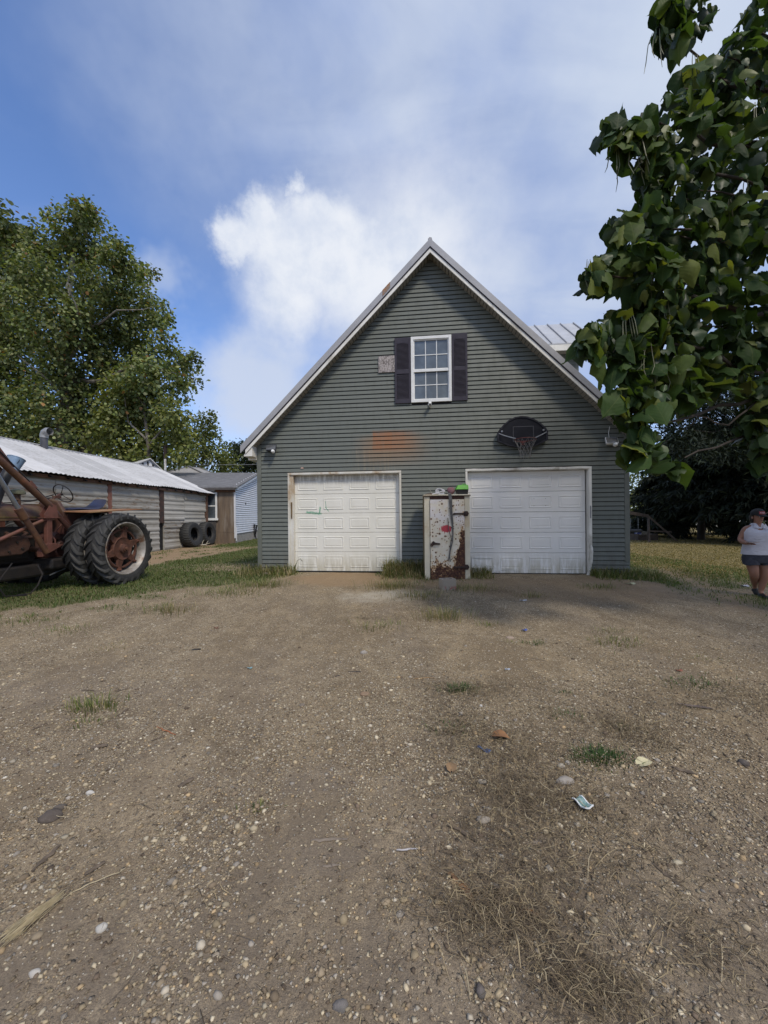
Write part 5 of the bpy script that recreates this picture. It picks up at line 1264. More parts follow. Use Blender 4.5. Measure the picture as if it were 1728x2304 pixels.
def build_cable():
    a, b_ = at(470, 1046, 30), at(640, 1042, 30); o = thing('overhead_cable', 'thin pale overhead cable crossing in front of the far trees', 'cable', tuple(a))
    q = MB(); d = b_-a; q.tube([d*-.6, Vector((0, 0, 0)), d*.5+Vector((0, 0, -.05)), d*1.05], .012, 5); q.build('wire', pm('cable_grey', (.35, .36, .38)), o)
build_cable()
# right hand background: swing set, planter, house and things beyond the trees
def build_right():
    Y = 19.5
    def P(px, py, y=Y): return at(px, py, y)
    tp = P(1459, 1161, 20.5); o = thing('swing_set', 'weathered wooden swing set frame under the dark evergreens', 'swing set', (tp.x, tp.y, 0))
    mw = pm('swing_timber', (.105, .078, .058), (.07, .052, .04), 5, .85)
    q = MB(); a = P(1400, 1151, 19.0)-Vector(o.location); b_ = tp-Vector(o.location); q.hexa([a+Vector((0, -.05, -.08)), b_+Vector((0, -.05, -.08)), b_+Vector((0, .05, -.08)), a+Vector((0, .05, -.08)), a+Vector((0, -.05, .08)), b_+Vector((0, -.05, .08)), b_+Vector((0, .05, .08)), a+Vector((0, .05, .08))]); q.build('top_beam', mw, o)
    h = b_.z
    for dx, dy in ((-.35, -.5), (.35, .5), (1.6, -.2)):
        q = MB(); q.tube([b_+Vector((0, 0, -.02)), (b_.x+dx*.9, b_.y+dy, 0)], .055, 4); q.build('leg', mw, o)
    q = MB(); q.tube([(b_.x-.28, b_.y-.36, .62), (b_.x+1.2, b_.y, .55)], .05, 4); q.build('cross_bar', mw, o)
    for dx in (-.95, -.55): q = MB(); q.tube([(b_.x+dx, 0, h-.1), (b_.x+dx, 0, .75)], .012, 4); q.build('chain', M_ROD, o)
    q = MB(); q.tube([(b_.x-.75+.28*math.cos(u), .28*math.sin(u), .62) for u in np.linspace(0, 2*math.pi, 17)], .09, 8, False); q.build('tyre_seat', M_TYRE, o, True)
    # timber planter with oddments
    c = gnd(1456, 1216); o = thing('planter_box', 'dark timber planter box in front of the swing set', 'planter', (c.x, c.y, c.z), R(4))
    for z in (0.0, .17):
        q = MB(); q.box(-.52, .58, -.03, .03, z, z+.16); q.build('plank', mw, o); q = MB(); q.box(-.52, .58, .8, .86, z, z+.16); q.build('plank', mw, o)
    for x in (-.55, .55): q = MB(); q.box(x, x+.06, -.04, .88, 0, .36); q.build('end_board', mw, o)
    q = MB(); q.box(-.5, .55, .03, .8, 0, .28); q.build('soil', M_RWOOD, o)
    q = MB(); q.add([(-.45, .1, .28), (.5, .15, .28), (.5, .6, .28), (-.4, .7, .28), (0, .3, .5), (.3, .4, .48)], [(0, 1, 4), (1, 2, 5), (2, 3, 5), (3, 0, 4), (1, 5, 4), (3, 4, 5)]); q.build('weeds', pm('planter_weeds', (.09, .08, .05), (.2, .18, .14), 20), o)
    o = thing('blue_bag', 'blue and white plastic bag on the left end of the planter box', 'bag', (c.x-.40, c.y+.12, c.z+.33))
    m, t, b = new_mat('bag'); v = tc(t); setin(t, b, col=mixc(t, ss(t, noise(t, mapping(t, v, (1, 1, 3)), 3.2, 2), .47, .53), (.02, .035, .22), (.55, .57, .66)), rough=.4)
    q = MB(); rings = [[Vector((.16*k*math.cos(a)*(1+.15*math.sin(3*a)), .13*k*math.sin(a), z+.02*math.sin(2*a))) for a in np.linspace(0, 2*math.pi, 13)[:-1]] for z, k in ((-.03, .8), (.05, 1.1), (.15, 1), (.22, .6), (.25, .15))]; q.loft(rings); q.build('bag', m, o, True)
    # yellow and teal slide at the garage corner
    c = gnd(1420, 1200); o = thing('plastic_slide', 'small yellow and teal plastic play slide beyond the garage corner', 'slide', (c.x-.2, c.y, c.z))
    q = MB(); q.hexa([(-.3, 0, 0), (.15, 0, .05), (.15, .5, .05), (-.3, .5, 0), (-.2, 0, .1), (.25, 0, .75), (.25, .5, .75), (-.2, .5, .1)]); q.build('chute', pm('yellow_plastic', (.42, .33, .10), (.36, .28, .09)), o)
    q = MB(); q.box(.1, .5, .0, .5, .75, 1.15); q.build('platform', pm('teal_plastic', (.03, .13, .13), (.04, .16, .16)), o)
    # white house across the road
    Y2 = 48; c = at(1640, 1160, Y2); o = thing('roadside_house', 'white house glimpsed between the trunks of the dark evergreens', 'house', (c.x, c.y, 0))
    zb = at(1640, 1140, Y2).z
    q = MB(); q.box(-7.0, 8.5, 0, 7, .5, zb+.9); q.build('wall', M_VINW, o)
    q = MB(); q.prism([(-.4, zb+.9), (7.4, zb+.9), (3.5, zb+3.6)], -7.4, 9, 'x'); q.build('roof', M_SHING, o)
    for x in (-5.9, -3.6, -1.2, .9, 2.6, 4.5):
        q = MB(); q.box(x, x+1.0, -.06, .02, 1.15, 2.3); w = q.build('window', M_DARK, o)
        q = MB(); q.box(x-.12, x, -.08, 0, 1.05, 2.4); q.box(x+1, x+1.12, -.08, 0, 1.05, 2.4); q.box(x, x+1, -.08, .0, 1.7, 1.78); q.build('frame', M_GRIL, w)
    q = MB(); q.box(-7, 8.5, -.1, 0, .0, .5); q.build('foundation', M_CONC, o)
    q = MB(); q.box(-2.5, 6, -2.2, -.15, .35, .55); 
    for x in (-2.3, .3, 2.9, 5.6): q.box(x, x+.14, -2.15, -2.0, .55, zb+.5)
    for i in range(28): q.box(-2.3+.3*i, -2.25+.3*i, -2.12, -2.06, .6, 1.35)
    q.box(-2.4, 6, -2.16, -2.02, 1.35, 1.45); q.build('porch', M_GRIL, o)
    c = gnd(1640, 1187); 
    c = at(1639.5, 1198, 34); o = thing('red_bin', 'red bin seen through the gap left of the thick trunk', 'bin', (c.x, c.y, 0))
    q = MB(); q.hexa([(-.22, -.2, .05), (.22, -.2, .05), (.22, .2, .05), (-.22, .2, .05), (-.28, -.25, .95), (.28, -.25, .95), (.28, .25, .95), (-.28, .25, .95)]); q.build('body', pm('bin_red', (.45, .035, .05), (.38, .03, .04)), o, bev=.02)
    q = MB(); q.box(-.3, .3, -.28, .28, .955, 1.0); q.build('lid', pm('bin_red', (.45, .035, .05)), o, bev=.015)
    c = at(1612, 1200, 36); o = thing('lumber_stack', 'pale boards heaped beyond the trees by the road', 'lumber', (c.x, c.y, 0))
    for i, (x, z, r_, L) in enumerate(((-.3, .15, .25, 3.4), (.2, .3, -.3, 3.0), (.0, .5, .12, 3.6), (.6, .35, -.55, 2.4), (-.6, .7, .4, 2.6))):
        q = MB(); M = T(x, .2*i, z) @ rotM('Y', r_); q.box(-L/2, L/2, -.06, .06, -.07, .07, M); q.build('board', pm('pale_timber', (.55, .54, .50), (.45, .43, .38)), o)
    # parked white truck
    c = at(1668, 1200, 40); o = thing('parked_truck', 'white vehicle parked on the road beyond the right trunk', 'truck', (c.x, c.y, .0), R(5))
    q = MB(); q.prism([(-2.4, .45), (2.4, .45), (2.4, 1.0), (1.4, 1.08), (.9, 1.65), (-.7, 1.65), (-.8, 1.1), (-2.4, 1.1)], 0, 1.8); q.build('body', M_GRIL, o, bev=.06)
    q = MB(); q.prism([(-.6, 1.12), (1.2, 1.12), (.82, 1.56), (-.6, 1.56)], -.01, .03); q.build('side_window', M_GLASS, o)
    for x in (-1.5, 1.5): q = MB(); q.lathe([(0, -.1), (.2, -.1), (.34, -.1), (.36, 0), (.34, .1), (0, .1)], 20, T(x, .02, .36) @ rotM('X', R(90))); q.build('wheel', M_TYRE, o, True)
build_right()
# ================================================================== TREES
def leaf_frames(pos, out, size, droop, spread, r=rng):
    """frames for leaves at pos: length axis outward and drooping, normal roughly up and outward"""
    n = len(pos)
    d = out*.7+r.normal(0, spread, (n, 3))+np.array([0, 0, -droop]); d /= np.linalg.norm(d, axis=1)[:, None]
    nn = out*.6+np.array([0, 0, .9])+r.normal(0, .55, (n, 3)); s = np.cross(nn, d); s /= np.linalg.norm(s, axis=1)[:, None]; up = np.cross(d, s)
    return np.stack([d, s, up], -1)*size[:, None, None]            # columns
KITE = (np.array([(0, 0, 0), (.45, .36, -.06), (1, 0, -.12), (.45, -.36, -.06)], float), np.array([(0, 3, 2, 1)]))
CLOVER = (np.array([(0, 0, 0), (.25, .42, -.05), (.62, .34, -.1), (1, 0, -.16), (.62, -.34, -.1), (.25, -.42, -.05)], float), np.array([(0, 5, 4, 3), (0, 3, 2, 1)]))
NEEDLE = (np.array([(0, 0, 0), (.4, .11, -.02), (1, 0, -.12), (.4, -.11, -.02)], float), np.array([(0, 3, 2, 1)]))
def heart_blade(r, fold=.5, curl=.3, wave=.05, wide=1.0):
    """heart shaped leaf of length 1: a strip of stations, folded along the midrib, curled and wavy at the rim"""
    V = []; st = ((-.02, .10), (.05, .36), (.20, .49), (.38, .49), (.58, .37), (.78, .20), (.92, .075), (1.03, .004)); ph = r.random()*6
    for k, (u, w) in enumerate(st):
        for q in (-1, -.5, 0, .5, 1):
            a = abs(q); x = u-(.14*a*a if k < 2 else 0)+.02*a*math.sin(k*2+ph); y = q*w*wide*(1-.18*fold*a)
            V.append((x, y, -a*w*fold*.8-curl*u*u+wave*a*math.sin(k*1.9+ph+q*1.3)))
    Fs = [(5*k+i, 5*k+5+i, 5*k+6+i, 5*k+1+i) for k in range(len(st)-1) for i in range(4)]
    return np.array(V, float), Fs
_hr = np.random.default_rng(77)
HEART = heart_blade(_hr)
HEARTS = [heart_blade(_hr, f, c, w, k) for f, c, w, k in ((.25, .15, .04, 1.05), (.7, .35, .06, 1.0), (.45, .55, .07, .95), (1.1, .25, .05, 1.0), (.15, .40, .08, 1.1), (.6, -.10, .06, .95), (.9, .60, .08, .9), (.35, .25, .09, 1.1))]
def place(shape, pos, frames):
    V, Fc = shape; n = len(pos); k = len(V)
    P = np.einsum('nij,kj->nki', frames, V)+pos[:, None, :]
    return P.reshape(-1, 3), (np.asarray(Fc)[None]+(np.arange(n)*k)[:, None, None]).reshape(-1, np.asarray(Fc).shape[1]), k
def blob_points(blobs, per, sub, r=rng, tight=.42):
    """clumped points in a set of (centre, radius) blobs: leaves gather round twig ends"""
    P = []; O = []; T_ = []
    for c, rad in blobs:
        c = np.array(c); ns = max(3, int(sub*rad*rad)); q = r.normal(size=(ns, 3)); q /= np.linalg.norm(q, axis=1)[:, None]
        q *= (rad*(.35+.65*r.random(ns)**.6))[:, None]
        for e in q:
            m = max(2, int(per*(.5+r.random()))); T_.append(np.full(m, .62+.72*r.random())); g = r.normal(0, tight, (m, 3))*rad**.5*.62
            P.append(c+e+g); o = e/np.linalg.norm(e)+g*.9; O.append(o/np.linalg.norm(o, axis=1)[:, None])
    return np.concatenate(P), np.concatenate(O), np.concatenate(T_)
def bark(name, a, b_, c=None): return pm(name, a, b_, 5, .9, 0, .5, stretch=(1, 1, .25), c3=c)
M_SYC = bark('sycamore_bark', (.105, .090, .070), (.060, .050, .038), (.20, .19, .165)); M_SYCL = bark('pale_limb_bark', (.26, .245, .215), (.16, .145, .12), (.10, .088, .07)); M_BARK = bark('dark_bark', (.045, .036, .028), (.075, .060, .047))
M_CATB = bark('catalpa_bark', (.060, .047, .036), (.038, .030, .024))
def limb(o, pts, r0, r1, mat, name='branch', seed=0):
    rg = np.random.default_rng(seed); pts = [Vector(p) for p in pts]; out = []
    n = len(pts)
    for i in range(n-1):
        for k in range(3):
            u = k/3; p = pts[i].lerp(pts[i+1], u); j = rg.normal(0, .06*(pts[i+1]-pts[i]).length*(1 if (i or k) else 0)*.5, 3); out.append(p+Vector(j))
    out.append(pts[-1]); m = len(out)
    q = MB(); q.tube(out, [r0+(r1-r0)*(i/(m-1))**.8 for i in range(m)], 8); return q.build(name, mat, o, True)
def leafy_tree(name, label, blobs, base, trunk_r, leaf, shape, pal, prob, per, sub, mat_bark, limbs, group=None, droop=.5, tight=.42, seed=1, mat=None, spread=.6):
    r = np.random.default_rng(seed)
    o = thing(name, label, 'tree', (base[0], base[1], 0), 0, group)
    base = Vector((base[0], base[1], 0))
    bl = [(np.array(c)-np.array(base), rr) for c, rr in blobs]
    P, O, tone = blob_points(bl, per, sub, r, tight)
    size = leaf*(.65+.6*r.random(len(P)))
    V, Fc, k = place(shape, P, leaf_frames(P, O, size, droop, spread, r))
    col = np.array(pal)[r.choice(len(pal), len(P), p=prob)]*(.7+.55*r.random((len(P), 1)))*(.8+.45*fbm(P[:, 0]*.6+P[:, 2]*.4, P[:, 2]*.7+P[:, 1]*.3, seed+5))[:, None]*tone[:, None]
    me = fast_mesh('crown', V, Fc, Fc.shape[1]); pcol(me, np.repeat(col, k, 0))
    c = link('crown', me, mat or M_LEAF, o); c['kind'] = 'stuff'
    for i, (pts, r0, r1, m, nm) in enumerate(limbs): limb(o, [Vector(p)-base for p in pts], r0, r1, m, nm, seed*31+i)
    return o
GP = [(.132, .170, .058), (.078, .112, .040), (.190, .220, .080), (.235, .240, .100), (.30, .16, .06)]
def blobs_px(lst, Y, dj, r, k=1.0):
    out = []
    for px, py, rp in lst:
        y = Y+r.uniform(-dj, dj); out.append((tuple(at(px, py, y)), rp*y/F*k))
    return out
def build_left_trees():
    r = random.Random(3); Y = 28
    L1 = [(182, 478, 30), (215, 500, 25), (150, 520, 42), (205, 545, 52), (115, 555, 45), (255, 570, 35), (75, 600, 50), (150, 620, 70), (235, 630, 62), (290, 600, 34), (325, 625, 32), (300, 690, 58), (345, 700, 36), (365, 718, 22), (225, 720, 75), (130, 720, 75), (55, 690, 60),
          (80, 810, 70), (180, 820, 75), (265, 790, 65), (320, 790, 48), (365, 775, 30), (400, 830, 40), (440, 812, 20), (425, 860, 24), (335, 850, 60), (240, 890, 70), (130, 900, 75), (60, 920, 60), (180, 985, 55), (90, 1000, 50), (400, 885, 26), (105, 478, 14)]
    b = at(152, 1100, Y); bx = (b.x, b.y)
    def W(px, py, dy=0): return at(px, py, Y+dy)
    lim = [([(b.x, b.y, 0), W(150, 950), W(148, 800, .3)], .50, .36, M_SYC, 'trunk'), ([(b.x+.8, b.y+.6, 0), W(178, 960, .8), W(165, 850, .8)], .42, .26, M_SYC, 'trunk'), ([W(148, 800, .3), W(152, 700), W(160, 600), W(185, 490)], .38, .06, M_SYCL, 'branch'),
           ([W(150, 830), W(200, 740, -1), W(260, 700, -2), W(345, 690, -2.5)], .13, .02, M_SYCL, 'branch'), ([W(148, 800), W(110, 700, -1), W(80, 640, -1.5)], .12, .02, M_SYCL, 'branch'), ([W(152, 740), W(190, 660, -.8), W(215, 590, -1)], .10, .02, M_SYCL, 'branch'),
           ([W(155, 860), W(230, 850, -1), W(320, 820, -1.5), W(410, 840, -1)], .18, .03, M_SYC, 'branch'), ([W(152, 780), W(175, 700, -3), W(150, 640, -4)], .09, .02, M_SYCL, 'branch'), ([W(150, 900), W(90, 840, -2), W(40, 800, -3)], .11, .02, M_SYCL, 'branch'), ([W(240, 900, -2), W(300, 880, -3), W(340, 930, -3)], .08, .03, M_SYCL, 'branch')]
    leafy_tree('sycamore_tree', 'tall spreading sycamore with pale limbs rising behind the metal shed', blobs_px(L1+[(60, 985, 55), (140, 960, 60), (230, 1010, 45), (20, 1010, 50), (300, 905, 50), (120, 1035, 45)], Y, 3.2, r, .98), bx, .6, .225, CLOVER, GP, [.32, .29, .23, .145, .015], 22, 24, M_SYC, lim, 'trees behind the sheds', .45, .35, 2)
    Y2 = 31; L2 = [(20, 500, 38), (-30, 540, 60), (45, 550, 30), (10, 610, 55), (-40, 680, 70), (20, 740, 55), (-30, 800, 70), (15, 870, 60), (-40, 930, 60), (10, 985, 50), (-100, 700, 90), (-110, 850, 90), (-90, 960, 70)]
    b = at(-20, 1100, Y2)
    lim = [([(b.x, b.y, 0), at(-15, 900, Y2), at(-5, 700, Y2), at(10, 540, Y2)], .5, .08, M_SYCL, 'trunk'), ([at(-10, 820, Y2), at(25, 700, Y2-2), at(0, 620, Y2-2.5)], .11, .02, M_SYCL, 'branch'), ([at(-15, 860, Y2), at(-70, 740, Y2), at(-100, 680, Y2)], .2, .05, M_SYCL, 'branch')]
    leafy_tree('sycamore_tree', 'sycamore cut by the left picture edge, beside the taller sycamore', blobs_px(L2, Y2, 3, r, .95), (b.x, b.y), .5, .29, CLOVER, GP, [.30, .36, .20, .12, .02], 18, 26, M_SYC, lim, 'trees behind the sheds', .45, .35, 5)
    Y3 = 25; L3 = [(290, 880, 48), (340, 920, 55), (260, 930, 48), (385, 930, 40), (300, 975, 55), (370, 985, 55), (230, 975, 42), (410, 985, 32), (345, 1020, 45), (415, 1020, 26), (280, 1020, 40), (330, 860, 30)]
    b = at(335, 1120, Y3); lim = [([(b.x, b.y, 0), at(335, 1000, Y3), at(325, 900, Y3)], .2, .06, M_SYC, 'trunk'), ([at(335, 1000, Y3), at(370, 960, Y3), at(390, 930, Y3)], .08, .03, M_SYCL, 'branch'), ([at(335, 1000, Y3), at(290, 950, Y3), at(280, 890, Y3)], .08, .03, M_SYCL, 'branch')]
    GP3 = [(.170, .195, .050), (.125, .155, .042), (.23, .24, .075), (.09, .12, .036)]
    leafy_tree('young_sycamore', 'lighter yellow green young tree at the foot of the tall sycamore', blobs_px(L3, Y3, 1.6, r, .95), (b.x, b.y), .2, .22, CLOVER, GP3, [.36, .24, .26, .14], 10, 60, M_SYC, lim, 'trees behind the sheds', .45, .36, 7)
    Y4 = 38; L4 = [(455, 960, 28), (470, 945, 20), (435, 985, 32), (480, 975, 18), (450, 1015, 36), (490, 1015, 25), (425, 1035, 26), (475, 1045, 30), (510, 1030, 20), (520, 1055, 24), (400, 1050, 26)]
    b = at(455, 1120, Y4); lim = [([(b.x, b.y, 0), at(455, 1040, Y4), at(458, 970, Y4)], .28, .08, M_BARK, 'trunk'), ([at(455, 1040, Y4), at(480, 1000, Y4)], .1, .04, M_BARK, 'branch')]
    leafy_tree('maple_tree', 'mid green rounded tree between the sycamore and the garage eave', blobs_px(L4, Y4, 2, r), (b.x, b.y), .28, .30, KITE, [(.125, .150, .038), (.095, .120, .032), (.17, .18, .05)], [.45, .35, .2], 10, 34, M_BARK, lim, 'trees behind the sheds', .4, .4, 9)
    Y5 = 46; L5 = [(535, 1005, 18), (520, 1020, 22), (550, 1015, 22), (575, 1030, 26), (540, 1040, 28), (515, 1050, 24), (570, 1060, 28), (600, 1040, 30), (640, 1040, 40), (545, 1075, 24)]
    b = at(550, 1120, Y5); lim = [([(b.x, b.y, 0), at(550, 1060, Y5), at(540, 1015, Y5)], .3, .08, M_BARK, 'trunk'), ([at(550, 1060, Y5), at(590, 1030, Y5)], .12, .05, M_BARK, 'branch')]
    leafy_tree('oak_tree', 'dark blue green tree far behind the white house ridge', blobs_px(L5, Y5, 2, r), (b.x, b.y), .3, .34, KITE, [(.048, .072, .036), (.036, .056, .030), (.065, .085, .04)], [.45, .35, .2], 11, 26, M_BARK, lim, 'trees behind the sheds', .4, .4, 11)
    # low hedge of trees closing the view between the trunks
    Y6 = 52; r2 = random.Random(9)
    for i, px in enumerate((-60, 90, 240, 360)):
        L = [(px+r2.uniform(-70, 70), r2.uniform(1060, 1140), r2.uniform(26, 44)) for _ in range(11)]
        b = at(px, 1140, Y6); lim = [([(b.x, b.y, 0), at(px, 1075, Y6)], .3, .1, M_BARK, 'trunk')]
        leafy_tree('distant_tree', ('dark far tree low at the left picture edge behind the sycamores', 'dark far tree glimpsed low left of the tall sycamore trunk', 'dark far tree glimpsed low right of the tall sycamore trunk', 'dark far tree low behind the young yellow green tree')[i], blobs_px(L, Y6, 2, r2), (b.x, b.y), .3, .5, KITE, [(.045, .065, .026), (.06, .08, .03)], [.5, .5], 7, 12, M_BARK, lim, 'far trees low behind the shed roof', .4, .4, 20+i)
build_left_trees()

def conifer(label, x, y, h, rad, z0, seed, name='evergreen_tree', n_br=150, col=((.016, .023, .013), (.010, .015, .009), (.028, .036, .017))):
    r = np.random.default_rng(seed); o = thing(name, label, 'tree', (x, y, 0), 0, 'dark evergreens right of the garage')
    q = MB(); q.tube([(0, 0, 0), (.05, 0, h*.5), (0, .05, h)], [.19, .12, .02], 10); q.build('trunk', M_BARK, o, True)
    P = []; Fr = []; S = []
    q = MB()
    for i in range(n_br):
        t_ = (i/n_br)**.85; z = z0+(h-z0)*t_; L = rad*(1-t_)**.75*(.75+.4*r.random())+.25; a = r.random()*2*np.pi
        d = np.array([math.cos(a), math.sin(a), 0]); dr = .25+.35*r.random(); m = int(26+L*34)
        u = r.random(m)**.7; pos = np.outer(u*L, d); pos[:, 2] = z-.0+.15*u*L-dr*(u**2)*L*.9
        side = np.array([-d[1], d[0], 0]); w = (r.random(m)-.5)*2*(.12+.30*L*u*(1.15-u)); pos += np.outer(w, side); pos[:, 2] -= np.abs(w)*.25+r.random(m)*.10
        out = d[None]*.6+np.outer(np.sign(w), side)*.6; P.append(pos); Fr.append(out); S.append(.28+.22*r.random(m))
        if i % 3 == 0: q.tube([(0, 0, z), tuple(d*L*.5+np.array([0, 0, z+.02*L])), tuple(d*L*.95+np.array([0, 0, z+.15*L-dr*L*.8]))], [.03, .02, .006], 4)
    q.build('boughs', M_BARK, o)
    P = np.concatenate(P); O = np.concatenate(Fr); O /= np.linalg.norm(O, axis=1)[:, None]+1e-6; S = np.concatenate(S)
    V, Fc, k = place(NEEDLE, P, leaf_frames(P, O, S, .55, .35, r))
    cc = np.array(col)[r.choice(3, len(P), p=[.5, .3, .2])]*(.7+.6*r.random((len(P), 1)))
    me = fast_mesh('crown', V, Fc, 4); pcol(me, np.repeat(cc, k, 0)); c = link('crown', me, M_NEED, o); c['kind'] = 'stuff'
M_NEED = attr_mat('needles', .7, .12, .2)
def build_right_trees():
    def X(px, y): return at(px, 1160, y).x
    for i, (px, y, h, rad, z0, lab) in enumerate(((1512, 24.5, 6.6, 2.9, .5, 'dark evergreen with skirts to the ground behind the swing set'), (1577, 21.5, 6.6, 3.0, 2.0, 'dark evergreen on the thin trunk left of the red bin'),
                                                  (1650, 20.0, 6.4, 3.1, 2.15, 'dark evergreen on the thick trunk beside the person'), (1740, 18.0, 6.4, 3.0, 1.9, 'dark evergreen behind the person at the picture edge'), (1840, 16.5, 7, 3.0, 1.0, 'dark evergreen farthest right beyond the picture edge'),
                                                  (1545, 29, 7.2, 3.2, .6, 'dark evergreen in the second row behind the swing set'), (1850, 23, 8, 3.2, 1.0, 'dark evergreen in the second row beyond the picture edge'))):
        conifer(lab, X(px, y), y, h, rad, z0, 40+i, n_br=190)
    for px, y, w in ((1577, 21.5, .17), (1650, 20.0, .24)):
        pass
    # open crowned pine showing sky through its branches
    r = random.Random(12); Y = 17.5; b = (at(1790, 1160, 19).x, 19)
    L = [(1590, 855, 30), (1640, 835, 34), (1690, 830, 34), (1720, 870, 34), (1550, 900, 28), (1600, 905, 32), (1660, 895, 34), (1570, 955, 30), (1520, 960, 26), (1630, 950, 34), (1690, 945, 36), (1500, 985, 24), (1560, 1000, 30), (1620, 1005, 34), (1690, 1010, 36), (1480, 920, 18), (1650, 800, 24), (1710, 790, 26), (1750, 830, 40), (1760, 900, 44)]
    W = lambda px, py: at(px, py, Y)
    lim = [([(b[0], b[1], 0), (b[0], b[1], 6), (b[0]-.3, b[1], 10.5)], .24, .10, M_BARK, 'trunk'), ([(b[0], b[1], 6.2), W(1690, 880), W(1580, 935), W(1490, 1000)], .10, .02, M_BARK, 'branch'), ([(b[0], b[1], 7.2), W(1680, 850), W(1610, 860)], .08, .02, M_BARK, 'branch'), ([(b[0], b[1], 5.0), W(1690, 950), W(1600, 975), W(1530, 965)], .09, .02, M_BARK, 'branch'), ([(b[0], b[1], 4.4), W(1680, 1000), W(1600, 1010)], .07, .02, M_BARK, 'branch'), ([W(1640, 905), W(1625, 960), W(1620, 1000)], .03, .012, M_BARK, 'branch')]
    leafy_tree('pine_tree', 'open crowned pine with sky between dark boughs above the evergreens', blobs_px(L, Y, .8, r, 1.1), b, .24, .30, NEEDLE, [(.030, .044, .030), (.022, .034, .022), (.046, .062, .044)], [.45, .35, .2], 20, 70, M_BARK, lim, None, .1, .38, 15, M_NEED, .9)
    Y = 30; L = [(1432, 1130, 34), (1450, 1100, 30), (1425, 1165, 28), (1455, 1160, 30), (1440, 1060, 22), (1470, 1130, 24), (1410, 1100, 34), (1390, 1150, 40)]
    b = at(1438, 1160, Y); lim = [([(b.x, b.y, 0), at(1438, 1130, Y), at(1442, 1080, Y)], .2, .05, M_BARK, 'trunk')]
    leafy_tree('lime_green_tree', 'bright yellow green tree seen past the right garage corner', blobs_px(L, Y, 1.2, r), (b.x, b.y), .2, .24, KITE, [(.120, .150, .045), (.09, .12, .035), (.17, .19, .07)], [.45, .3, .25], 9, 40, M_BARK, lim, None, .4, .4, 17)
    Y = 34; L = [(1440, 1040, 20), (1460, 1060, 18), (1425, 1070, 16), (1470, 1090, 20), (1490, 1060, 22), (1510, 1090, 30)]
    b = at(1470, 1150, Y); lim = [([(b.x, b.y, 0), at(1465, 1090, Y), at(1455, 1045, Y)], .16, .04, M_BARK, 'trunk')]
    leafy_tree('thin_tree', 'thin leaved grey green tree above the bright tree by the garage corner', blobs_px(L, Y, 1.2, r), (b.x, b.y), .2, .22, KITE, [(.06, .085, .05), (.045, .065, .04)], [.5, .5], 7, 22, M_BARK, lim, None, .4, .45, 19)
    # distant dark trees behind the evergreens and the road house
    for i, px in enumerate((1560, 1700, 1860, 2050)):
        L = [(px+r.uniform(-80, 80), r.uniform(1010, 1130), r.uniform(28, 46)) for _ in range(12)]
        b = at(px, 1150, 62); lim = [([(b.x, b.y, 0), at(px, 1080, 62)], .3, .1, M_BARK, 'trunk')]
        leafy_tree('distant_tree', ('far tree behind the left end of the roadside house', 'far tree behind the middle of the roadside house', 'far tree past the right end of the roadside house', 'far tree beyond the picture edge right of the roadside house')[i], blobs_px(L, 62, 2, r), (b.x, b.y), .3, .6, KITE, [(.04, .058, .024), (.055, .07, .03)], [.5, .5], 7, 9, M_BARK, lim, 'far trees behind the roadside house', .4, .4, 60+i)
build_right_trees()

A_OUT = [(1478, -60), (1485, 20), (1468, 70), (1450, 100), (1463, 112), (1478, 98), (1480, 130), (1490, 150), (1512, 118), (1530, 126), (1550, 118), (1566, 76), (1600, 78), (1604, 40), (1613, 15), (1613, -60)]
M_OUT = [(1705, -60), (1690, 5), (1668, 28), (1654, 62), (1640, 95), (1600, 124), (1580, 124), (1558, 146), (1530, 164), (1503, 182), (1493, 226), (1511, 246), (1524, 262), (1528, 278), (1512, 285), (1483, 236), (1418, 266), (1395, 254), (1345, 283), (1334, 330), (1353, 345), (1362, 330), (1390, 368), (1412, 388), (1420, 415), (1435, 381), (1428, 420), (1437, 450), (1429, 474), (1404, 465), (1382, 492), (1367, 502), (1352, 533), (1364, 560), (1382, 552), (1394, 566), (1354, 570),
         (1316, 610), (1289, 650), (1294, 662), (1314, 646), (1316, 676), (1336, 660), (1370, 660), (1384, 652), (1400, 650), (1415, 664), (1390, 680), (1373, 698), (1352, 712), (1356, 724), (1330, 732), (1304, 752), (1304, 770), (1288, 796), (1302, 810), (1316, 818), (1328, 806), (1339, 826), (1353, 810), (1373, 820), (1385, 806), (1381, 826), (1362, 840), (1343, 854), (1364, 856), (1367, 874), (1377, 884), (1383, 862), (1398, 872), (1384, 888), (1366, 895), (1352, 916), (1377, 940), (1392, 960), (1404, 970), (1406, 1008), (1387, 1028), (1392, 1044), (1418, 1052), (1443, 1040), (1455, 1056), (1472, 1070), (1508, 1086), (1525, 1080), (1542, 1083), (1552, 1068), (1524, 1050), (1506, 1026), (1484, 1003), (1484, 980), (1470, 958), (1503, 940), (1560, 928), (1600, 892), (1660, 876), (1728, 872), (1900, 880), (1900, -60)]
R_OUT = [(1620, 860), (1650, 900), (1668, 930), (1655, 975), (1662, 1012), (1694, 1035), (1708, 1062), (1728, 1075), (1900, 1080), (1900, 860)]
def inside(poly, X, Y):
    c = np.zeros(len(X), bool); n = len(poly)
    for i in range(n):
        (x0, y0), (x1, y1) = poly[i], poly[(i+1) % n]
        if y0 != y1: c ^= ((y0 > Y) != (y1 > Y)) & (X < (x1-x0)*(Y-y0)/(y1-y0)+x0)
    return c
def to_px(P):
    dx = P[:, 0]*math.cos(ROLL)-(P[:, 2]-CH)*math.sin(ROLL); dy = P[:, 0]*math.sin(ROLL)+(P[:, 2]-CH)*math.cos(ROLL); return 864+F*dx/P[:, 1], YC-F*dy/P[:, 1]
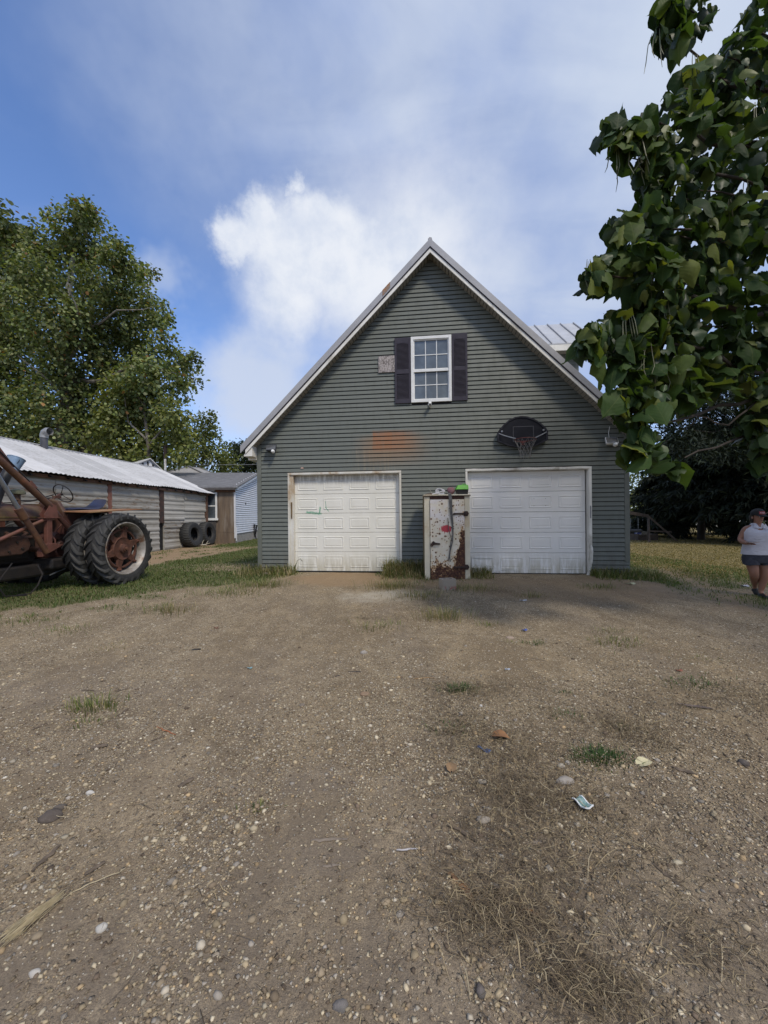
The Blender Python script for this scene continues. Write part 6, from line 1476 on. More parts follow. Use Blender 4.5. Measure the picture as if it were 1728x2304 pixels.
def in_crown(P):
    X, Y = to_px(P); return inside(A_OUT, X, Y) | inside(M_OUT, X, Y) | inside(R_OUT, X, Y)
def build_catalpa():
    r = np.random.default_rng(21); tx, ty = 6.9, 4.3
    o = thing('catalpa_tree', 'large catalpa with drooping heart shaped leaves and bean pods reaching in from the right', 'tree', (tx, ty, 0)); base = Vector((tx, ty, 0))
    BL = [(1545, 15, 52, 4.3), (1495, 60, 38, 4.3), (1585, 70, 36, 4.4), (1505, 110, 26, 4.3), (1550, 75, 34, 4.3), (1480, 15, 26, 4.3),
          (1690, 60, 44, 4.6), (1735, 25, 55, 4.8), (1655, 130, 42, 4.6), (1720, 120, 50, 4.7), (1560, 200, 52, 4.4), (1640, 200, 60, 4.6), (1720, 200, 64, 4.8), (1532, 262, 38, 4.2), (1600, 265, 50, 4.4), (1520, 170, 24, 4.3),
          (1368, 290, 32, 4.0), (1425, 275, 44, 4.0), (1480, 285, 34, 4.1), (1385, 340, 28, 4.0), (1450, 360, 44, 4.0), (1420, 325, 34, 4), (1475, 400, 50, 4.1), (1550, 345, 60, 4.2), (1650, 320, 70, 4.5), (1720, 330, 66, 4.7), (1610, 430, 74, 4.4), (1710, 430, 74, 4.7), (1520, 440, 54, 4.2), (1465, 450, 34, 4.1),
          (1388, 505, 34, 4.0), (1450, 492, 46, 4.1), (1520, 530, 62, 4.2), (1610, 540, 74, 4.4), (1700, 540, 74, 4.7), (1395, 560, 32, 4.0), (1328, 595, 34, 3.9), (1378, 605, 44, 4.0), (1306, 635, 18, 3.9), (1340, 640, 28, 3.9), (1430, 600, 54, 4.1), (1460, 640, 60, 4.1), (1550, 640, 72, 4.3), (1640, 640, 76, 4.5), (1715, 650, 74, 4.7), (1440, 690, 38, 4.0), (1500, 700, 54, 4.2),
          (1330, 758, 34, 3.9), (1378, 755, 42, 3.9), (1440, 740, 50, 4.1), (1500, 765, 50, 4.2), (1415, 795, 34, 4.0), (1316, 790, 20, 3.9), (1345, 805, 24, 3.9), (1395, 850, 26, 4.0), (1440, 830, 42, 4.1), (1500, 835, 44, 4.2), (1375, 845, 18, 4), (1600, 735, 74, 4.5), (1690, 745, 76, 4.7), (1555, 805, 50, 4.4), (1640, 800, 40, 4.6), (1720, 800, 44, 4.7),
          (1392, 905, 34, 4.0), (1440, 930, 44, 4.0), (1470, 890, 40, 4.1), (1420, 975, 40, 4.0), (1465, 985, 38, 4.0), (1400, 1025, 24, 4.0), (1440, 1035, 28, 4.0), (1370, 895, 20, 4.0), (1490, 1025, 34, 4.2), (1535, 1050, 28, 4.2), (1505, 1055, 26, 4.2), (1695, 1000, 26, 4.5), (1735, 950, 40, 4.6), (1722, 1050, 24, 4.6), (1728, 870, 30, 4.6), (1590, 870, 34, 4.5), (1540, 895, 30, 4.3), (1640, 860, 34, 4.5), (1690, 890, 36, 4.6), (1705, 930, 34, 4.6), (1685, 965, 26, 4.5), (1715, 1010, 30, 4.5)]
    P = []; O = []; vis = []; ends = []
    for px, py, rp, y in BL:
        c = np.array(at(px, py, y)); rad = rp*y/F; ends.append((c, rad))
        n = int(18+rad*rad*225); q = r.normal(size=(n, 3)); q /= np.linalg.norm(q, axis=1)[:, None]; q *= (rad*(.25+.70*r.random(n)**.5))[:, None]
        q[:, 1] *= 1.7; q[:, 2] += .06
        P.append(c+q); oo = q/np.linalg.norm(q, axis=1)[:, None]; O.append(oo); vis.append(np.ones(n, bool))
        nb = int(3+rad*rad*60); q = r.normal(size=(nb, 3))*rad*.75+np.array([.12, .75, .05]); P.append(c+q); O.append(q/np.linalg.norm(q, axis=1)[:, None]); vis.append(np.zeros(nb, bool))
    nv = sum(len(x) for x in P)
    for c, rad, n in (((6.5, 4.3, 6.2), 2.0, 320), ((7.6, 2.8, 5.6), 2.0, 300), ((8.6, 5, 6), 2.2, 260), ((6.0, 2.4, 6.6), 1.4, 200), ((7, 4, 8), 2.0, 260), ((7.6, 1.2, 5.0), 1.7, 240), ((8.2, 6.2, 4.6), 1.6, 200), ((6.6, 4.6, 4.2), 1.3, 160), ((9, 3, 7), 2.0, 200), ((7.2, .2, 4.0), 1.3, 140), ((7.9, 4.2, 4.7), 1.5, 260), ((7.0, 5.6, 5.2), 1.3, 200), ((6.7, 5.4, 7.5), 1.6, 270), ((6.6, 5.6, 6.2), 1.2, 130), ((6.2, 5.0, 8.8), 1.4, 150)):  # unseen clumps of the crown, several added to shade the person and wall
        n = int(n*1.35); q = r.normal(size=(n, 3)); q /= np.linalg.norm(q, axis=1)[:, None]; q *= (rad*(.4+.6*r.random(n)**.5))[:, None]; p = np.array(c)+q
        ok = p[:, 0]/np.maximum(p[:, 1], .01) > 1.03; P.append(p[ok]); O.append((q/np.linalg.norm(q, axis=1)[:, None])[ok]); vis.append(np.zeros(ok.sum(), bool))
    P = np.concatenate(P); O = np.concatenate(O); vis = np.concatenate(vis); n = len(P)
    ok = (P[:, 2] > 1.75) & ((P[:, 0] > 2.0)); P, O, vis = P[ok], O[ok], vis[ok]; n = len(P)
    size = np.clip(.155*np.exp(r.normal(0, .36, n)), .06, .27)
    Fr = leaf_frames(P, O, size, 1.25, .62, r)
    # the crown keeps to the outline it has from the yard: leaves that would poke out of it are dropped
    okk = np.ones(n, bool); ifr = P[:, 0]/np.maximum(P[:, 1], .01) < 1.12
    for u, w_ in ((.2, 0), (.62, 0)): okk &= in_crown(P+Fr[:, :, 0]*u+Fr[:, :, 1]*w_) | ~ifr
    P, O, vis, size, Fr = P[okk], O[okk], vis[okk], size[okk], Fr[okk]; n = len(P)
    PAL2 = np.array([(.042, .078, .022), (.031, .060, .019), (.066, .098, .026), (.115, .140, .034), (.021, .041, .015)])
    ci = r.choice(5, n, p=[.34, .26, .18, .07, .15])
    # the 300 that show largest, each a leaf of its own
    fr = (P[:, 0]/P[:, 1] < 1.0); score = np.where(vis & fr, size/P[:, 1]*(1+.35*(-O[:, 1])), 0); single = np.argsort(-score)[:300]
    mats = []
    for i, c in enumerate(PAL2):
        m, t, b = new_mat('catalpa_leaf'); v = tc(t); x, y, z = sep(t, v)
        rn = node(t, 'ShaderNodeObjectInfo').outputs['Random']
        col = mixc(t, ss(t, noise(t, v, 3, 5), .3, .7), c, tuple(k*.72 for k in c)); col = mixc(t, ss(t, mt(t, 'ABSOLUTE', y), .0, .02, .5, 0), col, (.13, .15, .05)); col = mixc(t, mt(t, 'MULTIPLY', rn, .35), col, tuple(k*1.5 for k in c))
        setin(t, b, col=col, rough=.6, spec=.14); bump(t, b, node(t, 'ShaderNodeTexWave', {'Vector': mapping(t, vm(t, 'ABSOLUTE', v), rot=(0, 0, R(-48))), 'Scale': 2.6}).outputs[1], .07, .03)
        tr = node(t, 'ShaderNodeBsdfTranslucent', {'Color': c4((c[0]*2.6, c[1]*2.4, c[2]*.8))}); mx = node(t, 'ShaderNodeMixShader', {0: .32, 1: b.outputs[0], 2: tr.outputs[0]}); t.links.new(mx.outputs[0], t.nodes['Material Output'].inputs[0]); mats.append(m)
    heart = {}
    for i in range(5):
        for j in range(8):
            me = mesh_from('leaf', HEARTS[j][0], HEARTS[j][1], False); me.polygons.foreach_set('use_smooth', [True]*len(me.polygons)); me.materials.append(mats[i]); heart[i, j] = me
    hj = r.integers(0, 8, n)
    fo = bpy.data.objects
    for i in single:
        l = fo.new('leaf', heart[ci[i], hj[i]]); C.objects.link(l); l.parent = o
        M = Matrix([list(Fr[i][k]) + [P[i][k]-base[k]] for k in range(3)]+[[0, 0, 0, 1]]); l.matrix_local = M
    rest = np.ones(n, bool); rest[single] = False; idx = np.where(rest)[0]
    HV = np.stack([h[0] for h in HEARTS]); k = HV.shape[1]
    PP = (np.einsum('nij,nkj->nki', Fr[idx], HV[hj[idx]])+(P[idx]-np.array(base))[:, None, :]).reshape(-1, 3)
    Fc = (np.array(HEARTS[0][1])[None]+(np.arange(len(idx))*k)[:, None, None]).reshape(-1, 4)
    me = fast_mesh('foliage', PP, Fc, 4); me.polygons.foreach_set('use_smooth', [True]*len(me.polygons)); pcol(me, np.repeat(PAL2[ci[idx]]*(.7+.5*r.random((len(idx), 1))), k, 0)); c = link('foliage', me, M_LEAF, o); c['kind'] = 'stuff'
    # pods in bunches
    mp = pm('pod_green', (.125, .130, .062), (.085, .095, .045), 9, .6, c3=(.07, .055, .03))
    for px, py, y, m_ in ((1484, 92, 4.2, 4), (1435, 345, 3.9, 6), (1326, 612, 3.85, 4), (1500, 600, 4.0, 9), (1475, 620, 4.0, 4), (1410, 730, 3.9, 6), (1460, 800, 3.9, 7), (1500, 690, 4.0, 4), (1700, 260, 4.4, 6), (1480, 840, 4.0, 3), (1690, 400, 4.4, 3), (1640, 470, 4.3, 3), (1392, 350, 3.95, 4), (1560, 150, 4.3, 3)):
        c = Vector(at(px, py, y))-base
        for j in range(m_):
            L = .16+.17*r.random(); a = r.normal(0, .045, 4); q = MB(); q.tube([(c.x+a[0]*.6, c.y+a[1]*.6, c.z+.12), (c.x+a[0], c.y+a[1], c.z), (c.x+a[0]*1.3+.01, c.y+a[1]*1.2, c.z-L*.55), (c.x+a[0]*1.3+a[2], c.y+a[1]+a[3]*.5, c.z-L)], [.0025, .0045, .0048, .002], 5); q.build('pod', mp, o, True)
    # trunk and limbs
    def W(px, py, y): return at(px, py, y)-base
    limb(o, [(0, 0, -.1), (-.05, .02, 1.5), (-.15, 0, 2.6)], .30, .22, M_CATB, 'trunk', 1)
    hub = Vector((-.15, 0, 2.6)); hub2 = Vector((-.4, -.1, 4.2)); limb(o, [hub, hub2, Vector((-.6, -.1, 6.2))], .20, .10, M_CATB, 'branch', 2)
    for i, (st, pts, r0) in enumerate(((hub2, [W(1740, 700, 4.7), W(1600, 690, 4.4), W(1450, 640, 4.1), W(1340, 610, 3.95)], .07), (hub2, [W(1745, 560, 4.8), W(1600, 530, 4.4), W(1460, 500, 4.1)], .07), (hub, [W(1745, 880, 4.7), W(1620, 925, 4.5), W(1500, 950, 4.2), W(1420, 960, 4.05)], .06), (hub, [W(1740, 850, 4.7), W(1600, 800, 4.4), W(1450, 760, 4.1), W(1350, 770, 3.95)], .06),
                                       (Vector((-.6, -.1, 5.6)), [W(1728, 185, 4.8), W(1660, 195, 4.6), W(1625, 180, 4.5), W(1555, 110, 4.35), W(1540, 40, 4.3)], .05), (Vector((-.5, -.1, 5.0)), [W(1735, 330, 4.8), W(1600, 320, 4.4), W(1510, 285, 4.15), W(1400, 290, 4.0)], .055), (Vector((-.55, -.1, 5.2)), [W(1740, 420, 4.8), W(1600, 400, 4.4), W(1490, 395, 4.1)], .055), (hub, [W(1750, 960, 4.7), W(1640, 990, 4.5), W(1540, 1030, 4.25)], .045), (Vector((-.6, -.1, 6.0)), [W(1740, 90, 4.8), W(1690, 70, 4.6)], .05), (hub, [W(1728, 830, 4.6), W(1700, 900, 4.5), W(1640, 960, 4.5), W(1560, 935, 4.4)], .035))):
        limb(o, [st]+pts, r0*.62, .007, M_CATB, 'branch', 50+i)
    for i, (c, rad) in enumerate(ends):
        if i % 2 == 0 and rad > .12 and in_crown(np.array([c+np.array([-rad*.9, 0, 0]), c+np.array([rad*1.4, .15, .05])])).all():
            c = Vector(c)-base; q = MB(); q.tube([c+Vector((rad*1.2, .15, .05)), c+Vector((rad*.3, .05, .03)), c+Vector((-rad*.7, -.02, 0))], [.012, .009, .005], 5); q.build('twig', M_CATB, o)
build_catalpa()
# ================================================================== PERSON
def build_person():
    PX, PY = 6.40, 6.60; z0 = float(gz(PX, PY)); o = thing('person', 'person in white sleeveless polo, dark shorts and black cap walking with a phone', 'person', (PX, PY, z0), R(-6))
    # local: x to the picture's right, -y towards the camera
    m, t, b = new_mat('skin_tone'); v = tc(t); n = noise(t, v, 9, 5)
    setin(t, b, col=mixc(t, n, (.26, .125, .080), (.32, .160, .105)), rough=.55); b.inputs['Subsurface Weight'].default_value = .08
    V = []; E = []; Rd = []
    def vtx(p, r_, frm=None):
        V.append(p); Rd.append(r_ if isinstance(r_, tuple) else (r_, r_)); i = len(V)-1
        if frm is not None: E.append((frm, i))
        return i
    pel = vtx((0, 0, .74), (.165, .115)); ab = vtx((0, .0, .88), (.150, .105), pel); ch = vtx((0, -.01, 1.06), (.165, .11), ab); nb = vtx((0, .01, 1.20), (.10, .07), ch)
    nk = vtx((0, -.005, 1.265), (.052, .052), nb); jaw = vtx((0, -.030, 1.315), (.058, .066), nk); hd = vtx((0, -.022, 1.385), (.076, .090), jaw); tp = vtx((0, -.012, 1.46), (.058, .07), hd)
    # arms
    def hand(w, d, side, up):
        d = Vector(d).normalized(); s = Vector(side).normalized(); u = Vector(up).normalized(); w0 = Vector(V[w])
        palm = vtx(tuple(w0+d*.045), (.032, .014), w)
        for k, (off, L) in enumerate(((-.027, .062), (-.009, .070), (.009, .066), (.027, .052))):
            a = vtx(tuple(w0+d*.082+s*off), .0085, palm); b2 = vtx(tuple(w0+d*(.082+L*.5)+s*off*1.1-u*.006), .0078, a); vtx(tuple(w0+d*(.082+L)+s*off*1.1-u*.020), .0066, b2)
        th = vtx(tuple(w0+d*.035-s*.036), .0105, palm); th2 = vtx(tuple(w0+d*.066-s*.052+u*.008), .0092, th); vtx(tuple(w0+d*.092-s*.050+u*.016), .0075, th2)
    sh = vtx((-.165, .015, 1.175), (.062, .058), nb); el = vtx((-.232, .05, .985), (.043, .043), sh); fa = vtx((-.262, -.06, .945), (.042, .042), el); wr = vtx((-.292, -.19, .935), (.026, .024), fa); hand(wr, (-.10, -1, .05), (1, -.1, 0), (0, 0, 1))
    sh2 = vtx((.165, .015, 1.175), (.062, .058), nb); el2 = vtx((.245, .06, .985), (.044, .044), sh2); fa2 = vtx((.265, .02, .90), (.041, .041), el2); wr2 = vtx((.275, -.04, .78), (.026, .024), fa2); hand(wr2, (.03, -.15, -1), (0, -1, .1), (1, 0, 0))
    # legs: her left straight under her, her right swung back with bent knee
    h1 = vtx((.095, .0, .66), (.112, .108), pel); k1 = vtx((.088, -.035, .385), (.064, .066), h1); c1 = vtx((.092, .005, .28), (.062, .066), k1); a1 = vtx((.075, .03, .085), (.034, .036), c1); f1 = vtx((.065, -.03, .035), (.036, .026), a1); vtx((.05, -.12, .028), (.034, .020), f1)
    h2 = vtx((-.100, .0, .66), (.112, .108), pel); k2 = vtx((-.095, -.06, .40), (.066, .066), h2); c2 = vtx((-.005, .06, .30), (.060, .062), k2); a2 = vtx((.10, .175, .165), (.034, .036), c2); f2 = vtx((.115, .205, .095), (.034, .028), a2); vtx((.115, .17, .04), (.032, .022), f2)
    me = bpy.data.meshes.new('body'); me.from_pydata(V, E, []); me.update()
    bo = link('body', None, None) if False else bpy.data.objects.new('body', me); C.objects.link(bo); bo.parent = o
    me.materials.append(m)
    md = bo.modifiers.new('skin', 'SKIN'); sv = me.skin_vertices[0].data
    for i, (rx, ry) in enumerate(Rd): sv[i].radius = (rx, ry); sv[i].use_root = (i == 0)
    md.use_smooth_shade = True; md.branch_smoothing = .3
    s2 = bo.modifiers.new('sub', 'SUBSURF'); s2.levels = 2; s2.render_levels = 2
    # shirt
    ms = new_mat('white_polo'); mm, t, b = ms; v = tc(t); n1 = noise(t, mapping(t, v, (1, 1, 2.4)), 7, 4, .6, 1.2)
    setin(t, b, col=mixc(t, n1, (.50, .49, .54), (.57, .56, .61)), rough=.85); bump(t, b, n1, .5, .03)
    def ell(z, rx, ry, cy=0, n=28, vcut=0, tilt=0): 
        out = []
        for k in range(n):
            a = 2*math.pi*k/n-math.pi/2; f = max(0, math.cos(a+math.pi/2)); e = 2.3
            cx_ = math.copysign(abs(math.cos(a))**(2/e), math.cos(a)); sy = math.copysign(abs(math.sin(a))**(2/e), math.sin(a))
            rx_ = rx*.95; wob = .955+.022*math.sin(4*a+z*46)+.016*math.sin(7*a-z*31)+.010*math.sin(13*a+z*17)
            out.append(Vector((rx*cx_*wob, cy+ry*sy*wob, z-vcut*f**9+tilt*abs(math.cos(a)))))
        return out
    q = MB(); q.loft([ell(.735, .232, .168), ell(.80, .226, .166), ell(.88, .212, .155, -.005), ell(.96, .210, .158, -.01), ell(1.05, .222, .170, -.018), ell(1.11, .222, .162, -.016), ell(1.17, .205, .125, -.004, vcut=.02), ell(1.215, .165, .092, .004, vcut=.07, tilt=-.012), ell(1.243, .085, .074, .004, vcut=.085)], cap=False)
    q.build('shirt', mm, o, True)
    q = MB(); rings = []
    for z, rx, ry, vc in ((1.235, .084, .072, .075), (1.272, .070, .062, .060), (1.245, .098, .088, .070)): rings.append(ell(z, rx, ry, .004, vcut=vc))
    q.loft(rings, cap=False)
    for s in (-1, 1): q.add([(s*.018, -.088, 1.19), (s*.085, -.060, 1.262), (s*.112, -.078, 1.205), (s*.062, -.108, 1.175)], [(0, 1, 2, 3) if s > 0 else (3, 2, 1, 0)])
    q.build('collar', mm, o, True)
    mk = pm('navy_shorts', (.028, .029, .042), (.038, .039, .054), 9, .85, 0, .3)
    q = MB(); q.loft([ell(.80, .20, .145), ell(.70, .222, .158), ell(.655, .222, .156), ell(.60, .205, .140), ell(.575, .08, .08)], cap=True)
    for s, dx, dy in ((1, .0, -.015), (-1, 0, -.03)):
        rings = []
        for z, r_ in ((.69, .112), (.62, .116), (.56, .112)): rings.append([Vector((s*.114+r_*math.cos(a), dy*(.69-z)/.13+r_*1.02*math.sin(a), z+.008*math.sin(3*a))) for a in np.linspace(0, 2*math.pi, 19)[:-1]])
        q.loft(rings[::-1], cap=False)
    q.build('shorts', mk, o, True)
    # shoes
    mb_ = pm('black_shoe', (.012, .012, .013), None, 8, .6)
    for (hx, hy, hz), (tx, ty, tz), nm in (((.072, .055, .0), (.045, -.165, .0), 0), ((.115, .235, .09), (.115, .14, .0), 1)):
        a = Vector((hx, hy, hz)); b2 = Vector((tx, ty, tz)); d = b2-a; L = d.length; M = Matrix.Translation(a) @ d.to_track_quat('Y', 'Z').to_matrix().to_4x4()
        q = MB(); rings = []
        for u, w, h in ((0, .030, .07), (.12, .038, .082), (.4, .040, .075), (.7, .046, .055), (.92, .040, .038), (1.0, .020, .026)): rings.append([M @ Vector((w*math.cos(k), u*L, max(-.004, h*math.sin(k)))) for k in np.linspace(0, 2*math.pi, 15)[:-1]])
        q.loft(rings); q.build('shoe', mb_, o, True)
    # cap with visor, red patch with white squiggle, hair, face
    mc = pm('black_cap', (.012, .012, .014), None, 9, .8)
    q = MB(); rings = []
    for z, k in ((1.405, 1.0), (1.44, 1.0), (1.475, .90), (1.50, .68), (1.517, .35), (1.52, .05)): rings.append([Vector((.088*k*math.cos(a), -.018+.104*k*math.sin(a), z)) for a in np.linspace(0, 2*math.pi, 23)[:-1]])
    q.loft(rings); cap = q.build('cap', mc, o, True)
    q = MB(); rings = []
    for y, w, z in ((-.095, .080, 1.412), (-.14, .078, 1.405), (-.178, .060, 1.392), (-.195, .025, 1.384)): rings.append([Vector((-w, y+.03, z-.010)), Vector((-w*.5, y, z)), Vector((0, y-.004, z+.005)), Vector((w*.5, y, z)), Vector((w, y+.03, z-.010)), Vector((w*.5, y, z-.006)), Vector((0, y-.004, z-.001)), Vector((-w*.5, y, z-.006))])
    q.loft(rings); q.build('visor', mc, cap, True)
    mr = pm('cap_red', (.40, .05, .06), (.34, .05, .06), 9, .7); mw = pm('cap_white', (.75, .72, .72), None, 9, .7)
    q = MB(); q.loft([[Vector((x, -.018-.1065*math.sqrt(max(0, 1-(x/.092)**2))*kk-d, z)) for x in np.linspace(-.045, .035, 7)] + [Vector((x, -.018-.1*math.sqrt(max(0, 1-(x/.092)**2))*kk, z)) for x in np.linspace(.035, -.045, 7)] for z, kk, d in ((1.422, 1.0, .001), (1.446, 1.0, .001), (1.468, .95, .001))]); q.build('patch', mr, cap)
    def cf(x, z): return Vector((x, -.0215-.1080*math.sqrt(max(0, 1-(x/.092)**2))*(1 if z < 1.45 else .97), z))
    q = MB()
    for st in ([(-.040, 1.436), (-.036, 1.452), (-.026, 1.456), (-.034, 1.445), (-.030, 1.434)], [(-.018, 1.434), (-.016, 1.456)], [(-.018, 1.446), (-.006, 1.446)], [(-.006, 1.434), (-.004, 1.456)], [(.004, 1.434), (.008, 1.456), (.016, 1.44), (.022, 1.456)]):
        q.tube([cf(x, z) for x, z in st], .0022, 4)
    q.build('lettering', mw, cap)
    mh = pm('dark_hair', (.020, .014, .011), (.035, .024, .018), 30, .7, stretch=(3, 3, .5))
    q = MB(); rings = []
    for z, k, y in ((1.425, 1.0, .0), (1.37, 1.02, .012), (1.31, .92, .026), (1.27, .6, .035)): rings.append([Vector((.086*k*math.cos(a), y+.092*k*max(-.25, math.sin(a)), z)) for a in np.linspace(0, 2*math.pi, 21)[:-1]])
    q.loft(rings); q.build('hair', mh, o, True)
    me_ = pm('eye_white', (.5, .5, .5)); mi = pm('eye_dark', (.02, .015, .012)); ml = pm('lip', (.24, .08, .07))
    for s in (-1, 1):
        q = MB(); q.lathe([(0, -.010), (.007, -.007), (.010, 0), (.007, .007), (0, .010)], 10, T(s*.030, -.101, 1.378)); e = q.build('eye', me_, o, True)
        q = MB(); q.lathe([(0, 0), (.005, 0), (.004, .003), (0, .004)], 8, T(s*.030, -.1095, 1.378) @ rotM('X', R(90))); q.build('iris', mi, e)
        q = MB(); q.lathe([(0, -.022), (.010, -.016), (.012, .008), (.006, .022), (0, .024)], 8, T(s*.080, -.012, 1.365)); q.build('ear', m, o, True)
    q = MB(); q.hexa([(-.013, -.098, 1.338), (.013, -.098, 1.338), (.006, -.10, 1.338), (-.006, -.10, 1.338), (-.005, -.105, 1.385), (.005, -.105, 1.385), (.004, -.10, 1.385), (-.004, -.10, 1.385)]); q.add([(-.013, -.097, 1.342), (.013, -.097, 1.342), (0, -.124, 1.345), (0, -.106, 1.388)], [(0, 1, 2), (0, 2, 3), (2, 1, 3)]); q.build('nose', m, o, True)
    q = MB(); q.tube([(-.020, -.092, 1.318), (0, -.099, 1.316), (.020, -.092, 1.318)], [.003, .006, .003], 6); q.build('mouth', ml, o, True)
    # phone
    hx = Vector((PX, PY, z0))+Matrix.Rotation(R(-6), 3, 'Z') @ Vector((-.305, -.29, .962))
    p = thing('phone', 'flat pale edged phone held level in the walking person\'s right hand', 'phone', tuple(hx), R(-14)); 
    q = MB(); q.box(-.075, .065, -.075, .04, -.004, .004); q.build('body', pm('phone_pale', (.55, .42, .38), (.45, .36, .33), 6, .35), p, bev=.003); q = MB(); q.box(-.070, .060, -.070, .035, .0042, .005); q.build('screen', M_DARK, p)
build_person()

# ================================================================== TUFTS, WEEDS AND LITTER ON THE GROUND
def tuft(label, px, py, n, rad, h, pal, name='grass_tuft', flat=.6, w=.005, squash=.6):
    c = gnd(px, py); r = np.random.default_rng(int(px*7+py)); o = thing(name, label, 'grass' if name == 'grass_tuft' else 'weed', (c.x, c.y, c.z), 0, 'tufts on the gravel yard')
    q = r.normal(size=(n, 2))*np.array([rad, rad*squash])*.5; az = np.arctan2(q[:, 1], q[:, 0])+r.normal(0, .7, n)
    cols = np.array(pal)[r.integers(0, len(pal), n)]*(.65+.6*r.random((n, 1)))
    V, Fc, col = blades(q[:, 0], q[:, 1], np.full(n, -.008), h*(.45+.75*r.random(n)), w*(.6+.8*r.random(n)), flat*(.4+1.1*r.random(n)), cols, az)
    me = fast_mesh('blades', V, Fc, 3); pcol(me, col); b = link('blades', me, M_BLADE, o); b['kind'] = 'stuff'
GR = [(.135, .175, .050), (.10, .14, .042), (.185, .20, .066), (.34, .29, .16)]
DG = [(.055, .110, .030), (.042, .09, .028), (.075, .135, .038)]
MX = [(.15, .17, .058), (.29, .24, .125), (.40, .33, .19), (.11, .14, .044)]
def build_tufts():
    for a in (('grassy weed patch spreading from the wall left of the cabinet', 885, 1322, 520, .55, .20, MX), ('yellowing weed patch before the cinder block', 945, 1342, 420, .5, .14, MX), ('weeds right of the cinder block', 1062, 1326, 360, .5, .13, MX), ('rank grass at the left garage corner edge', 590, 1318, 520, .6, .16, GR), ('ragged grass at the end of the green strip', 515, 1334, 480, .7, .12, GR), ('spiky green tuft alone on the dark left gravel', 212, 1592, 170, .22, .10, GR), ('small sparse tuft just below the spiky left tuft', 208, 1628, 50, .16, .06, GR), ('bright green clover clump above the brown straw', 1036, 1552, 260, .13, .05, DG), ('fine dark green feathery clump left of the pale leaf', 1350, 1706, 420, .17, .05, DG),
              ('pale green spreading tuft on the middle right gravel', 1385, 1448, 190, .32, .09, GR), ('smaller tuft just behind the spreading right tuft', 1372, 1422, 80, .2, .07, GR), ('flat leafy green weed strip above the bent stick', 1570, 1540, 240, .24, .045, DG), ('thin light tuft above the flat leafy weed strip', 1585, 1488, 70, .26, .05, MX),
              ('tall dry and green tuft at the pale gravel edge', 1000, 1392, 260, .34, .22, MX), ('low dark tuft left of the tall dry one', 855, 1412, 150, .4, .10, GR), ('little green sprig on gravel right of the tall dry tuft', 1098, 1408, 60, .16, .08, GR), ('low grass patch before the right door', 1350, 1322, 230, .45, .10, GR),
              ('little dark sprig below the clover clump', 1000, 1640, 90, .18, .04, DG), ('tiny green sprig in the middle right stones', 1277, 1612, 60, .12, .05, DG), ('tiny upright sprig right of centre among stones', 1268, 1562, 34, .07, .04, DG), ('small green sprig near the straw heap on the right', 1394, 1640, 50, .10, .04, DG),
              ('small sprig by the fallen bark, lower left', 580, 1817, 44, .07, .04, GR), ('weedy tuft before the right door, middle', 1198, 1342, 120, .25, .12, MX), ('tuft at the grass edge, left of centre', 380, 1374, 260, .5, .13, MX), ('tuft at the far left edge of the gravel', 160, 1418, 120, .4, .08, GR), ('low tuft between gravel and left grass', 60, 1392, 260, .6, .07, GR), ('faint tuft on the bare left gravel', 255, 1456, 50, .2, .05, MX), ('sprig beside the blue scrap', 1205, 1448, 60, .14, .05, DG), ('low sprig to the left of the pale tuft', 1160, 1448, 40, .14, .05, GR)):
        tuft(*a)
    # tall weeds along the garage foot
    for lab, x0, x1, n, h, mx in (('tall grassy weeds at the left garage corner', -.4, 1.0, 1260, .26, 1), ('tall grassy weeds between the left door and the cabinet', 3.15, 4.25, 1800, .42, 1), ('weeds growing round the foot of the cabinet', 4.1, 5.6, 1260, .24, 1), ('weeds under the right end of the garage siding', 7.75, 9.2, 1260, .22, 0)):
        r = np.random.default_rng(n+int(h*100)); o = thing('weed_bed', lab, 'weeds', (0, 0, 0), 0, 'weeds along the garage foot')
        s = x0+(x1-x0)*r.random(n); d = -.04-np.abs(r.normal(0, .42 if mx else .3, n))
        P = np.array([G(a, b_, 0) for a, b_ in zip(s, d)]); pal = np.array(GR+MX[1:3] if mx else GR); k = r.choice(len(pal), n)
        hh = h*(.35+.9*r.random(n))*np.clip(1.25-np.abs(d)*1.1, .25, 1.2)
        V, Fc, col = blades(P[:, 0], P[:, 1], gz(P[:, 0], P[:, 1])-.01, hh, .008+.006*r.random(n), .25+.8*r.random(n), pal[k]*(.6+.55*r.random((n, 1))))
        me = fast_mesh('stems', V, Fc, 3); pcol(me, col); b = link('stems', me, M_BLADE, o); b['kind'] = 'stuff'
    o = thing('bent_weed', 'single tall bent weed stalk before the foot of the left door', 'weed', tuple(G(.95, -.08, .1))); q = MB(); q.tube([(0, 0, 0), (.02, 0, .18), (.07, 0, .33), (.14, 0, .37), (.19, 0, .31)], [.008, .007, .006, .006, .012], 5); q.build('stalk', pm('weed_stalk', (.10, .10, .04), (.13, .11, .06)), o)
build_tufts()
def rock(label, px, py, sx, sy, sz, c1, c2, name='rock', rot=0):
    p = gnd(px, py); r = np.random.default_rng(int(px+py*3)); o = thing(name, label, 'stone', (p.x, p.y, p.z+sz*.2), rot)
    bm = bmesh.new(); bmesh.ops.create_icosphere(bm, subdivisions=2, radius=1)
    for v in bm.verts: k = 1+.16*math.sin(v.co.x*3+px)+.12*math.cos(v.co.y*4+py)+r.normal(0, .05); v.co = Vector((v.co.x*sx*k, v.co.y*sy*k, v.co.z*sz*k))
    me = bpy.data.meshes.new('stone'); bm.to_mesh(me); bm.free(); me.polygons.foreach_set('use_smooth', [True]*len(me.polygons)); link('stone', me, pm('rock_%d_%d' % (int(c1[0]*1000), int(c1[2]*1000)), c1, c2, 22, .9, 0, .4), o)
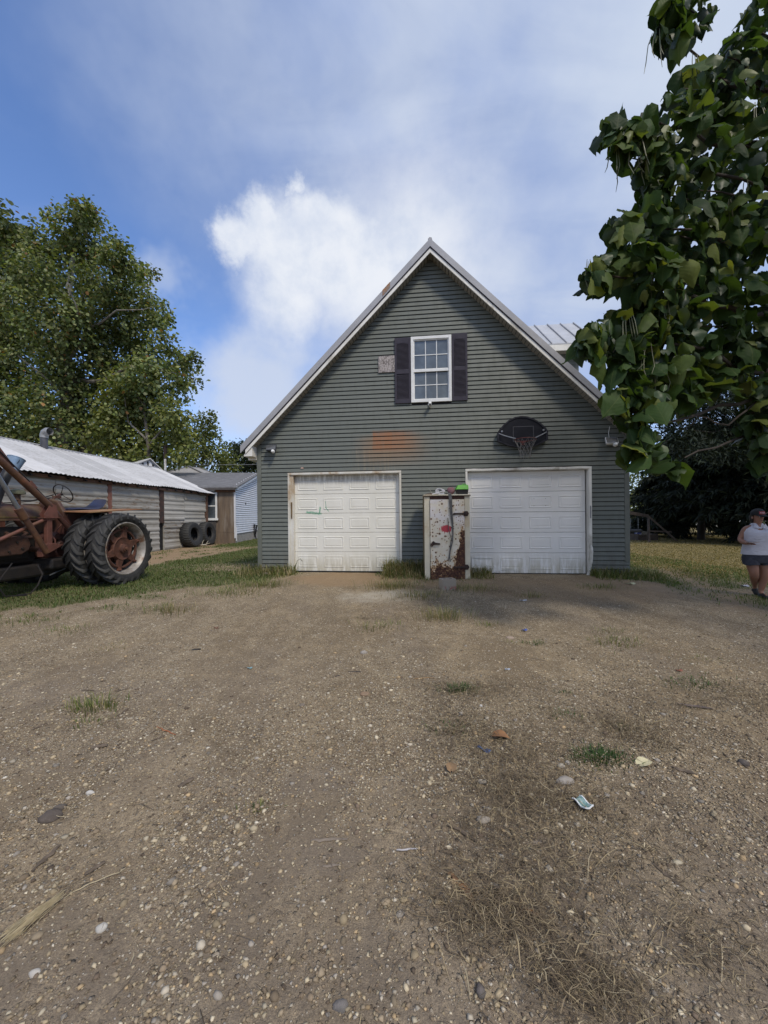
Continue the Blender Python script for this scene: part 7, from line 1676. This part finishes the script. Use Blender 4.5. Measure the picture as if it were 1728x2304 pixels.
def stick(label, px0, py0, px1, py1, r0, c1, c2, name='stick', flat=1.0, bend=.0, cat='stick'):
    r0 *= .72
    a, b_ = gnd(px0, py0), gnd(px1, py1); mid = (a+b_)/2; d = b_-a; L = d.length; s = Vector((-d.y, d.x, 0)).normalized(); r = np.random.default_rng(int(px0+py1)); o = thing(name, label, cat, tuple(mid))
    q = MB(); n = 9; rings = []
    up = Vector((0, 0, 1))
    for i in range(n):
        u = i/(n-1); p = a.lerp(b_, u)-mid+s*(bend*L*math.sin(math.pi*u)+r.normal(0, .02*L))+up*(r0*flat*.35+.002); w = r0*(.35+.75*math.sin(math.pi*min(max(u, .08), .92))**.6)*(.65+.6*r.random()); h = w*flat*(.6+.7*r.random())
        rings.append([p+s*w*math.cos(k)+up*h*math.sin(k)*(.9+.25*math.sin(3*k+i)) for k in np.linspace(0, 2*math.pi, 9)[:-1]])
    q.loft(rings); q.build('wood', pm('stick_%d_%d' % (int(c1[0]*1000), int(c1[1]*1000)), c1, c2, 14, .9, 0, .4, stretch=(1, 1, 1)), o, True)
def scrap(label, px, py, w, h, c1, c2, name='scrap', rot=0, cat='litter', curl=.02, lift=.012):
    p = gnd(px, py); r = np.random.default_rng(int(px*3+py)); o = thing(name, label, cat, (p.x, p.y, p.z+lift), rot)
    q = MB(); n, m_ = 6, 4; V = []
    for j in range(m_+1):
        for i in range(n+1):
            x = (i/n-.5)*w*(1+.1*r.normal()); y = (j/m_-.5)*h*(1+.1*r.normal()); V.append((x, y, curl*math.sin(i*1.1+j*.6)+r.normal(0, curl*.25)))
    F_ = [(j*(n+1)+i, j*(n+1)+i+1, (j+1)*(n+1)+i+1, (j+1)*(n+1)+i) for j in range(m_) for i in range(n)]; q.add(V, F_)
    b = q.build('sheet', pm('scrap_%d_%d_%d' % (int(c1[0]*1000), int(c1[1]*1000), int(c1[2]*1000)), c1, c2, 30, .6, 0, .2), o, True); md = b.modifiers.new('thickness', 'SOLIDIFY'); md.thickness = .002
def dead_leaf(label, px, py, L, c1, c2, rot, lift=.012):
    p = gnd(px, py); o = thing('fallen_leaf', label, 'leaf', (p.x, p.y, p.z+lift), rot); V = HEART[0].copy()*L; V[:, 2] = L*(.12*np.sin(V[:, 0]/L*3)+.25*np.abs(V[:, 1]/L)); me = mesh_from('blade', V, HEART[1]); me.polygons.foreach_set('use_smooth', [True]*len(me.polygons)); link('blade', me, pm('leaf_%d' % int(c1[0]*1000), c1, c2, 25, .8), o)
def build_litter():
    BR = ((.150, .115, .082), (.085, .065, .047)); GYB = ((.22, .18, .14), (.14, .115, .09)); OR = ((.26, .14, .065), (.14, .085, .05))
    for a in (('orange brown split wood splinter lying in the straw, lower right', 1012, 1965, 1072, 2046, .020, *OR, 'wood_splinter', .5, .06), ('short orange splinter right of the straw heap', 1160, 2045, 1212, 2062, .011, *OR, 'wood_splinter', .6, .08), ('dark grey bark strip right of the straw heap', 1262, 2018, 1318, 2070, .016, *BR, 'bark_strip', .4, .03),
              ('grey flat board end lying by the straw', 1186, 1904, 1243, 1889, .018, *GYB, 'wood_piece', .35, 0), ('dark bent stick left of the grey board end', 1006, 1858, 1072, 1896, .010, *BR, 'stick', .8, .08), ('long grey bent stick on the right gravel', 1522, 1582, 1602, 1594, .016, (.17, .135, .12), (.11, .088, .08), 'stick', .5, -.06), ('dark thick stick right of the pale leaf', 1512, 1728, 1568, 1745, .017, *BR, 'stick', .7, .03),
              ('dark bark lump on the left gravel', 206, 1684, 242, 1678, .026, *BR, 'bark_lump', .55, 0), ('dark bark flake behind the spiky left tuft', 258, 1556, 288, 1549, .018, *BR, 'bark_strip', .4, 0), ('short dark stick left of that bark flake', 184, 1553, 212, 1554, .010, *BR, 'stick', .5, 0), ('dark twig right of the spiky left tuft', 264, 1612, 290, 1594, .007, *BR, 'twig', .8, 0),
              ('thin orange stick on the left gravel', 353, 1636, 394, 1655, .0055, (.36, .13, .05), (.28, .11, .05), 'orange_stick', .8, 0), ('bark strip in the left foreground, slanting', 402, 1772, 436, 1752, .020, *BR, 'bark_strip', .5, .04), ('long slanting bark strip at the far lower left', 72, 1962, 138, 1902, .014, *BR, 'bark_strip', .5, .02), ('dark slanting stick right of the long bark strip', 190, 1970, 236, 1940, .014, *BR, 'stick', .6, 0),
              ('grey stick lying level in the centre foreground', 700, 1892, 782, 1890, .012, *GYB, 'stick', .6, .01), ('short grey stick below the level one', 726, 1952, 766, 1948, .010, *GYB, 'stick', .6, .03), ('slanting flat bark piece left of the dead grass stems', 395, 1868, 420, 1838, .012, *BR, 'bark_strip', .5, 0), ('pale board splinter at the left edge', 4, 1535, 40, 1520, .018, (.27, .215, .15), (.2, .16, .11), 'wood_splinter', .4, 0), ('dark stick at the left edge behind the pebble', 72, 1644, 104, 1628, .010, *BR, 'stick', .6, 0),
              ('short dark stick in the upper middle gravel', 1150, 1476, 1228, 1488, .007, *BR, 'stick', .7, .05), ('dark twig on the gravel left of the pale fines', 585, 1374, 608, 1370, .008, *BR, 'twig', .7, 0), ('tan peeled stick above the clover clump', 930, 1528, 978, 1526, .008, (.27, .17, .08), (.2, .13, .07), 'stick', .7, .03), ('dark knotted root beside the orange leaf', 1128, 1650, 1134, 1700, .012, *BR, 'root', .8, .05), ('pale curved root by the feathery clump', 1330, 1712, 1326, 1762, .006, (.32, .26, .18), (.24, .2, .14), 'root', .8, .12),
              ('dark crumbling bark below the straw heap', 1228, 2150, 1250, 2230, .020, *BR, 'bark_strip', .4, .05), ('broken dark wood by the bottom straw', 1280, 2200, 1310, 2166, .020, *BR, 'wood_piece', .5, 0), ('slender dry stalk crossing the left foreground', 145, 2020, 284, 1956, .0035, (.42, .35, .22), (.34, .28, .18), 'dry_stalk', .9, .04), ('dark bark near the centre right edge of straw', 1470, 1945, 1530, 1995, .013, *BR, 'bark_strip', .5, .03), ('dark stick along the right gravel edge', 1640, 1800, 1690, 1842, .007, *BR, 'stick', .7, .02), ('small stick left of the dark earth patch', 480, 2000, 505, 1985, .006, *BR, 'twig', .7, 0), ('dark stick by the orange stick', 340, 1668, 372, 1655, .006, *BR, 'twig', .7, 0), ('white peeled stick left of the straw', 892, 1914, 940, 1911, .006, (.44, .42, .42), (.36, .34, .34), 'stick', .7, .02), ('charred black scrap of bark in the middle', 782, 1513, 812, 1512, .014, (.03, .026, .026), (.05, .04, .04), 'bark_lump', .6, 0), ('charred bit left of the charred bark scrap', 748, 1525, 764, 1520, .010, (.03, .026, .026), (.05, .04, .04), 'bark_lump', .6, 0), ('black bit of rubber on the left gravel', 430, 1463, 452, 1461, .016, (.02, .02, .022), (.04, .04, .04), 'rubber_bit', .6, 0)):
        stick(*a)
    for i, (x, y) in enumerate(((1036, 1716), )): pass
    for a in (('pale rough concrete lump among straw, right of centre', 1270, 1760, .055, .035, .022, (.33, .30, .26), (.26, .23, .2)), ('pale pebble left of the dry straw', 1262, 1724, .020, .016, .013, (.42, .38, .30), (.35, .31, .25)), ('pale pebble right of that pebble', 1278, 1717, .018, .014, .012, (.40, .36, .30), (.34, .3, .25)), ('grey round stone in the bottom gravel', 766, 2268, .022, .020, .017, (.17, .155, .145), (.13, .12, .11)), ('brown round stone at the bottom, right of the grey one', 1083, 2232, .018, .018, .014, (.13, .11, .10), (.1, .09, .08)), ('tan flat stone on the middle gravel', 821, 1562, .040, .034, .014, (.27, .18, .11), (.21, .15, .10)), ('reddish flat stone right of the brown straw', 1136, 1602, .036, .024, .012, (.30, .21, .14), (.24, .17, .12)), ('flat dark fieldstone in the left foreground', 116, 1838, .055, .038, .018, (.105, .085, .070), (.085, .068, .056)), ('smaller slab behind the flat dark fieldstone', 133, 1818, .036, .018, .012, (.12, .1, .082), (.095, .08, .066)), ('white stone in the left foreground', 204, 1785, .022, .015, .012, (.50, .48, .44), (.42, .4, .36)), ('white chalky stone lower left', 226, 2091, .020, .017, .012, (.48, .46, .41), (.40, .38, .34)), ('white chip at the bottom left', 76, 2192, .020, .013, .010, (.46, .43, .38), (.40, .37, .33)), ('pale stone in the middle of the straw', 1090, 1846, .038, .022, .014, (.32, .28, .23), (.26, .23, .19)), ('pale flat stone left of the straw patch', 1085, 1760, .022, .018, .014, (.36, .32, .26), (.3, .27, .22)), ('pale rock on the gravel behind the straw', 818, 1470, .045, .028, .022, (.33, .30, .26), (.27, .25, .21)), ('pinkish stone beside the blue scrap', 1148, 1437, .045, .032, .025, (.34, .26, .20), (.29, .23, .18)), ('grey stone at the left garage corner', 598, 1294, .10, .06, .045, (.30, .27, .24), (.24, .22, .19)), ('white stone beside the corner post', 618, 1287, .035, .03, .05, (.5, .48, .46), (.42, .4, .38)), ('dark lump of slag at the right edge', 1672, 1718, .030, .022, .018, (.10, .085, .075), (.08, .066, .058)), ('pale yellow stone on the bottom right gravel', 1525, 1943, .02, .016, .012, (.44, .39, .28), (.36, .32, .24)), ('white stone above the tan one', 1082, 1590, .015, .012, .012, (.52, .5, .47), (.46, .44, .41)), ('pale grey clod left of the fallen twig', 680, 1587, .028, .02, .01, (.2, .165, .125), (.17, .14, .11))):
        rock(*a)
    scrap('crumpled blue plastic scrap beside the orange leaf', 1090, 1690, .085, .028, (.055, .085, .17), (.08, .11, .2), 'plastic_scrap', R(-42), curl=.008)
    scrap('small blue scrap on the gravel behind the straw', 1180, 1419, .06, .04, (.06, .09, .30), (.08, .12, .34), 'plastic_scrap', R(10), curl=.008)
    scrap('white paper scrap near the cabinet path', 1176, 1352, .12, .035, (.55, .56, .60), (.48, .5, .54), 'paper_scrap', R(5), curl=.008)
    scrap('pale yellow rag by the right grass corner', 1418, 1314, .18, .09, (.52, .50, .30), (.46, .44, .26), 'rag', R(5), curl=.015)
    scrap('white litter on the dim right lawn', 1676, 1320, .11, .08, (.58, .58, .64), (.5, .5, .56), 'paper_scrap', R(5), curl=.02)
    scrap('pale blue chip on the middle gravel', 1142, 1508, .045, .02, (.45, .5, .58), (.4, .45, .52), 'plastic_chip', R(0), curl=.004)
    scrap('faded red scrap on the right gravel', 1528, 1511, .05, .03, (.30, .10, .06), (.24, .09, .06), 'plastic_scrap', R(0), curl=.006)
    scrap('teal chip on the left gravel', 562, 1505, .045, .02, (.25, .42, .45), (.2, .36, .4), 'plastic_chip', R(0), curl=.004)
    scrap('rust red scrap on the brown earth', 487, 1414, .05, .035, (.22, .07, .04), (.18, .06, .04), 'metal_scrap', R(0), curl=.010)
    # teal and white wrapper with print
    p = gnd(1311, 1820); o = thing('wrapper', 'teal and white printed wrapper lying on the straw', 'wrapper', (p.x, p.y, p.z+.03), R(-68))
    m, t, b = new_mat('teal_print'); v = tc(t); n = noise(t, v, 90, 4); setin(t, b, col=mixc(t, ss(t, n, .45, .6), (.13, .24, .23), (.30, .38, .36)), rough=.45)
    q = MB(); V = [((i/6-.5)*.078, (j/4-.5)*.048, .006*math.sin(i*1.2)+.004*math.cos(j*1.7)) for j in range(5) for i in range(7)]; q.add(V, [(j*7+i, j*7+i+1, (j+1)*7+i+1, (j+1)*7+i) for j in range(4) for i in range(6)]); w_ = q.build('sheet', m, o, True)
    q = MB(); V2 = [Vector(v_) for v_ in V]
    for k in ([0, 1, 2, 3, 4, 5, 6], [28, 29, 30, 31, 32, 33, 34], [6, 13, 20, 27, 34]): q.tube([V2[i]*1.03 for i in k], .0035, 4)
    q.build('white_edge', M_GRIL, w_)
    dead_leaf('crisp orange brown curled leaf on the straw', 1112, 1660, .10, (.30, .150, .060), (.22, .11, .05), R(-28), .02)
    dead_leaf('pale cream fallen leaf on the right gravel', 1440, 1724, .085, (.60, .55, .34), (.54, .49, .30), R(10), .012)
    dead_leaf('tan fallen leaf in the middle straw', 1016, 1738, .07, (.26, .16, .08), (.2, .13, .07), R(80), .012)
    # bundle of pale dead grass stems
    p = gnd(78, 2070); o = thing('straw_bundle', 'bundle of pale dead grass stems in the left foreground', 'straw', (p.x, p.y, p.z), 0); r = np.random.default_rng(8); n = 90
    a = gnd(36, 2108); b_ = gnd(130, 2032); d = np.array(b_-a); d = d/np.linalg.norm(d); s = np.array([-d[1], d[0], 0]); q = MB()
    for i in range(n):
        L = (.10+.08*r.random()); u = r.normal(0, .014); w = r.normal(0, .012); c = d*u+s*w; e = s*(w*.9+r.normal(0, .008)); q.tube([Vector(c-d*L*.5+e*.5+np.array([0, 0, .006+.012*r.random()])), Vector(c+np.array([0, 0, .014+.012*r.random()])), Vector(c+d*L*.5-e*.6+np.array([0, 0, .008+.012*r.random()]))], .0011, 3, False)
    q.build('stems', pm('pale_straw', (.50, .42, .26), (.40, .33, .20), 40, .8), o)
build_litter()
